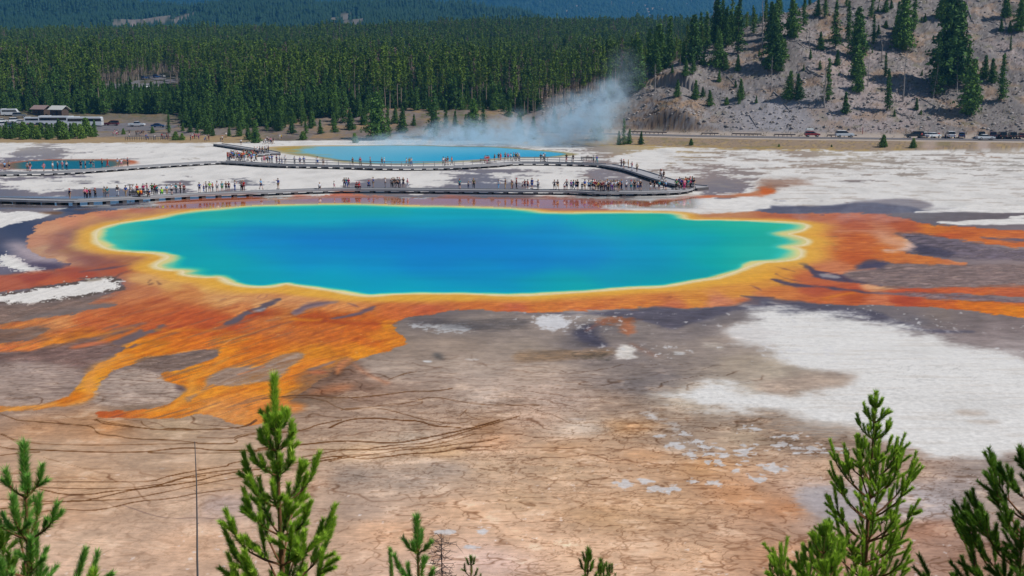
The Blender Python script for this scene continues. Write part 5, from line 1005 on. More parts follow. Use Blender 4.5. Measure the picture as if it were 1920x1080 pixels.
young_pine(513,703,9.3,'tall young pine with a long thick leading shoot, left of centre in the foreground',3,NY1,lead=.42,slope=.32,upw=.78,fat=.062,dens=1.25,nb=(5,7),whorl=.38)
young_pine(44,829,7.6,'young pine with thick blue-green shoots at the left edge of the foreground',5,NY2,lead=.34,slope=.46,upw=.75,fat=.06,dens=1.,nb=(4,5),whorl=.5,skip=.1)
young_pine(1643,733,13.2,'bushy open young pine in front of the white crust, right foreground',8,NY1,lead=.18,slope=.38,upw=.72,fat=.052,dens=1.05,nb=(6,7),whorl=.40)
young_pine(1950,818,11.2,'wide dark young pine cut off by the right edge of the foreground',13,NY3,lead=.16,slope=.62,upw=.7,fat=.062,dens=1.,nb=(5,7),whorl=.42)
young_pine(1549,978,12.2,'low crown of a young pine just left of the bushy open pine',17,NY1,lead=.16,slope=.55,upw=.9,fat=.06,nb=(4,6),whorl=.36)
young_pine(781,967,9.6,'small pine top with one fat shoot and three side shoots at the bottom edge',21,NY2,lead=.30,slope=.42,upw=.55,fat=.06,nb=(3,4),whorl=.6)
young_pine(731,1026,9.9,'single thin upright pine shoot left of the small pine top',23,NY2,lead=.4,slope=.1,upw=.9,fat=.035,nb=(2,3),skip=.5)
young_pine(884,1042,15.,'tiny sapling tip peeping up at the bottom edge, right of the burnt twig',25,NY3,lead=.12,slope=.3,upw=.8,fat=.045,nb=(3,4),whorl=.3,dens=.6)
young_pine(1103,1026,13.,'narrow sapling tip at the bottom edge right of the centre',27,NY3,lead=.16,slope=.24,upw=.9,fat=.05,nb=(3,5),whorl=.3,dens=.7)
young_pine(1127,1048,13.3,'shorter shoot right beside the narrow sapling tip',29,NY3,lead=.16,slope=.2,upw=.9,fat=.05,nb=(2,4),whorl=.36,dens=.7)
young_pine(1143,1056,13.8,'shortest dark tip of the three sapling tips right of the centre',30,NY3,lead=.12,slope=.3,upw=.9,fat=.045,nb=(3,4),whorl=.3,dens=.6)
young_pine(1449,1043,16.,'tiny thin sapling tip at the bottom edge left of the low pine crown',31,NY3,lead=.14,slope=.2,upw=.8,fat=.04,nb=(3,4),whorl=.24,dens=.5)
young_pine(176,1066,7.,'short green shoot tip at the very bottom edge near the left pine',33,NY1,lead=.2,slope=.2,upw=.9,fat=.05,nb=(2,3),skip=.5)
young_pine(-6,975,8.2,'dark pine crown cut off by the left edge',35,NY3,lead=.2,slope=.4,upw=.9,fat=.06,nb=(3,5),whorl=.5)
def at3(u,v,D):
    dx=(u-960.)/F_; dy=-(v-540.)/F_; yy=CP+dy*SP; zz=dy*CP-SP; return np.array((D*dx/yy,D,20+D*zz/yy))
t=at3(365,828,12.); b=at3(371,1085,12.); b2=b+(b-t)*2.; b2=np.array((b2[0],12.,slope_z(0,12.)-.1)); m=MB(); P=[b2+(t-b2)*k/12+np.array((math.sin(k*1.3)*.008,0,0)) for k in range(13)]
P=[p-b2 for p in P]; m.tube(P,np.linspace(.032,.004,13),6)
for k in range(16):
    f=rnd.uniform(.3,.95); q=np.array(P[0])+(np.array(P[-1])-np.array(P[0]))*f; m.tube([q,q+np.array((rnd.uniform(-.03,.03),0,.01))],[.004,.002],3,cap=False)
o=m.build('dead_sapling',simple('weathered_wood',(118,114,116),.9,.1,.2,9.)); o.location=tuple(b2); tag(o,'thin grey dead pole standing alone between the two left pines','dead tree')
t=at3(827,1000,14.); zb=slope_z(0,14.); m=MB(); h=t[2]-zb; m.tube([(0,0,0),(.03,0,h*.5),(0,0,h)],[.03,.018,.004],6)
for k in range(90):
    z=h-rnd.uniform(.05,.9)**1.*1.; a=rnd.uniform(0,6.28); L=rnd.uniform(.06,.2); p=(math.cos(a)*L,math.sin(a)*L,z+rnd.uniform(-.06,.05)); m.tube([(0,0,z),p],[.004,.003],3,cap=False)
    for _ in range(3): m.tube([p,(p[0]+rnd.gauss(0,.04),p[1]+rnd.gauss(0,.04),p[2]+rnd.gauss(0,.04))],[.003,.0015],3,cap=False)
o=m.build('dead_sapling',simple('burnt_twig',(84,74,72),.9,.1,.2,9.)); o.location=(t[0],t[1],zb); tag(o,'small burnt leafless sapling at the bottom edge, right of the small pine top','dead tree')
print('FORE',round(time.time()-T0,1))
# ============================================================ boardwalks
WOOD=simple('weathered_boards',(168,166,168),.85,.15,.14,2.); WD2=simple('dark_piles',(96,92,92),.9,.1,.2,3.); KERB=simple('edge_board',(150,150,152),.85,.15,.12,2.); RAILM=simple('rail_wood',(158,154,152),.8,.15,.12,3.)
ZD=.55
def gp(r,pts): return [px2ground(a,b,ZD) for a,b in rg(r,pts)]
def resample(P,step):
    P=np.array(P,float); P=chaikin(P,2,False); d=np.concatenate([[0],np.cumsum(np.linalg.norm(np.diff(P,axis=0),axis=1))]); n=max(2,int(d[-1]/step)); t=np.linspace(0,d[-1],n+1); return np.stack([np.interp(t,d,P[:,0]),np.interp(t,d,P[:,1])],1)
def boardwalk(front,wid,label,step=2.4,rail=None,sup=True,maxs=100):
    """front edge polyline (towards the viewer); the deck lies behind it"""
    P=resample(front,step); T=np.gradient(P,axis=0); T/=np.linalg.norm(T,axis=1)[:,None]; N=np.stack([-T[:,1],T[:,0]],1); B=P+N*wid
    c=P.mean(0); e=empty('boardwalk',(c[0],c[1],0)); tag(e,label,'boardwalk','boardwalks over the hot flats')
    P=P-c; B=B-c; n=len(P)
    dk=MB(); V=[]; 
    for i in range(n): V+= [(*P[i],ZD),(*B[i],ZD),(*B[i],ZD-.14),(*P[i],ZD-.14)]
    F=[]; 
    for i in range(n-1):
        a=i*4; b=a+4; F+=[(a,b,b+1,a+1),(a+3,a+2,b+2,b+3),(a,a+3,b+3,b),(a+1,b+1,b+2,a+2)]
    F+=[(0,1,2,3),(4*n-1,4*n-2,4*n-3,4*n-4)]
    dk.add(V,F); dk.build('deck',WOOD,e)
    for Q in (P,B):
        k=MB(); s=1 if Q is P else -1
        for i in range(n-1): k.bar((*(Q[i]+N[i]*.06*s),ZD+.09),(*(Q[i+1]+N[i+1]*.06*s),ZD+.09),.12,.16)
        k.build('kerb_board',KERB,e)
    ns=0; idx=np.arange(n) if n<=maxs else np.unique(np.linspace(0,n-1,maxs).astype(int)); p0=None
    if sup:
        for i in idx:
            s=MB(); q=(P[i]+B[i])/2; ang=math.atan2(T[i][1],T[i][0]); s.box((*q,.2),(.6,wid*.94,.42),ang) 
            o=s.build('support',WD2,e)
    if rail is not None:
        i0,i1=rail; rr_=B+N*(-.1); pts=range(max(0,int(i0*n)),min(n-1,int(i1*n))+1)
        for j,i in enumerate(pts):
            if len(list(pts))>100 and j%2: continue
            p=MB(); p.box((*rr_[i],ZD+.55),(.1,.1,1.1)); p.build('rail_post',RAILM,e)
        for z in (.55,1.08):
            rb=MB(); L=list(pts)
            for a,b in zip(L[:-1],L[1:]): rb.bar((*rr_[a],ZD+z),(*rr_[b],ZD+z),.08,.13)
            rb.build('handrail',RAILM,e)
    return e
near_front=gp('F',[(-700,536),(-300,540),(0,542),(200,549),(500,554),(620,552),(900,537),(1200,521),(1500,503),(1919,489)])+gp('G',[(300,476),(600,466),(960,466),(1919,476)])+gp('H',[(300,478),(500,481),(620,489),(780,489),(960,487),(1200,483),(1300,473),(1352,462),(1374,448)])
boardwalk(near_front,2.9,'long low boardwalk crowded with visitors right behind the big blue pool')
diag=gp('H',[(1378,446),(1235,433),(1160,414),(1080,391),(960,352),(860,318),(780,300),(650,278)])
boardwalk(diag[::-1],3.2,'diagonal boardwalk leg joining the near and far walks at the right')
far_front=gp('F',[(1640,256),(1800,263),(1919,273)])+gp('G',[(150,281),(400,286),(700,292),(850,299),(1100,303),(1500,297),(1700,284),(1850,276),(1919,264)])+gp('H',[(150,263),(300,265),(560,272),(655,278)])
boardwalk(far_front,2.6,'far boardwalk with a long wooden railing in front of the steaming pool',rail=(.18,.93))
west=gp('F',[(-600,350),(-300,346),(0,344),(200,341),(400,336),(600,327),(800,312),(1000,297),(1300,277),(1500,264),(1655,257)])
boardwalk(west,2.4,'boardwalk with pale piles passing the small teal pool at the left')
link_=gp('F',[(1600,122),(1700,136),(1800,152),(1919,168)])+gp('G',[(60,176),(110,188)])
boardwalk(link_,2.4,'short dark boardwalk leading from the car park path to the crowd')
back_=gp('G',[(-200,205),(-60,205),(60,198),(125,186)])
boardwalk(back_,2.6,'short upper viewing deck where the boardwalks meet')
# benches
def bench(r,x,y,L,label,rz=0.):
    X,Y=px2ground(*rg(r,[(x,y)])[0],ZD); e=empty('bench',(X,Y,ZD),rz); tag(e,label,'bench')
    DK=simple('bench_wood',(64,58,56),.8,.2,.15,3.)
    s=MB(); [s.box((0,yy_,.45),(L,.13,.05)) for yy_ in (-.18,-.03,.12)]; s.build('seat',DK,e)
    s=MB(); [s.box((0,.25,z_),(L,.04,.13)) for z_ in (.62,.80)]; s.build('backrest',DK,e)
    for k in (-1,0,1):
        s=MB(); s.box((k*L*.44,-.03,.22),(.09,.45,.44)); s.bar((k*L*.44,.2,.4),(k*L*.44,.28,.9),.07); s.build('leg',DK,e)
bench('F',1042,517,3.1,'long dark bench facing the big pool with visitors gathered round it',.05)
bench('G',1712,262,1.9,'dark bench by the end of the railing on the far boardwalk')
bench('H',560,246,2.6,'dark bench right of the railing on the far boardwalk')
# road-side delineators, sign
def post(r,x,y,h,label,c=(214,214,210)):
    u,v=rg(r,[(x,y)])[0]; X,Y,Z=hit(u,v); m=MB(); m.box((0,0,h/2-.1),(.16,.06,h+.2)); m.box((0,-.034,h*.86),(.10,.012,.18),mi=1); o=m.build('marker_post',[simple('post_paint',c,.6,.3,.05),simple('reflector',(190,60,40),.4,.5,.1)]); o.location=(X,Y,Z); tag(o,label,'marker post')
post('I',82,182,2.6,'white slender marker post at the foot of the scree, left of the red car')
post('I',708,212,1.9,'reddish marker post beside the road right of the white off-road car',(150,70,60))
# guard rail along the hill side of the road
gr=MB(); GRM=simple('guard_rail',(110,96,88),.7,.3,.15,1.); rl=[]
for x0,x1 in [(1180,1250),(1318,1345),(1375,1425),(1455,1490),(1555,1610)]:
    e=None
    for uu_ in np.arange(x0,x1,8.):
        s=float(s_of(uu_)); D=float(roadD(s))+3.4; s2=float(s_of(uu_+8)); D2=float(roadD(s2))+3.4
        if e is None: e=empty('guard_rail',(s*D,D,1.6)); tag(e,{1180:'rusty guard rail at the left end of the road beyond the steam',1318:'short dark guard rail below the rock outcrop',1375:'brown guard rail below the pale scree',1455:'brown guard rail left of the red parked car',1555:'brown guard rail between the red car and the white off-road car'}[x0],'guard rail','guard rails on the hill side of the road'); org=np.array((s*D,D,1.6)); b=MB()
        a=np.array((s*D,D,2.15))-org; c=np.array((s2*D2,D2,2.15))-org; b.bar(a,c,.08,.32); p=MB(); p.box((a[0],a[1],.2),(.16,.16,.8)); p.build('rail_post',GRM,e)
    b.build('rail_beam',GRM,e)
# ============================================================ vehicles
GLASS=Mat('car_glass',.08,.6,tuple(lin((26,30,36)))).m; TYRE=Mat('tyre',.9,.1,(.02,.02,.02)).m; RIM=Mat('rim',.35,.6,(.45,.45,.46)).m; LAMP=Mat('lamp',.15,.6,(.75,.75,.72)).m; TAIL=Mat('tail_lamp',.2,.6,(.5,.02,.02)).m
PAINT={}
def paintm(c):
    if c not in PAINT: M=Mat('car_paint',.28,.55,tuple(lin(c))); M.b.inputs['Coat Weight'].default_value=.5; PAINT[c]=M.m
    return PAINT[c]
def shell(prof,wd,mid=.0):
    """side outline (x,z) pulled across the width, narrower at the top"""
    b=MB(); P=np.array(prof,float); n=len(P); zt=P[:,1].max(); z0=P[:,1].min()
    V=[]; 
    for y in (-1,-.86,.86,1):
        for x,z in P:
            tw=wd/2*(1-.10*((z-z0)/(zt-z0+1e-6))**2*mid); cx=P[:,0].mean(); sh=1. if abs(y)<1 else .985; V.append((cx+(x-cx)*sh,y*tw,z0+(z-z0)*(1 if abs(y)<1 else .97)))
    F=[]
    for k in range(3):
        for i in range(n): F.append((k*n+i,k*n+(i+1)%n,(k+1)*n+(i+1)%n,(k+1)*n+i))
    F+=[tuple(range(n))[::-1],tuple(3*n+i for i in range(n))]; return b.add(V,F)
CT={ # kind: body outline, glasshouse outline, roof height, wheelbase, width
'suv':([(-2.5,.45),(-2.52,1.0),(-2.45,1.12),(1.0,1.16),(2.2,1.05),(2.5,.88),(2.52,.45)],[(-2.42,1.12),(-2.25,1.78),(.15,1.82),(1.05,1.16)],[(-2.2,1.76),(-2.1,1.85),(.05,1.88),(.3,1.76)],1.5,1.95),
'sedan':([(-2.35,.4),(-2.38,.85),(-2.2,.98),(-1.4,1.0),(1.0,.98),(2.0,.84),(2.35,.68),(2.36,.4)],[(-1.75,.98),(-1.0,1.4),(.2,1.42),(1.05,.98)],[(-1.05,1.38),(-.9,1.45),(.1,1.47),(.35,1.38)],1.38,1.82),
'hatch':([(-2.1,.42),(-2.12,.95),(-2.0,1.05),(1.0,1.03),(1.8,.9),(2.1,.72),(2.1,.42)],[(-2.0,1.04),(-1.7,1.5),(.2,1.52),(1.05,1.03)],[(-1.7,1.48),(-1.6,1.56),(.1,1.58),(.35,1.48)],1.28,1.78),
'pickup':([(-2.85,.55),(-2.87,1.1),(-2.8,1.16),(-.75,1.16),(1.2,1.18),(2.5,1.08),(2.8,.92),(2.82,.55)],[(-.8,1.16),(-.65,1.78),(.45,1.8),(1.2,1.18)],[(-.7,1.76),(-.6,1.85),(.35,1.87),(.6,1.76)],1.8,1.98),
'bus':([(-6.,.45),(-6.02,3.1),(-5.9,3.3),(5.6,3.3),(5.95,3.0),(6.05,1.4),(6.02,.45)],[(-5.6,1.75),(-5.6,2.75),(5.75,2.75),(6.06,1.75)],[(-5.5,3.28),(-5.3,3.42),(-2.,3.42),(-1.8,3.28)],3.1,2.5),
'van':([(-3.4,.4),(-3.42,2.5),(-3.3,2.7),(2.2,2.7),(2.9,1.6),(3.4,1.35),(3.42,.4)],[(-2.9,1.55),(-2.9,2.2),(2.35,2.2),(2.85,1.55)],[(-3.,2.68),(-2.9,2.78),(-1.6,2.78),(-1.5,2.68)],1.95,2.1)}
SZ={k:(v[0][-1][0]-v[0][0][0]) for k,v in CT.items()}
VP={}
def vehicle(kind,c,X,Y,Z,rz,label,cat,group,rack=False):
    bo,gl,rf,wb,wd=CT[kind]; nm={'suv':'parked_car','sedan':'parked_car','hatch':'parked_car','pickup':'pickup_truck','bus':'coach','van':'camper_van'}[kind]
    e=empty(nm,(X,Y,Z),rz); tag(e,label,cat,group)
    if kind not in VP:
        d={}; L=[]
        def keep(n_,o,loc=(0,0,0),mt=None): L.append((n_,o.data,loc,mt)); bpy.data.objects.remove(o)
        keep('body',shell(bo,wd,.3).build('body',paintm((200,200,200)))); g=shell(gl,wd*(1.004 if kind in('bus','van') else .93),1.6 if kind not in('bus','van') else 0.).build('windows',GLASS); keep('windows',g)
        keep('roof',shell(rf,wd*.86,1.).build('roof',paintm((200,200,200))))
        wh=MB(); r=.34 if kind not in('bus',) else .5; wh.tube([(0,-.11,0),(0,.11,0)],r,14); wo=wh.build('wheel',TYRE); wm=wo.data; bpy.data.objects.remove(wo)
        rm=MB(); rm.tube([(0,-.12,0),(0,.12,0)],r*.55,10); ro=rm.build('rim',RIM); rmm=ro.data; bpy.data.objects.remove(ro)
        d['L']=L; d['w']=(wm,rmm,r)
        for n_,mt,xs_ in (('headlight',LAMP,bo[-1][0]-.01),('tail_light',TAIL,bo[0][0]+.0)):
            m=MB(); m.box((0,0,0),(.06,.34,.16)); o=m.build(n_,mt); d[n_]=(o.data,xs_,bo[0][1]+.38); bpy.data.objects.remove(o)
        VP[kind]=d
    d=VP[kind]
    for n_,me,loc,mt in d['L']:
        o=link(bpy.data.objects.new(n_,me),e)
        if n_ in('body','roof'): o.material_slots[0].link='OBJECT'; o.material_slots[0].material=paintm(c)
    wm,rmm,r=d['w']
    for sx in (-1,1):
        for sy in (-1,1):
            o=link(bpy.data.objects.new('wheel',wm),e); o.location=(sx*wb,sy*(wd/2-.1),r); q=link(bpy.data.objects.new('rim',rmm),o)
    for n_ in('headlight','tail_light'):
        me,xx,zz_=d[n_]
        for sy in (-1,1): o=link(bpy.data.objects.new(n_,me),e); o.location=(xx,sy*wd*.36,zz_)
    if rack:
        m=MB(); m.box((-.7,0,2.12),(2.1,1.2,.36),taper=.85); m.build('roof_box',simple('roof_box_white',(206,214,214),.5,.4,.04),e)
    return e
WH=(222,226,230); BK=(26,28,34); RD=(150,22,30); BL=(28,62,110); GY=(110,114,120); SV=(170,174,178); MR=(90,20,30)
roadside=[(345,212,'hatch',RD,0,'dark red car with a pale roof box, leftmost on the hillside road',True),(590,217,'suv',WH,0,'white off-road car alone on the road right of the red car',False),(1118,226,'suv',BK,3.14,'black long car seen side-on above the small bank pine',False),
(1190,222,'van',WH,1.3,'white car parked behind the black car, half hidden',False),(1258,228,'sedan',WH,.5,'white car right of the roadside bush',False),(1386,231,'suv',WH,1.45,'white car seen from its front between white and blue cars',False),(1476,233,'hatch',BL,1.2,'dark blue car right of the white front-facing car',False),
(1655,240,'sedan',WH,0,'bright white sedan in front of the row at the right',False),(1620,226,'suv',BK,1.3,'dark car behind the white sedan on its left side',False),(1706,230,'suv',(60,40,60),1.3,'dark car behind the white sedan on its right side',False),(1776,236,'suv',BK,1.4,'black car right of the white sedan',False),(1852,236,'suv',(34,40,38),1.4,'blackish-green car at the right end of the row',False),(1925,238,'hatch',MR,1.4,'dark red car cut off by the right edge',False)]
for x,y,k,c,rz,lb,rk in roadside:
    u,v=rg('I',[(x,y)])[0]; s=float(s_of(u)); D=float(roadD(s))+(-3.4 if k=='sedan' and x==1655 else 1.5 if rz in(0,3.14) else 3.4); X=s*D; kk='hatch' if k=='van' else k
    vehicle(kk,c,X,D,1.72,rz,lb,'car','cars along the hillside road',rk)
lots=[ # zoomed view of the left lot: x, base y, kind, colour, heading
(770,713,'pickup',WH,0,'white pickup truck driving past the car park'),(890,718,'sedan',BL,0,'blue car following behind the white pickup'),(628,708,'suv',MR,3.14,'dark red car beside the right-hand coach'),
(480,712,'bus',WH,.05,'white coach parked at the right end of the coach row'),(320,706,'bus',WH,.06,'white coach behind the first one, half hidden'),(195,702,'van',WH,0,'white minibus left of the coaches'),(1078,637,'sedan',WH,.2,'white car partly hidden among the trees'),
(60,652,'van',WH,.1,'white camper in the back row of the car park'),(90,690,'suv',WH,.5,'white car with dark windows at the left of the lot'),(30,712,'suv',SV,.7,'silver car near the left edge of the lot'),(120,698,'sedan',SV,.9,'silver car beside the minibus'),(150,724,'sedan',BL,.4,'blue car behind the thicket'),(70,722,'suv',BL,.6,'dark blue car behind the thicket at the left edge'),(235,716,'hatch',BK,.5,'black car in front of the minibus'),(15,690,'sedan',WH,.4,'white sedan at the left picture edge of the lot'),(110,660,'suv',GY,.3,'grey car in the back row below the huts'),(180,722,'hatch',RD,.5,'red car tucked behind the thicket')]
for x,y,k,c,rz,lb in lots:
    u,v=x/3.,y/3.; X,Y,Z=hit(u,v,345,900,2500); vehicle(k,c,X,Y,Z+.05,rz,lb,{'bus':'coach','pickup':'pickup truck','van':'camper van'}.get(k,'car'),'vehicles in the left car park')
# upper lot in the forest
up=[at(150,178),at(215,168),at(262,158),at(325,149)]
UL=[(812,446,'hatch',BL,'dark blue car, leftmost of the row in the forest lot'),(845,443,'hatch',GY,'grey-blue car, second of the row in the forest lot'),(876,441,'suv',BL,'blue car, third of the row in the forest lot'),(912,436,'hatch',SV,'silver car at the right end of the forest lot row'),(825,497,'sedan',WH,'white car driving down from the forest lot')]
ULZ=None
def upper(u,v,D=None):
    X,Y,Z=hit(u,v,470,1200,3000); return X,Y,Z
P0=[upper(330,150),upper(285,156),upper(262,166),upper(255,176),upper(250,190)]
strip('car_park_road',[(p[0],p[1]) for p in [upper(200,170),upper(240,160),upper(290,152),upper(345,146)]],24,ASPH,.08,'pale road and lot cut into the forest')
strip('access_road',[(p[0],p[1]) for p in [upper(290,156),upper(272,166),upper(264,178),upper(262,192)]],8,ASPH,.12,'road winding down through the trees')
for x,y,k,c,lb in UL:
    X,Y,Z=upper(x/3.,y/3.); vehicle(k,c,X,Y,Z+.1,1.35 if c!=WH else 1.2,lb,'car','cars in the forest lot')
# huts beside the car park
def hut(u,v,w_,label,rc):
    X,Y,Z=hit(u,v,345,900,2500); e=empty('hut',(X,Y,Z),-.35); tag(e,label,'hut','huts beside the car park')
    m=MB(); m.box((0,0,1.2),(w_,w_*.7,2.6)); m.build('wall',simple('hut_wall',(92,78,70),.9,.1,.15),e)
    r=MB(); a=w_*.62; d_=w_*.48; z=2.45; V=[(-a,-d_,z),(a,-d_,z),(a,0,z+1.5),(-a,0,z+1.5),(-a,d_,z),(a,d_,z)]; V+= [(x,y,zz_-.18) for x,y,zz_ in V]
    r.add(V,[(0,1,2,3),(3,2,5,4),(6,9,8,7),(9,10,11,8),(0,6,7,1),(4,5,11,10),(0,3,9,6),(3,4,10,9),(1,7,8,2),(2,8,11,5)]); r.build('roof',simple('hut_roof',rc,.7,.3,.08),e)
    m=MB(); m.box((.4,-w_*.35-.02,1.),(.9,.06,2.)); m.build('door',simple('hut_door',(54,44,40),.8,.2,.1),e)
hut(235/3,650/3,5.5,'brown hut with a reddish-grey gabled roof above the coaches',(150,128,122)); hut(335/3,652/3,5.5,'brown hut with a pale roof right of the other hut',(196,196,190))
# rail fence by the path
fe=None
for k in range(24):
    u=235+k*4.4; X,Y,Z=hit(u,263.2-.05*k,345,700,2000)
    if fe is None: fe=empty('rail_fence',(X,Y,Z)); org=np.array((X,Y,Z)); tag(fe,'dark low rail fence along the visitor path at the left','fence'); prev=None
    q=np.array((X,Y,Z))-org; m=MB(); m.box((q[0],q[1],q[2]+.5),(.12,.12,1.1)); m.build('fence_post',WD2,fe)
    if prev is not None:
        m=MB(); m.bar(prev+np.array((0,0,.95)),q+np.array((0,0,.95)),.1,.12); m.bar(prev+np.array((0,0,.5)),q+np.array((0,0,.5)),.08,.1); m.build('rail',WD2,fe)
    prev=q
print('WALK',round(time.time()-T0,1))
# ============================================================ people
SKIN=simple('skin',(196,146,118),.6,.3,.06,9.)
PAL=dict(black=(24,24,28),navy=(28,36,78),blue=(36,84,170),lightblue=(120,170,210),teal=(24,140,150),green=(40,120,60),lime=(150,200,60),yellow=(220,190,40),orange=(214,110,40),red=(190,28,36),maroon=(110,24,44),magenta=(200,40,110),pink=(222,140,160),purple=(110,60,150),white=(222,222,226),grey=(120,124,130),darkgrey=(62,64,70),tan=(176,150,116),khaki=(140,130,100),olive=(84,88,56),brown=(98,70,52),beige=(206,188,156),salmon=(226,130,110))
CM={k:simple('cloth_'+k,c,.85,.15,.08,6.) for k,c in PAL.items()}
HAIRS={k:simple('hair_'+k,c,.6,.3,.1,9.) for k,c in dict(brown=(58,38,26),black=(20,16,16),blond=(170,130,76),grey=(150,146,142)).items()}
def skin_obj(name,V,E,Rr,sub=1):
    me=bpy.data.meshes.new(name); me.from_pydata(V,E,[]); o=bpy.data.objects.new(name,me); COL.objects.link(o); o.modifiers.new('s','SKIN')
    if not me.skin_vertices: raise RuntimeError('skin')
    for i,r in enumerate(Rr): me.skin_vertices[0].data[i].radius=(r,r) if not isinstance(r,tuple) else r
    me.skin_vertices[0].data[0].use_root=True
    if sub: m=o.modifiers.new('u','SUBSURF'); m.levels=sub
    dg=bpy.context.evaluated_depsgraph_get(); ev=o.evaluated_get(dg); nm=bpy.data.meshes.new_from_object(ev); nm.name=name
    bpy.data.objects.remove(o); bpy.data.meshes.remove(me); nm.polygons.foreach_set('use_smooth',[True]*len(nm.polygons)); return nm
def pose(kind):
    J=dict(pel=(0,0,.95),ab=(0,0,1.08),ch=(0,0,1.30),nk=(0,.0,1.47),hd=(0,.02,1.57),ht=(0,.01,1.70))
    for s,k in((-1,'l'),(1,'r')):
        J['sh'+k]=(s*.17,0,1.38); J['el'+k]=(s*.25,-.02,1.10); J['wr'+k]=(s*.26,.05,.87); J['ha'+k]=(s*.25,.08,.78)
        J['hp'+k]=(s*.09,0,.88); J['kn'+k]=(s*.11,.02,.49); J['an'+k]=(s*.12,-.01,.09); J['to'+k]=(s*.13,.13,.045)
    if kind=='walk':
        J['knl']=(-.1,.18,.52);J['anl']=(-.1,.24,.10);J['tol']=(-.1,.37,.06);J['knr']=(.1,-.02,.50);J['anr']=(.1,-.30,.14);J['tor']=(.11,-.19,.05);J['ell']=(-.24,-.14,1.12);J['wrl']=(-.25,-.10,.90);J['hal']=(-.25,-.05,.82);J['elr']=(.24,.10,1.12);J['wrr']=(.24,.25,.95);J['har']=(.23,.31,.90)
    if kind=='photo':
        for s,k in((-1,'l'),(1,'r')): J['el'+k]=(s*.25,.16,1.20);J['wr'+k]=(s*.10,.30,1.46);J['ha'+k]=(s*.05,.30,1.54)
    if kind=='point': J['elr']=(.36,.16,1.42);J['wrr']=(.48,.38,1.46);J['har']=(.52,.46,1.47)
    if kind=='hips': 
        for s,k in((-1,'l'),(1,'r')): J['el'+k]=(s*.36,-.06,1.14);J['wr'+k]=(s*.20,.04,1.0);J['ha'+k]=(s*.15,.05,.98)
    if kind in('crouch','sit'):
        dz=-.50 if kind=='crouch' else -.42
        for q in('pel','ab','ch','nk','hd','ht'): p=J[q]; J[q]=(p[0],p[1]-.10+(p[2]-.95)*.25,p[2]+dz)
        for s,k in((-1,'l'),(1,'r')):
            J['hp'+k]=(s*.10,-.08,.95+dz-.05)
            if kind=='crouch': J['kn'+k]=(s*.17,.30,.50);J['an'+k]=(s*.15,.02,.10);J['to'+k]=(s*.16,.15,.045)
            else: J['kn'+k]=(s*.12,.36,.50);J['an'+k]=(s*.12,.38,.10);J['to'+k]=(s*.13,.51,.045)
            J['sh'+k]=(s*.17,-.02,1.38+dz);J['el'+k]=(s*.24,.10,1.14+dz);J['wr'+k]=(s*.16,.30,1.06+dz);J['ha'+k]=(s*.13,.38,1.06+dz)
    return J
PG={}
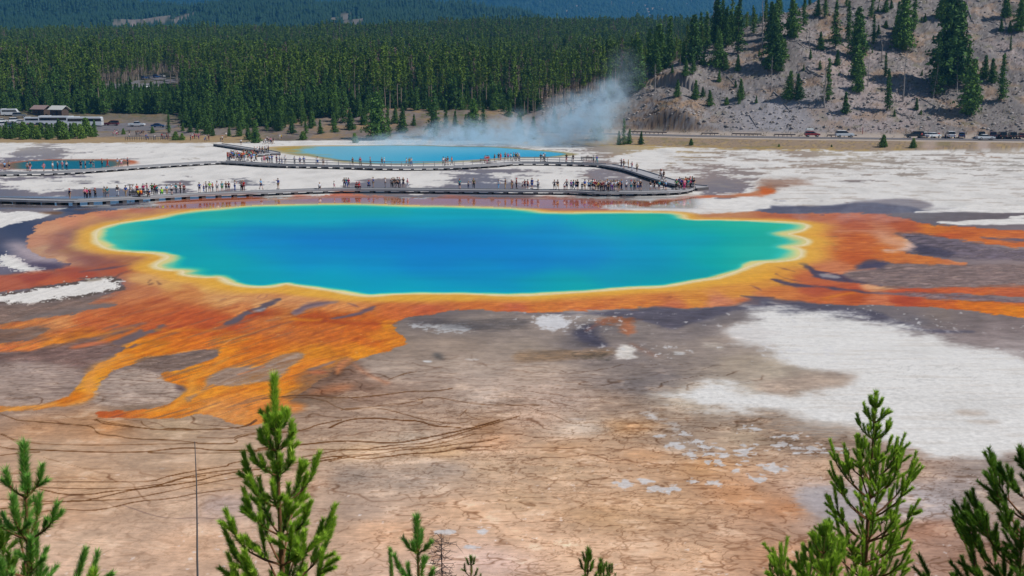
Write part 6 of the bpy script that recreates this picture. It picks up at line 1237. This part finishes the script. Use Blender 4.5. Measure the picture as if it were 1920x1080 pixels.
def get_pose(kind):
    if kind in PG: return PG[kind]
    J=pose(kind); names=['pel','ab','ch','nk','hd','ht']; E=[(0,1),(1,2),(2,3),(3,4),(4,5)]; Rr=[.12,.105,.125,.05,.085,.06]
    for k in'lr':
        b=len(names); names+=['sh'+k,'el'+k,'wr'+k,'ha'+k,'hp'+k,'kn'+k,'an'+k,'to'+k]; Rr+=[.05,.040,.028,.036,.078,.052,.036,.034]
        E+=[(2,b),(b,b+1),(b+1,b+2),(b+2,b+3),(0,b+4),(b+4,b+5),(b+5,b+6),(b+6,b+7)]
    body=skin_obj('person',[J[n] for n in names],E,Rr)
    nt_=['ab','ch','pel']; V=[J['pel'],J['ab'],J['ch'],J['nk']]; V[3]=tuple(np.array(J['ch'])*.35+np.array(J['nk'])*.65); E=[(0,1),(1,2),(2,3)]; Rr=[.145,.128,.150,.065]
    for k in'lr': b=len(V); V+=[J['sh'+k],tuple(np.array(J['sh'+k])*.35+np.array(J['el'+k])*.65)]; Rr+=[.07,.058]; E+=[(2,b),(b,b+1)]
    shirt=skin_obj('shirt',V,E,Rr)
    def trous(full):
        V=[J['pel']]; E=[]; Rr=[.138]
        for k in'lr':
            b=len(V); kn=np.array(J['kn'+k]); hp=np.array(J['hp'+k]); an=np.array(J['an'+k])
            if full: V+=[J['hp'+k],J['kn'+k],tuple(an+(kn-an)*.12)]; Rr+=[.094,.068,.052]; E+=[(0,b),(b,b+1),(b+1,b+2)]
            else: V+=[J['hp'+k],tuple(hp+(kn-hp)*.9)]; Rr+=[.096,.078]; E+=[(0,b),(b,b+1)]
        return skin_obj('trousers' if full else 'shorts',V,E,Rr)
    tr,sh=trous(True),trous(False)
    hd=np.array(J['hd']); ht=np.array(J['ht'])
    def ell(c,r,n=8,m=6,z0=-.2):
        V=[];F=[]
        for i in range(m+1):
            ph=z0+(1.5708-z0)*i/m
            for j in range(n): a=6.283*j/n; V.append((c[0]+r[0]*math.cos(ph)*math.cos(a),c[1]+r[1]*math.cos(ph)*math.sin(a),c[2]+r[2]*math.sin(ph)))
        F=[(i*n+j,i*n+(j+1)%n,(i+1)*n+(j+1)%n,(i+1)*n+j) for i in range(m) for j in range(n)]+[tuple(range(n))[::-1]]; return V,F
    c=hd*.6+ht*.4; 
    def mm(nm,parts):
        b=MB(); [b.add(*p) for p in parts]; o=b.build(nm,SKIN); me=o.data; bpy.data.objects.remove(o); me.polygons.foreach_set('use_smooth',[True]*len(me.polygons)); return me
    hair=mm('hair',[ell((c[0],c[1]-.025,c[2]),(.098,.11,.115),z0=-.7)]); lhair=mm('hair',[ell((c[0],c[1]-.035,c[2]-.02),(.105,.112,.135),z0=-1.25)])
    hat=mm('hat',[ell((c[0],c[1],c[2]+.04),(.105,.12,.10),z0=0),ell((c[0],c[1]+.02,c[2]+.045),(.17,.20,.02),10,3,z0=-1.5)])
    sho=MB()
    for k in'lr': a=np.array(J['an'+k]); t=np.array(J['to'+k]); p=(a+t)/2; sho.box((p[0],p[1]+.02,min(a[2],t[2])+.0),(.10,.28,.10),0)
    o=sho.build('shoes',CM['darkgrey']); shm=o.data; bpy.data.objects.remove(o)
    PG[kind]=dict(body=body,shirt=shirt,trousers=tr,shorts=sh,hair=hair,lhair=lhair,hat=hat,shoes=shm); return PG[kind]
body_done=set()
def person(X,Y,Z,top,bot,hgt=1.7,kind='stand',short=False,head='brown',rz=None,label='',group=''):
    P=get_pose(kind)
    if 'm' not in P: P['body'].materials.clear(); P['body'].materials.append(SKIN); [ (P[k].materials.clear(),P[k].materials.append(CM['grey'])) for k in('shirt','trousers','shorts','hair','lhair','hat')]; P['m']=1
    o=link(bpy.data.objects.new('person',P['body'])); o.location=(X,Y,Z); o.rotation_euler=(0,0,rz if rz is not None else rnd.choice((3.14,3.14,2.4,3.9,1.6,-1.6,0,.5))+rnd.gauss(0,.3)); s=hgt/1.76; o.scale=(s*1.08,s*1.08,s); tag(o,label,'person',group)
    def ch(nm,me,mt=None):
        c=link(bpy.data.objects.new(nm,me),o)
        if mt: c.material_slots[0].link='OBJECT'; c.material_slots[0].material=mt
    ch('shirt',P['shirt'],CM[top]); ch('shorts' if short else 'trousers',P['shorts' if short else 'trousers'],CM[bot]); ch('shoes',P['shoes'])
    if head in PAL: ch('hat',P['hat'],CM[head])
    else: ch('hair',P['hair' if head in('black','grey') else rnd.choice(('hair','lhair'))],HAIRS[head])
    return o
PEO=[]
def ppl(r,z,place,items):
    for it in items:
        x,y,t,b=it[:4]; k=it[4] if len(it)>4 else None; u,v=rg(r,[(x,y)])[0]; PEO.append((u,v,z,t,b,k,place))
NB='near'; FB='far'
ppl('F',ZD,NB,[(525,535,'navy','tan'),(640,530,'pink','navy'),(655,532,'magenta','black'),(677,530,'maroon','black'),(717,528,'black','black'),(785,522,'khaki','grey'),(808,522,'teal','grey'),(883,512,'darkgrey','white'),(945,515,'blue','tan'),(978,500,'grey','white'),(1000,503,'white','grey'),(1030,500,'red','navy'),(1040,517,'yellow','black','sit'),(1058,517,'orange','maroon','sit'),(1077,500,'magenta','navy'),(1105,495,'pink','white'),(1118,515,'blue','navy','crouch'),(1142,496,'green','black'),(1163,503,'red','black'),(1178,505,'teal','navy'),(1215,505,'lime','green','crouch'),(1252,502,'lightblue','tan'),(1288,501,'white','black'),(1322,497,'teal','grey'),(1355,497,'black','black'),(1382,495,'maroon','black'),
(1497,485,'blue','navy','hips'),(1530,484,'blue','blue'),(1548,482,'grey','navy'),(1573,484,'lime','grey'),(1597,482,'salmon','grey'),(1630,480,'white','grey'),(1667,478,'teal','green'),(1697,477,'brown','black'),(1717,476,'maroon','navy'),(1762,475,'white','blue','photo'),(1812,473,'grey','black','photo'),(1828,473,'red','maroon')])
ppl('G',ZD,NB,[(38,460,'lightblue','navy'),(167,458,'blue','tan'),(478,460,'white','black','crouch'),(586,455,'white','pink'),(663,447,'maroon','navy'),(677,447,'teal','blue'),(695,447,'magenta','grey'),(753,460,'maroon','black','crouch'),(772,460,'red','maroon','crouch'),(845,448,'blue','navy','crouch'),(880,448,'blue','tan'),(970,448,'white','grey'),(1018,450,'grey','black'),(1030,449,'black','grey'),(1042,447,'black','black'),(1060,448,'grey','black'),(1075,448,'darkgrey','navy'),(1105,448,'black','navy'),(1137,452,'pink','white'),(1527,458,'teal','navy'),(1593,455,'grey','navy'),(1633,458,'olive','black'),(1820,460,'white','lightblue'),(1870,458,'black','tan'),(1918,457,'darkgrey','tan')])
ppl('H',ZD,NB,[(5,455,'black','navy'),(33,455,'maroon','black'),(77,460,'white','black'),(95,460,'maroon','navy'),(118,460,'salmon','navy'),(150,456,'blue','blue'),(195,465,'white','grey'),(318,465,'grey','black'),(342,466,'darkgrey','tan'),(393,468,'white','maroon'),(410,466,'grey','navy'),(443,467,'purple','navy'),(460,466,'teal','grey'),(478,467,'maroon','blue'),(492,468,'black','black'),(525,467,'navy','black'),(545,467,'blue','tan'),(575,471,'lightblue','navy'),(590,471,'teal','grey'),
(602,462,'teal','black'),(618,466,'red','navy'),(632,470,'maroon','tan'),(646,476,'yellow','black'),(660,464,'grey','black'),(674,477,'maroon','black'),(690,466,'red','grey'),(702,474,'white','navy'),(716,464,'lightblue','black'),(722,477,'black','black'),(736,468,'purple','grey'),(748,474,'white','purple'),(762,463,'green','navy'),(774,472,'white','grey'),(788,464,'teal','black'),(797,477,'black','tan'),(808,470,'orange','brown'),(820,465,'lightblue','navy'),(856,471,'white','navy'),(893,471,'white','teal'),(918,471,'black','black','hips'),(945,473,'white','blue'),(962,473,'black','navy'),
(1037,470,'black','white'),(1068,468,'black','darkgrey'),(1103,468,'teal','navy'),(1137,462,'teal','black'),(1153,468,'lightblue','navy'),(1232,463,'green','black'),(1244,461,'grey','navy'),(1256,446,'blue','grey'),(1268,452,'blue','black'),(1280,458,'purple','navy'),(1292,462,'pink','magenta'),(1300,440,'orange','navy'),(1312,448,'red','black'),(1320,456,'teal','grey'),(1334,440,'red','navy'),(1338,454,'magenta','black'),(1350,444,'teal','navy'),(1358,454,'black','grey'),(1364,448,'navy','tan')])
ppl('H',ZD,'diagonal',[(820,293,'navy','navy'),(838,304,'tan','grey'),(872,301,'tan','beige'),(900,319,'pink','white'),(937,326,'beige','brown'),(1112,374,'black','navy'),(1121,386,'white','grey'),(1138,383,'black','black')])
ppl('G',ZD,FB,[(45,262,'grey','navy'),(62,264,'pink','magenta'),(76,258,'white','black'),(88,265,'darkgrey','grey'),(103,260,'lightblue','navy'),(120,262,'blue','grey'),(155,262,'navy','maroon'),(178,266,'white','blue'),(195,267,'blue','blue'),(220,265,'white','navy'),(290,272,'white','black'),(330,275,'blue','navy'),(360,274,'blue','grey'),(462,279,'white','blue'),(505,283,'grey','brown'),(725,282,'brown','olive'),(782,282,'red','khaki'),(858,281,'grey','black'),(945,282,'black','black'),(963,283,'white','blue'),(1130,284,'white','lightblue'),(1150,284,'yellow','grey'),(1165,284,'white','blue'),(1405,280,'white','navy'),(1422,277,'grey','red'),(1438,277,'brown','grey'),(1468,276,'orange','black'),(1720,266,'pink','salmon'),(1733,267,'red','pink'),(1745,266,'salmon','black'),(1788,254,'black','black'),(1820,248,'black','brown'),(1835,246,'red','red'),(1870,244,'grey','black'),(1890,246,'magenta','black'),(1912,244,'white','navy')])
ppl('H',ZD,FB,[(12,246,'teal','navy'),(28,246,'black','black'),(40,246,'yellow','black'),(52,246,'white','navy'),(216,250,'black','navy'),(236,250,'white','black'),(246,251,'darkgrey','black'),(408,254,'black','red'),(458,254,'black','navy'),(612,266,'teal','black'),(636,267,'blue','teal')])
ppl('F',ZD,'west',[(37,317,'lightblue','navy'),(70,310,'tan','navy'),(208,322,'grey','brown'),(228,324,'brown','pink'),(330,322,'pink','salmon'),(397,320,'white','grey'),(433,317,'navy','navy'),(470,313,'pink','grey'),(500,313,'white','navy'),(607,304,'navy','black'),(642,303,'grey','navy'),(683,303,'navy','teal'),(703,300,'teal','grey'),(767,295,'brown','black'),(808,292,'red','red'),(883,290,'lightblue','tan'),(912,290,'white','pink'),(958,286,'navy','black')])
rc=random.Random(77); tops=['red','blue','white','grey','black','navy','pink','teal','maroon','lightblue','darkgrey','orange','white','green']; bots=['navy','black','grey','tan','darkgrey','white']
cr=[]
for i in range(34): x=1706+i*6.6+rc.uniform(-2,2); cr.append((x,rc.uniform(222,252),'red' if i in(0,1,12) else 'blue' if i in(5,6) else rc.choice(tops),rc.choice(bots)))
ppl('F',ZD,'crowd',cr)
ppl('G',ZD,'deck',[(-10,196,'grey','black'),(12,198,'white','navy'),(30,193,'navy','grey'),(48,192,'darkgrey','black'),(66,188,'lightblue','tan'),(78,184,'white','black'),(93,182,'navy','black')])
PATH=[(850,60,'pink','grey'),(862,52,'pink','white'),(876,58,'white','magenta'),(886,50,'grey','navy'),(970,80,'white','teal'),(972,52,'grey','darkgrey'),(1022,58,'darkgrey','black'),(1036,56,'black','grey'),(1052,58,'grey','navy'),(1064,54,'navy','black'),(1078,60,'black','tan'),(1096,88,'blue','navy'),(1106,86,'lightblue','blue'),(1160,90,'white','white'),(1215,80,'red','navy'),(1232,84,'maroon','blue'),(1250,82,'navy','black'),(1262,84,'darkgrey','maroon'),
(1430,92,'purple','navy'),(1446,84,'white','red'),(1460,80,'magenta','black'),(1474,82,'red','grey'),(1490,84,'pink','purple'),(1535,100,'lightblue','blue'),(1545,98,'teal','navy'),(1566,94,'black','maroon'),(1655,104,'black','grey'),(1668,102,'white','darkgrey'),(1696,72,'white','tan'),(1808,128,'white','black')]
ppl('F',None,'path',PATH)
ppl('G',None,'gravel',[(58,122,'grey','navy'),(72,118,'white','grey'),(84,114,'navy','black'),(98,120,'black','darkgrey'),(110,116,'pink','navy'),(120,122,'maroon','black'),(131,118,'darkgrey','tan'),(180,92,'white','beige'),(190,94,'yellow','grey')])
ppl('I',None,'roadside',[(1152,240,'red','black'),(1280,236,'red','navy'),(1330,246,'black','navy'),(1572,232,'white','grey'),(1590,230,'lightblue','white')])
names={'near':'on the near boardwalk','far':'on the railed far boardwalk','diagonal':'on the diagonal boardwalk','west':'on the boardwalk by the small teal pool','crowd':'in the packed crowd at the walkway junction','deck':'on the upper viewing deck','path':'on the path by the car park','gravel':'on the gravel beside the dark bushy pine','roadside':'by the roadside cars'}
anch=[(150,'near its left end'),(236,'left of the long bench'),(282,'round the long bench'),(300,'just right of the long bench'),(360,'between the bench and the blue-shirted group'),(470,'in the second group from the left'),(620,'in the gap left of mid pool'),(700,'left of the crouching ones'),(765,'in the tight dark group'),(900,'alone on the quiet middle stretch'),(1012,'right of the quiet stretch'),(1090,'left of the dense crowd'),(1112,'at the left of the dense crowd'),(1148,'in the dense crowd'),(1168,'at the right of the dense crowd'),(1205,'right of the dense crowd'),(1255,'left of the right-hand bend'),(1400,'at the right-hand bend')]
_o=['','first','second','third','fourth','fifth','sixth','seventh','eighth','ninth','tenth','eleventh','twelfth','thirteenth','fourteenth','fifteenth','sixteenth','seventeenth','eighteenth','nineteenth']
def ordw(n):
    if n<20: return _o[n]
    t,r=divmod(n,10); return {2:'twentieth',3:'thirtieth',4:'fortieth',5:'fiftieth',6:'sixtieth',7:'seventieth'}[t] if r==0 else {2:'twenty',3:'thirty',4:'forty',5:'fifty',6:'sixty',7:'seventy'}[t]+'-'+_o[r]
cnt={}; seen={}; PEO.sort(key=lambda p:(p[6],p[0])); prev={}
NICE={'lightblue':'light blue','darkgrey':'dark grey'}
for i,(u,v,z,t,b,k,pl) in enumerate(PEO):
    if z is None: X,Y,Z=hit(u,v,300,900,2500)
    else: X,Y=px2ground(u,v,z); Z=z
    short=rnd.random()<.45; kind=k or rnd.choice(('stand','stand','walk','hips','photo','point','stand','walk')) ; hd=rnd.choice(('brown','black','brown','blond','grey','white','tan','khaki','red'))
    if k=='sit': Z=ZD
    bt='shorts' if short else 'trousers'; pw={'stand':'standing','walk':'walking','hips':'standing hands on hips','photo':'taking a picture','point':'pointing','crouch':'crouching','sit':'sitting'}[kind]
    where=names[pl]
    if pl=='near': where=[a for lim,a in anch if u<=lim][0]
    cnt[(pl,where)]=cnt.get((pl,where),0)+1
    lab=f"person in {NICE.get(t,t)} top and {NICE.get(b,b)} {bt} {pw} {where}"
    lf=PEO[i-1] if i and PEO[i-1][6]==pl else None; rt=PEO[i+1] if i+1<len(PEO) and PEO[i+1][6]==pl else None
    def w16(s): return len(s.split())<=16
    if lab in seen or not w16(lab) or pl=='crowd':
        c2=[f"person in {NICE.get(t,t)} and {NICE.get(b,b)} {bt}, right of one in {NICE.get(lf[3],lf[3])}, {where}" if lf else '',f"person in {NICE.get(t,t)} and {NICE.get(b,b)}, left of one in {NICE.get(rt[3],rt[3])}, {where}" if rt else '',f"person in {NICE.get(t,t)} between one in {NICE.get(lf[3],lf[3])} and one in {NICE.get(rt[3],rt[3])}, {where}" if lf and rt else '',lab]
        c2=[c for c in c2 if c and c not in seen and w16(c)]
        if c2: lab=c2[0]
        else: lab=f"person in {NICE.get(t,t)}, {ordw(cnt[(pl,where)])} from the left {where}"
    seen[lab]=1
    kid=rnd.random()<.1 and kind in('stand','walk')
    person(X,Y,Z,t,b,(1.3 if kid else rnd.uniform(1.64,1.84)),kind,short,hd,None,lab,'visitors '+{'near':'on the near boardwalk','far':'on the far boardwalk','diagonal':'on the diagonal boardwalk','west':'on the left boardwalk','crowd':'in the junction crowd','deck':'on the viewing deck','path':'on the path','gravel':'on the gravel','roadside':'by the road'}[pl])
print('PEOPLE',len(PEO),round(time.time()-T0,1))
# ============================================================ steam
def steam(name,x0,x1,y0,y1,z0,z1,blobs,dens,scale,label,thr=.40,col=(.70,.88,1)):
    cx,cy,cz=(x0+x1)/2,(y0+y1)/2,(z0+z1)/2
    b=MB(); b.box((0,0,0),(x1-x0,y1-y0,z1-z0)); M=Mat(name+'_vapour'); T=M.t; T.nodes.remove(M.b)
    o=b.build(name,M.m); o.location=(cx,cy,cz); tag(o,label,'steam',kind='stuff')
    tc=M.n('ShaderNodeTexCoord'); no=M.n('ShaderNodeTexNoise'); mp=M.n('ShaderNodeMapping'); mp.inputs['Scale'].default_value=(scale,scale,scale*1.1); mp.inputs['Rotation'].default_value=(0,.6,0); no.inputs['Detail'].default_value=5; no.inputs['Roughness'].default_value=.58; no.inputs['Distortion'].default_value=.5
    M.l(tc.outputs['Object'],mp.inputs[0]); M.l(mp.outputs[0],no.inputs[0])
    # coordinates pushed about by noise so that the cloud edges curl
    n2=M.n('ShaderNodeTexNoise'); n2.inputs['Scale'].default_value=scale*.55; n2.inputs['Detail'].default_value=3; M.l(tc.outputs['Object'],n2.inputs[0])
    sb=M.n('ShaderNodeVectorMath',operation='SUBTRACT'); sb.inputs[1].default_value=(.5,.5,.5); M.l(n2.outputs['Color'],sb.inputs[0]); ms=M.n('ShaderNodeVectorMath',operation='SCALE'); ms.inputs['Scale'].default_value=12.; M.l(sb.outputs[0],ms.inputs[0]); ad=M.n('ShaderNodeVectorMath',operation='ADD'); M.l(tc.outputs['Object'],ad.inputs[0]); M.l(ms.outputs[0],ad.inputs[1])
    tot=None
    for (bx,by,bz,rx,ry,rz_,rot,wt_) in blobs:
        m=M.n('ShaderNodeVectorMath',operation='SUBTRACT'); m.inputs[1].default_value=(bx-cx,by-cy,bz-cz); M.l(ad.outputs[0],m.inputs[0])
        r=M.n('ShaderNodeVectorRotate'); r.rotation_type='Y_AXIS'; r.inputs['Angle'].default_value=rot; M.l(m.outputs[0],r.inputs['Vector'])
        d=M.n('ShaderNodeVectorMath',operation='DIVIDE'); d.inputs[1].default_value=(rx,ry,rz_); M.l(r.outputs[0],d.inputs[0]); L=M.n('ShaderNodeVectorMath',operation='LENGTH'); M.l(d.outputs[0],L.inputs[0])
        q=M.n('ShaderNodeMapRange'); q.inputs['From Min'].default_value=1.; q.inputs['From Max'].default_value=.15; q.inputs['To Max'].default_value=wt_; M.l(L.outputs['Value'],q.inputs[0])
        if tot is None: tot=q.outputs[0]
        else: a=M.n('ShaderNodeMath',operation='ADD'); M.l(tot,a.inputs[0]); M.l(q.outputs[0],a.inputs[1]); tot=a.outputs[0]
    nr_=M.n('ShaderNodeMapRange'); nr_.inputs['From Min'].default_value=thr; nr_.inputs['From Max'].default_value=.72; M.l(no.outputs[0],nr_.inputs[0])
    mu=M.n('ShaderNodeMath',operation='MULTIPLY'); M.l(tot,mu.inputs[0]); M.l(nr_.outputs[0],mu.inputs[1]); m2=M.n('ShaderNodeMath',operation='MULTIPLY'); m2.inputs[1].default_value=dens; M.l(mu.outputs[0],m2.inputs[0])
    vp=M.n('ShaderNodeVolumePrincipled'); vp.inputs['Color'].default_value=(*col,1); vp.inputs['Anisotropy'].default_value=.1; M.l(m2.outputs[0],vp.inputs['Density']); M.l(vp.outputs[0],M.t.nodes['Material Output'].inputs['Volume']); return o
def pw(u,v,D): p=at3(u,v,D); return float(p[0]),float(p[1]),float(p[2])
BL=[]
for u,v,ru,rv,rot,wt_ in [(1085,222,66,34,.0,1.),(1030,245,70,26,-.5,1.),(1130,200,46,30,-.6,1.),(1160,175,40,28,.0,.28),(1180,135,40,34,0,.12),(1000,262,80,16,0,1.),(940,255,70,26,0,1.),(980,235,26,22,.2,.7),(860,256,85,24,0,1.1),(745,264,95,16,0,1.),(800,250,50,16,.1,.3),(900,245,24,18,0,.35),(1110,245,60,24,0,.5),(1090,275,40,8,0,.5)]:
    x,y,z=pw(u,v,322.); m=322./F_; BL.append((x,y,z,ru*m*1.4,15.,rv*m*1.6,-rot,wt_))
steam('steam',-52,48,304,340,.3,36,BL,.25,.075,'white-blue steam rising and drifting right from the far turquoise pool')
x,y,z=pw(1560,415,160.)
steam('mist',38,72,146,176,.15,3.0,[(pw(1440,404,166.)[0],164,.9,7,7,1.6,0,1.),(x,y-0,.8,14,9,1.5,0,.7),(x+12,y,.8,8,6,1.3,0,.5)],.10,.16,'faint mist hanging over the right end of the big pool',.36)
print('STEAM',round(time.time()-T0,1))
# ============================================================ one label for each of the repeats that share a row
bl={}
for o in S.objects:
    if o.parent is None and o.get('label') and not o.get('kind'): bl.setdefault(o['label'],[]).append(o)
for k,L in bl.items():
    if 1<len(L)<=60:
        L.sort(key=lambda o: ground2px(o.location.x,o.location.y,o.location.z)[0])
        for i,o in enumerate(L): o['label']=f"{k}, {ordw(i+1)} from the left"
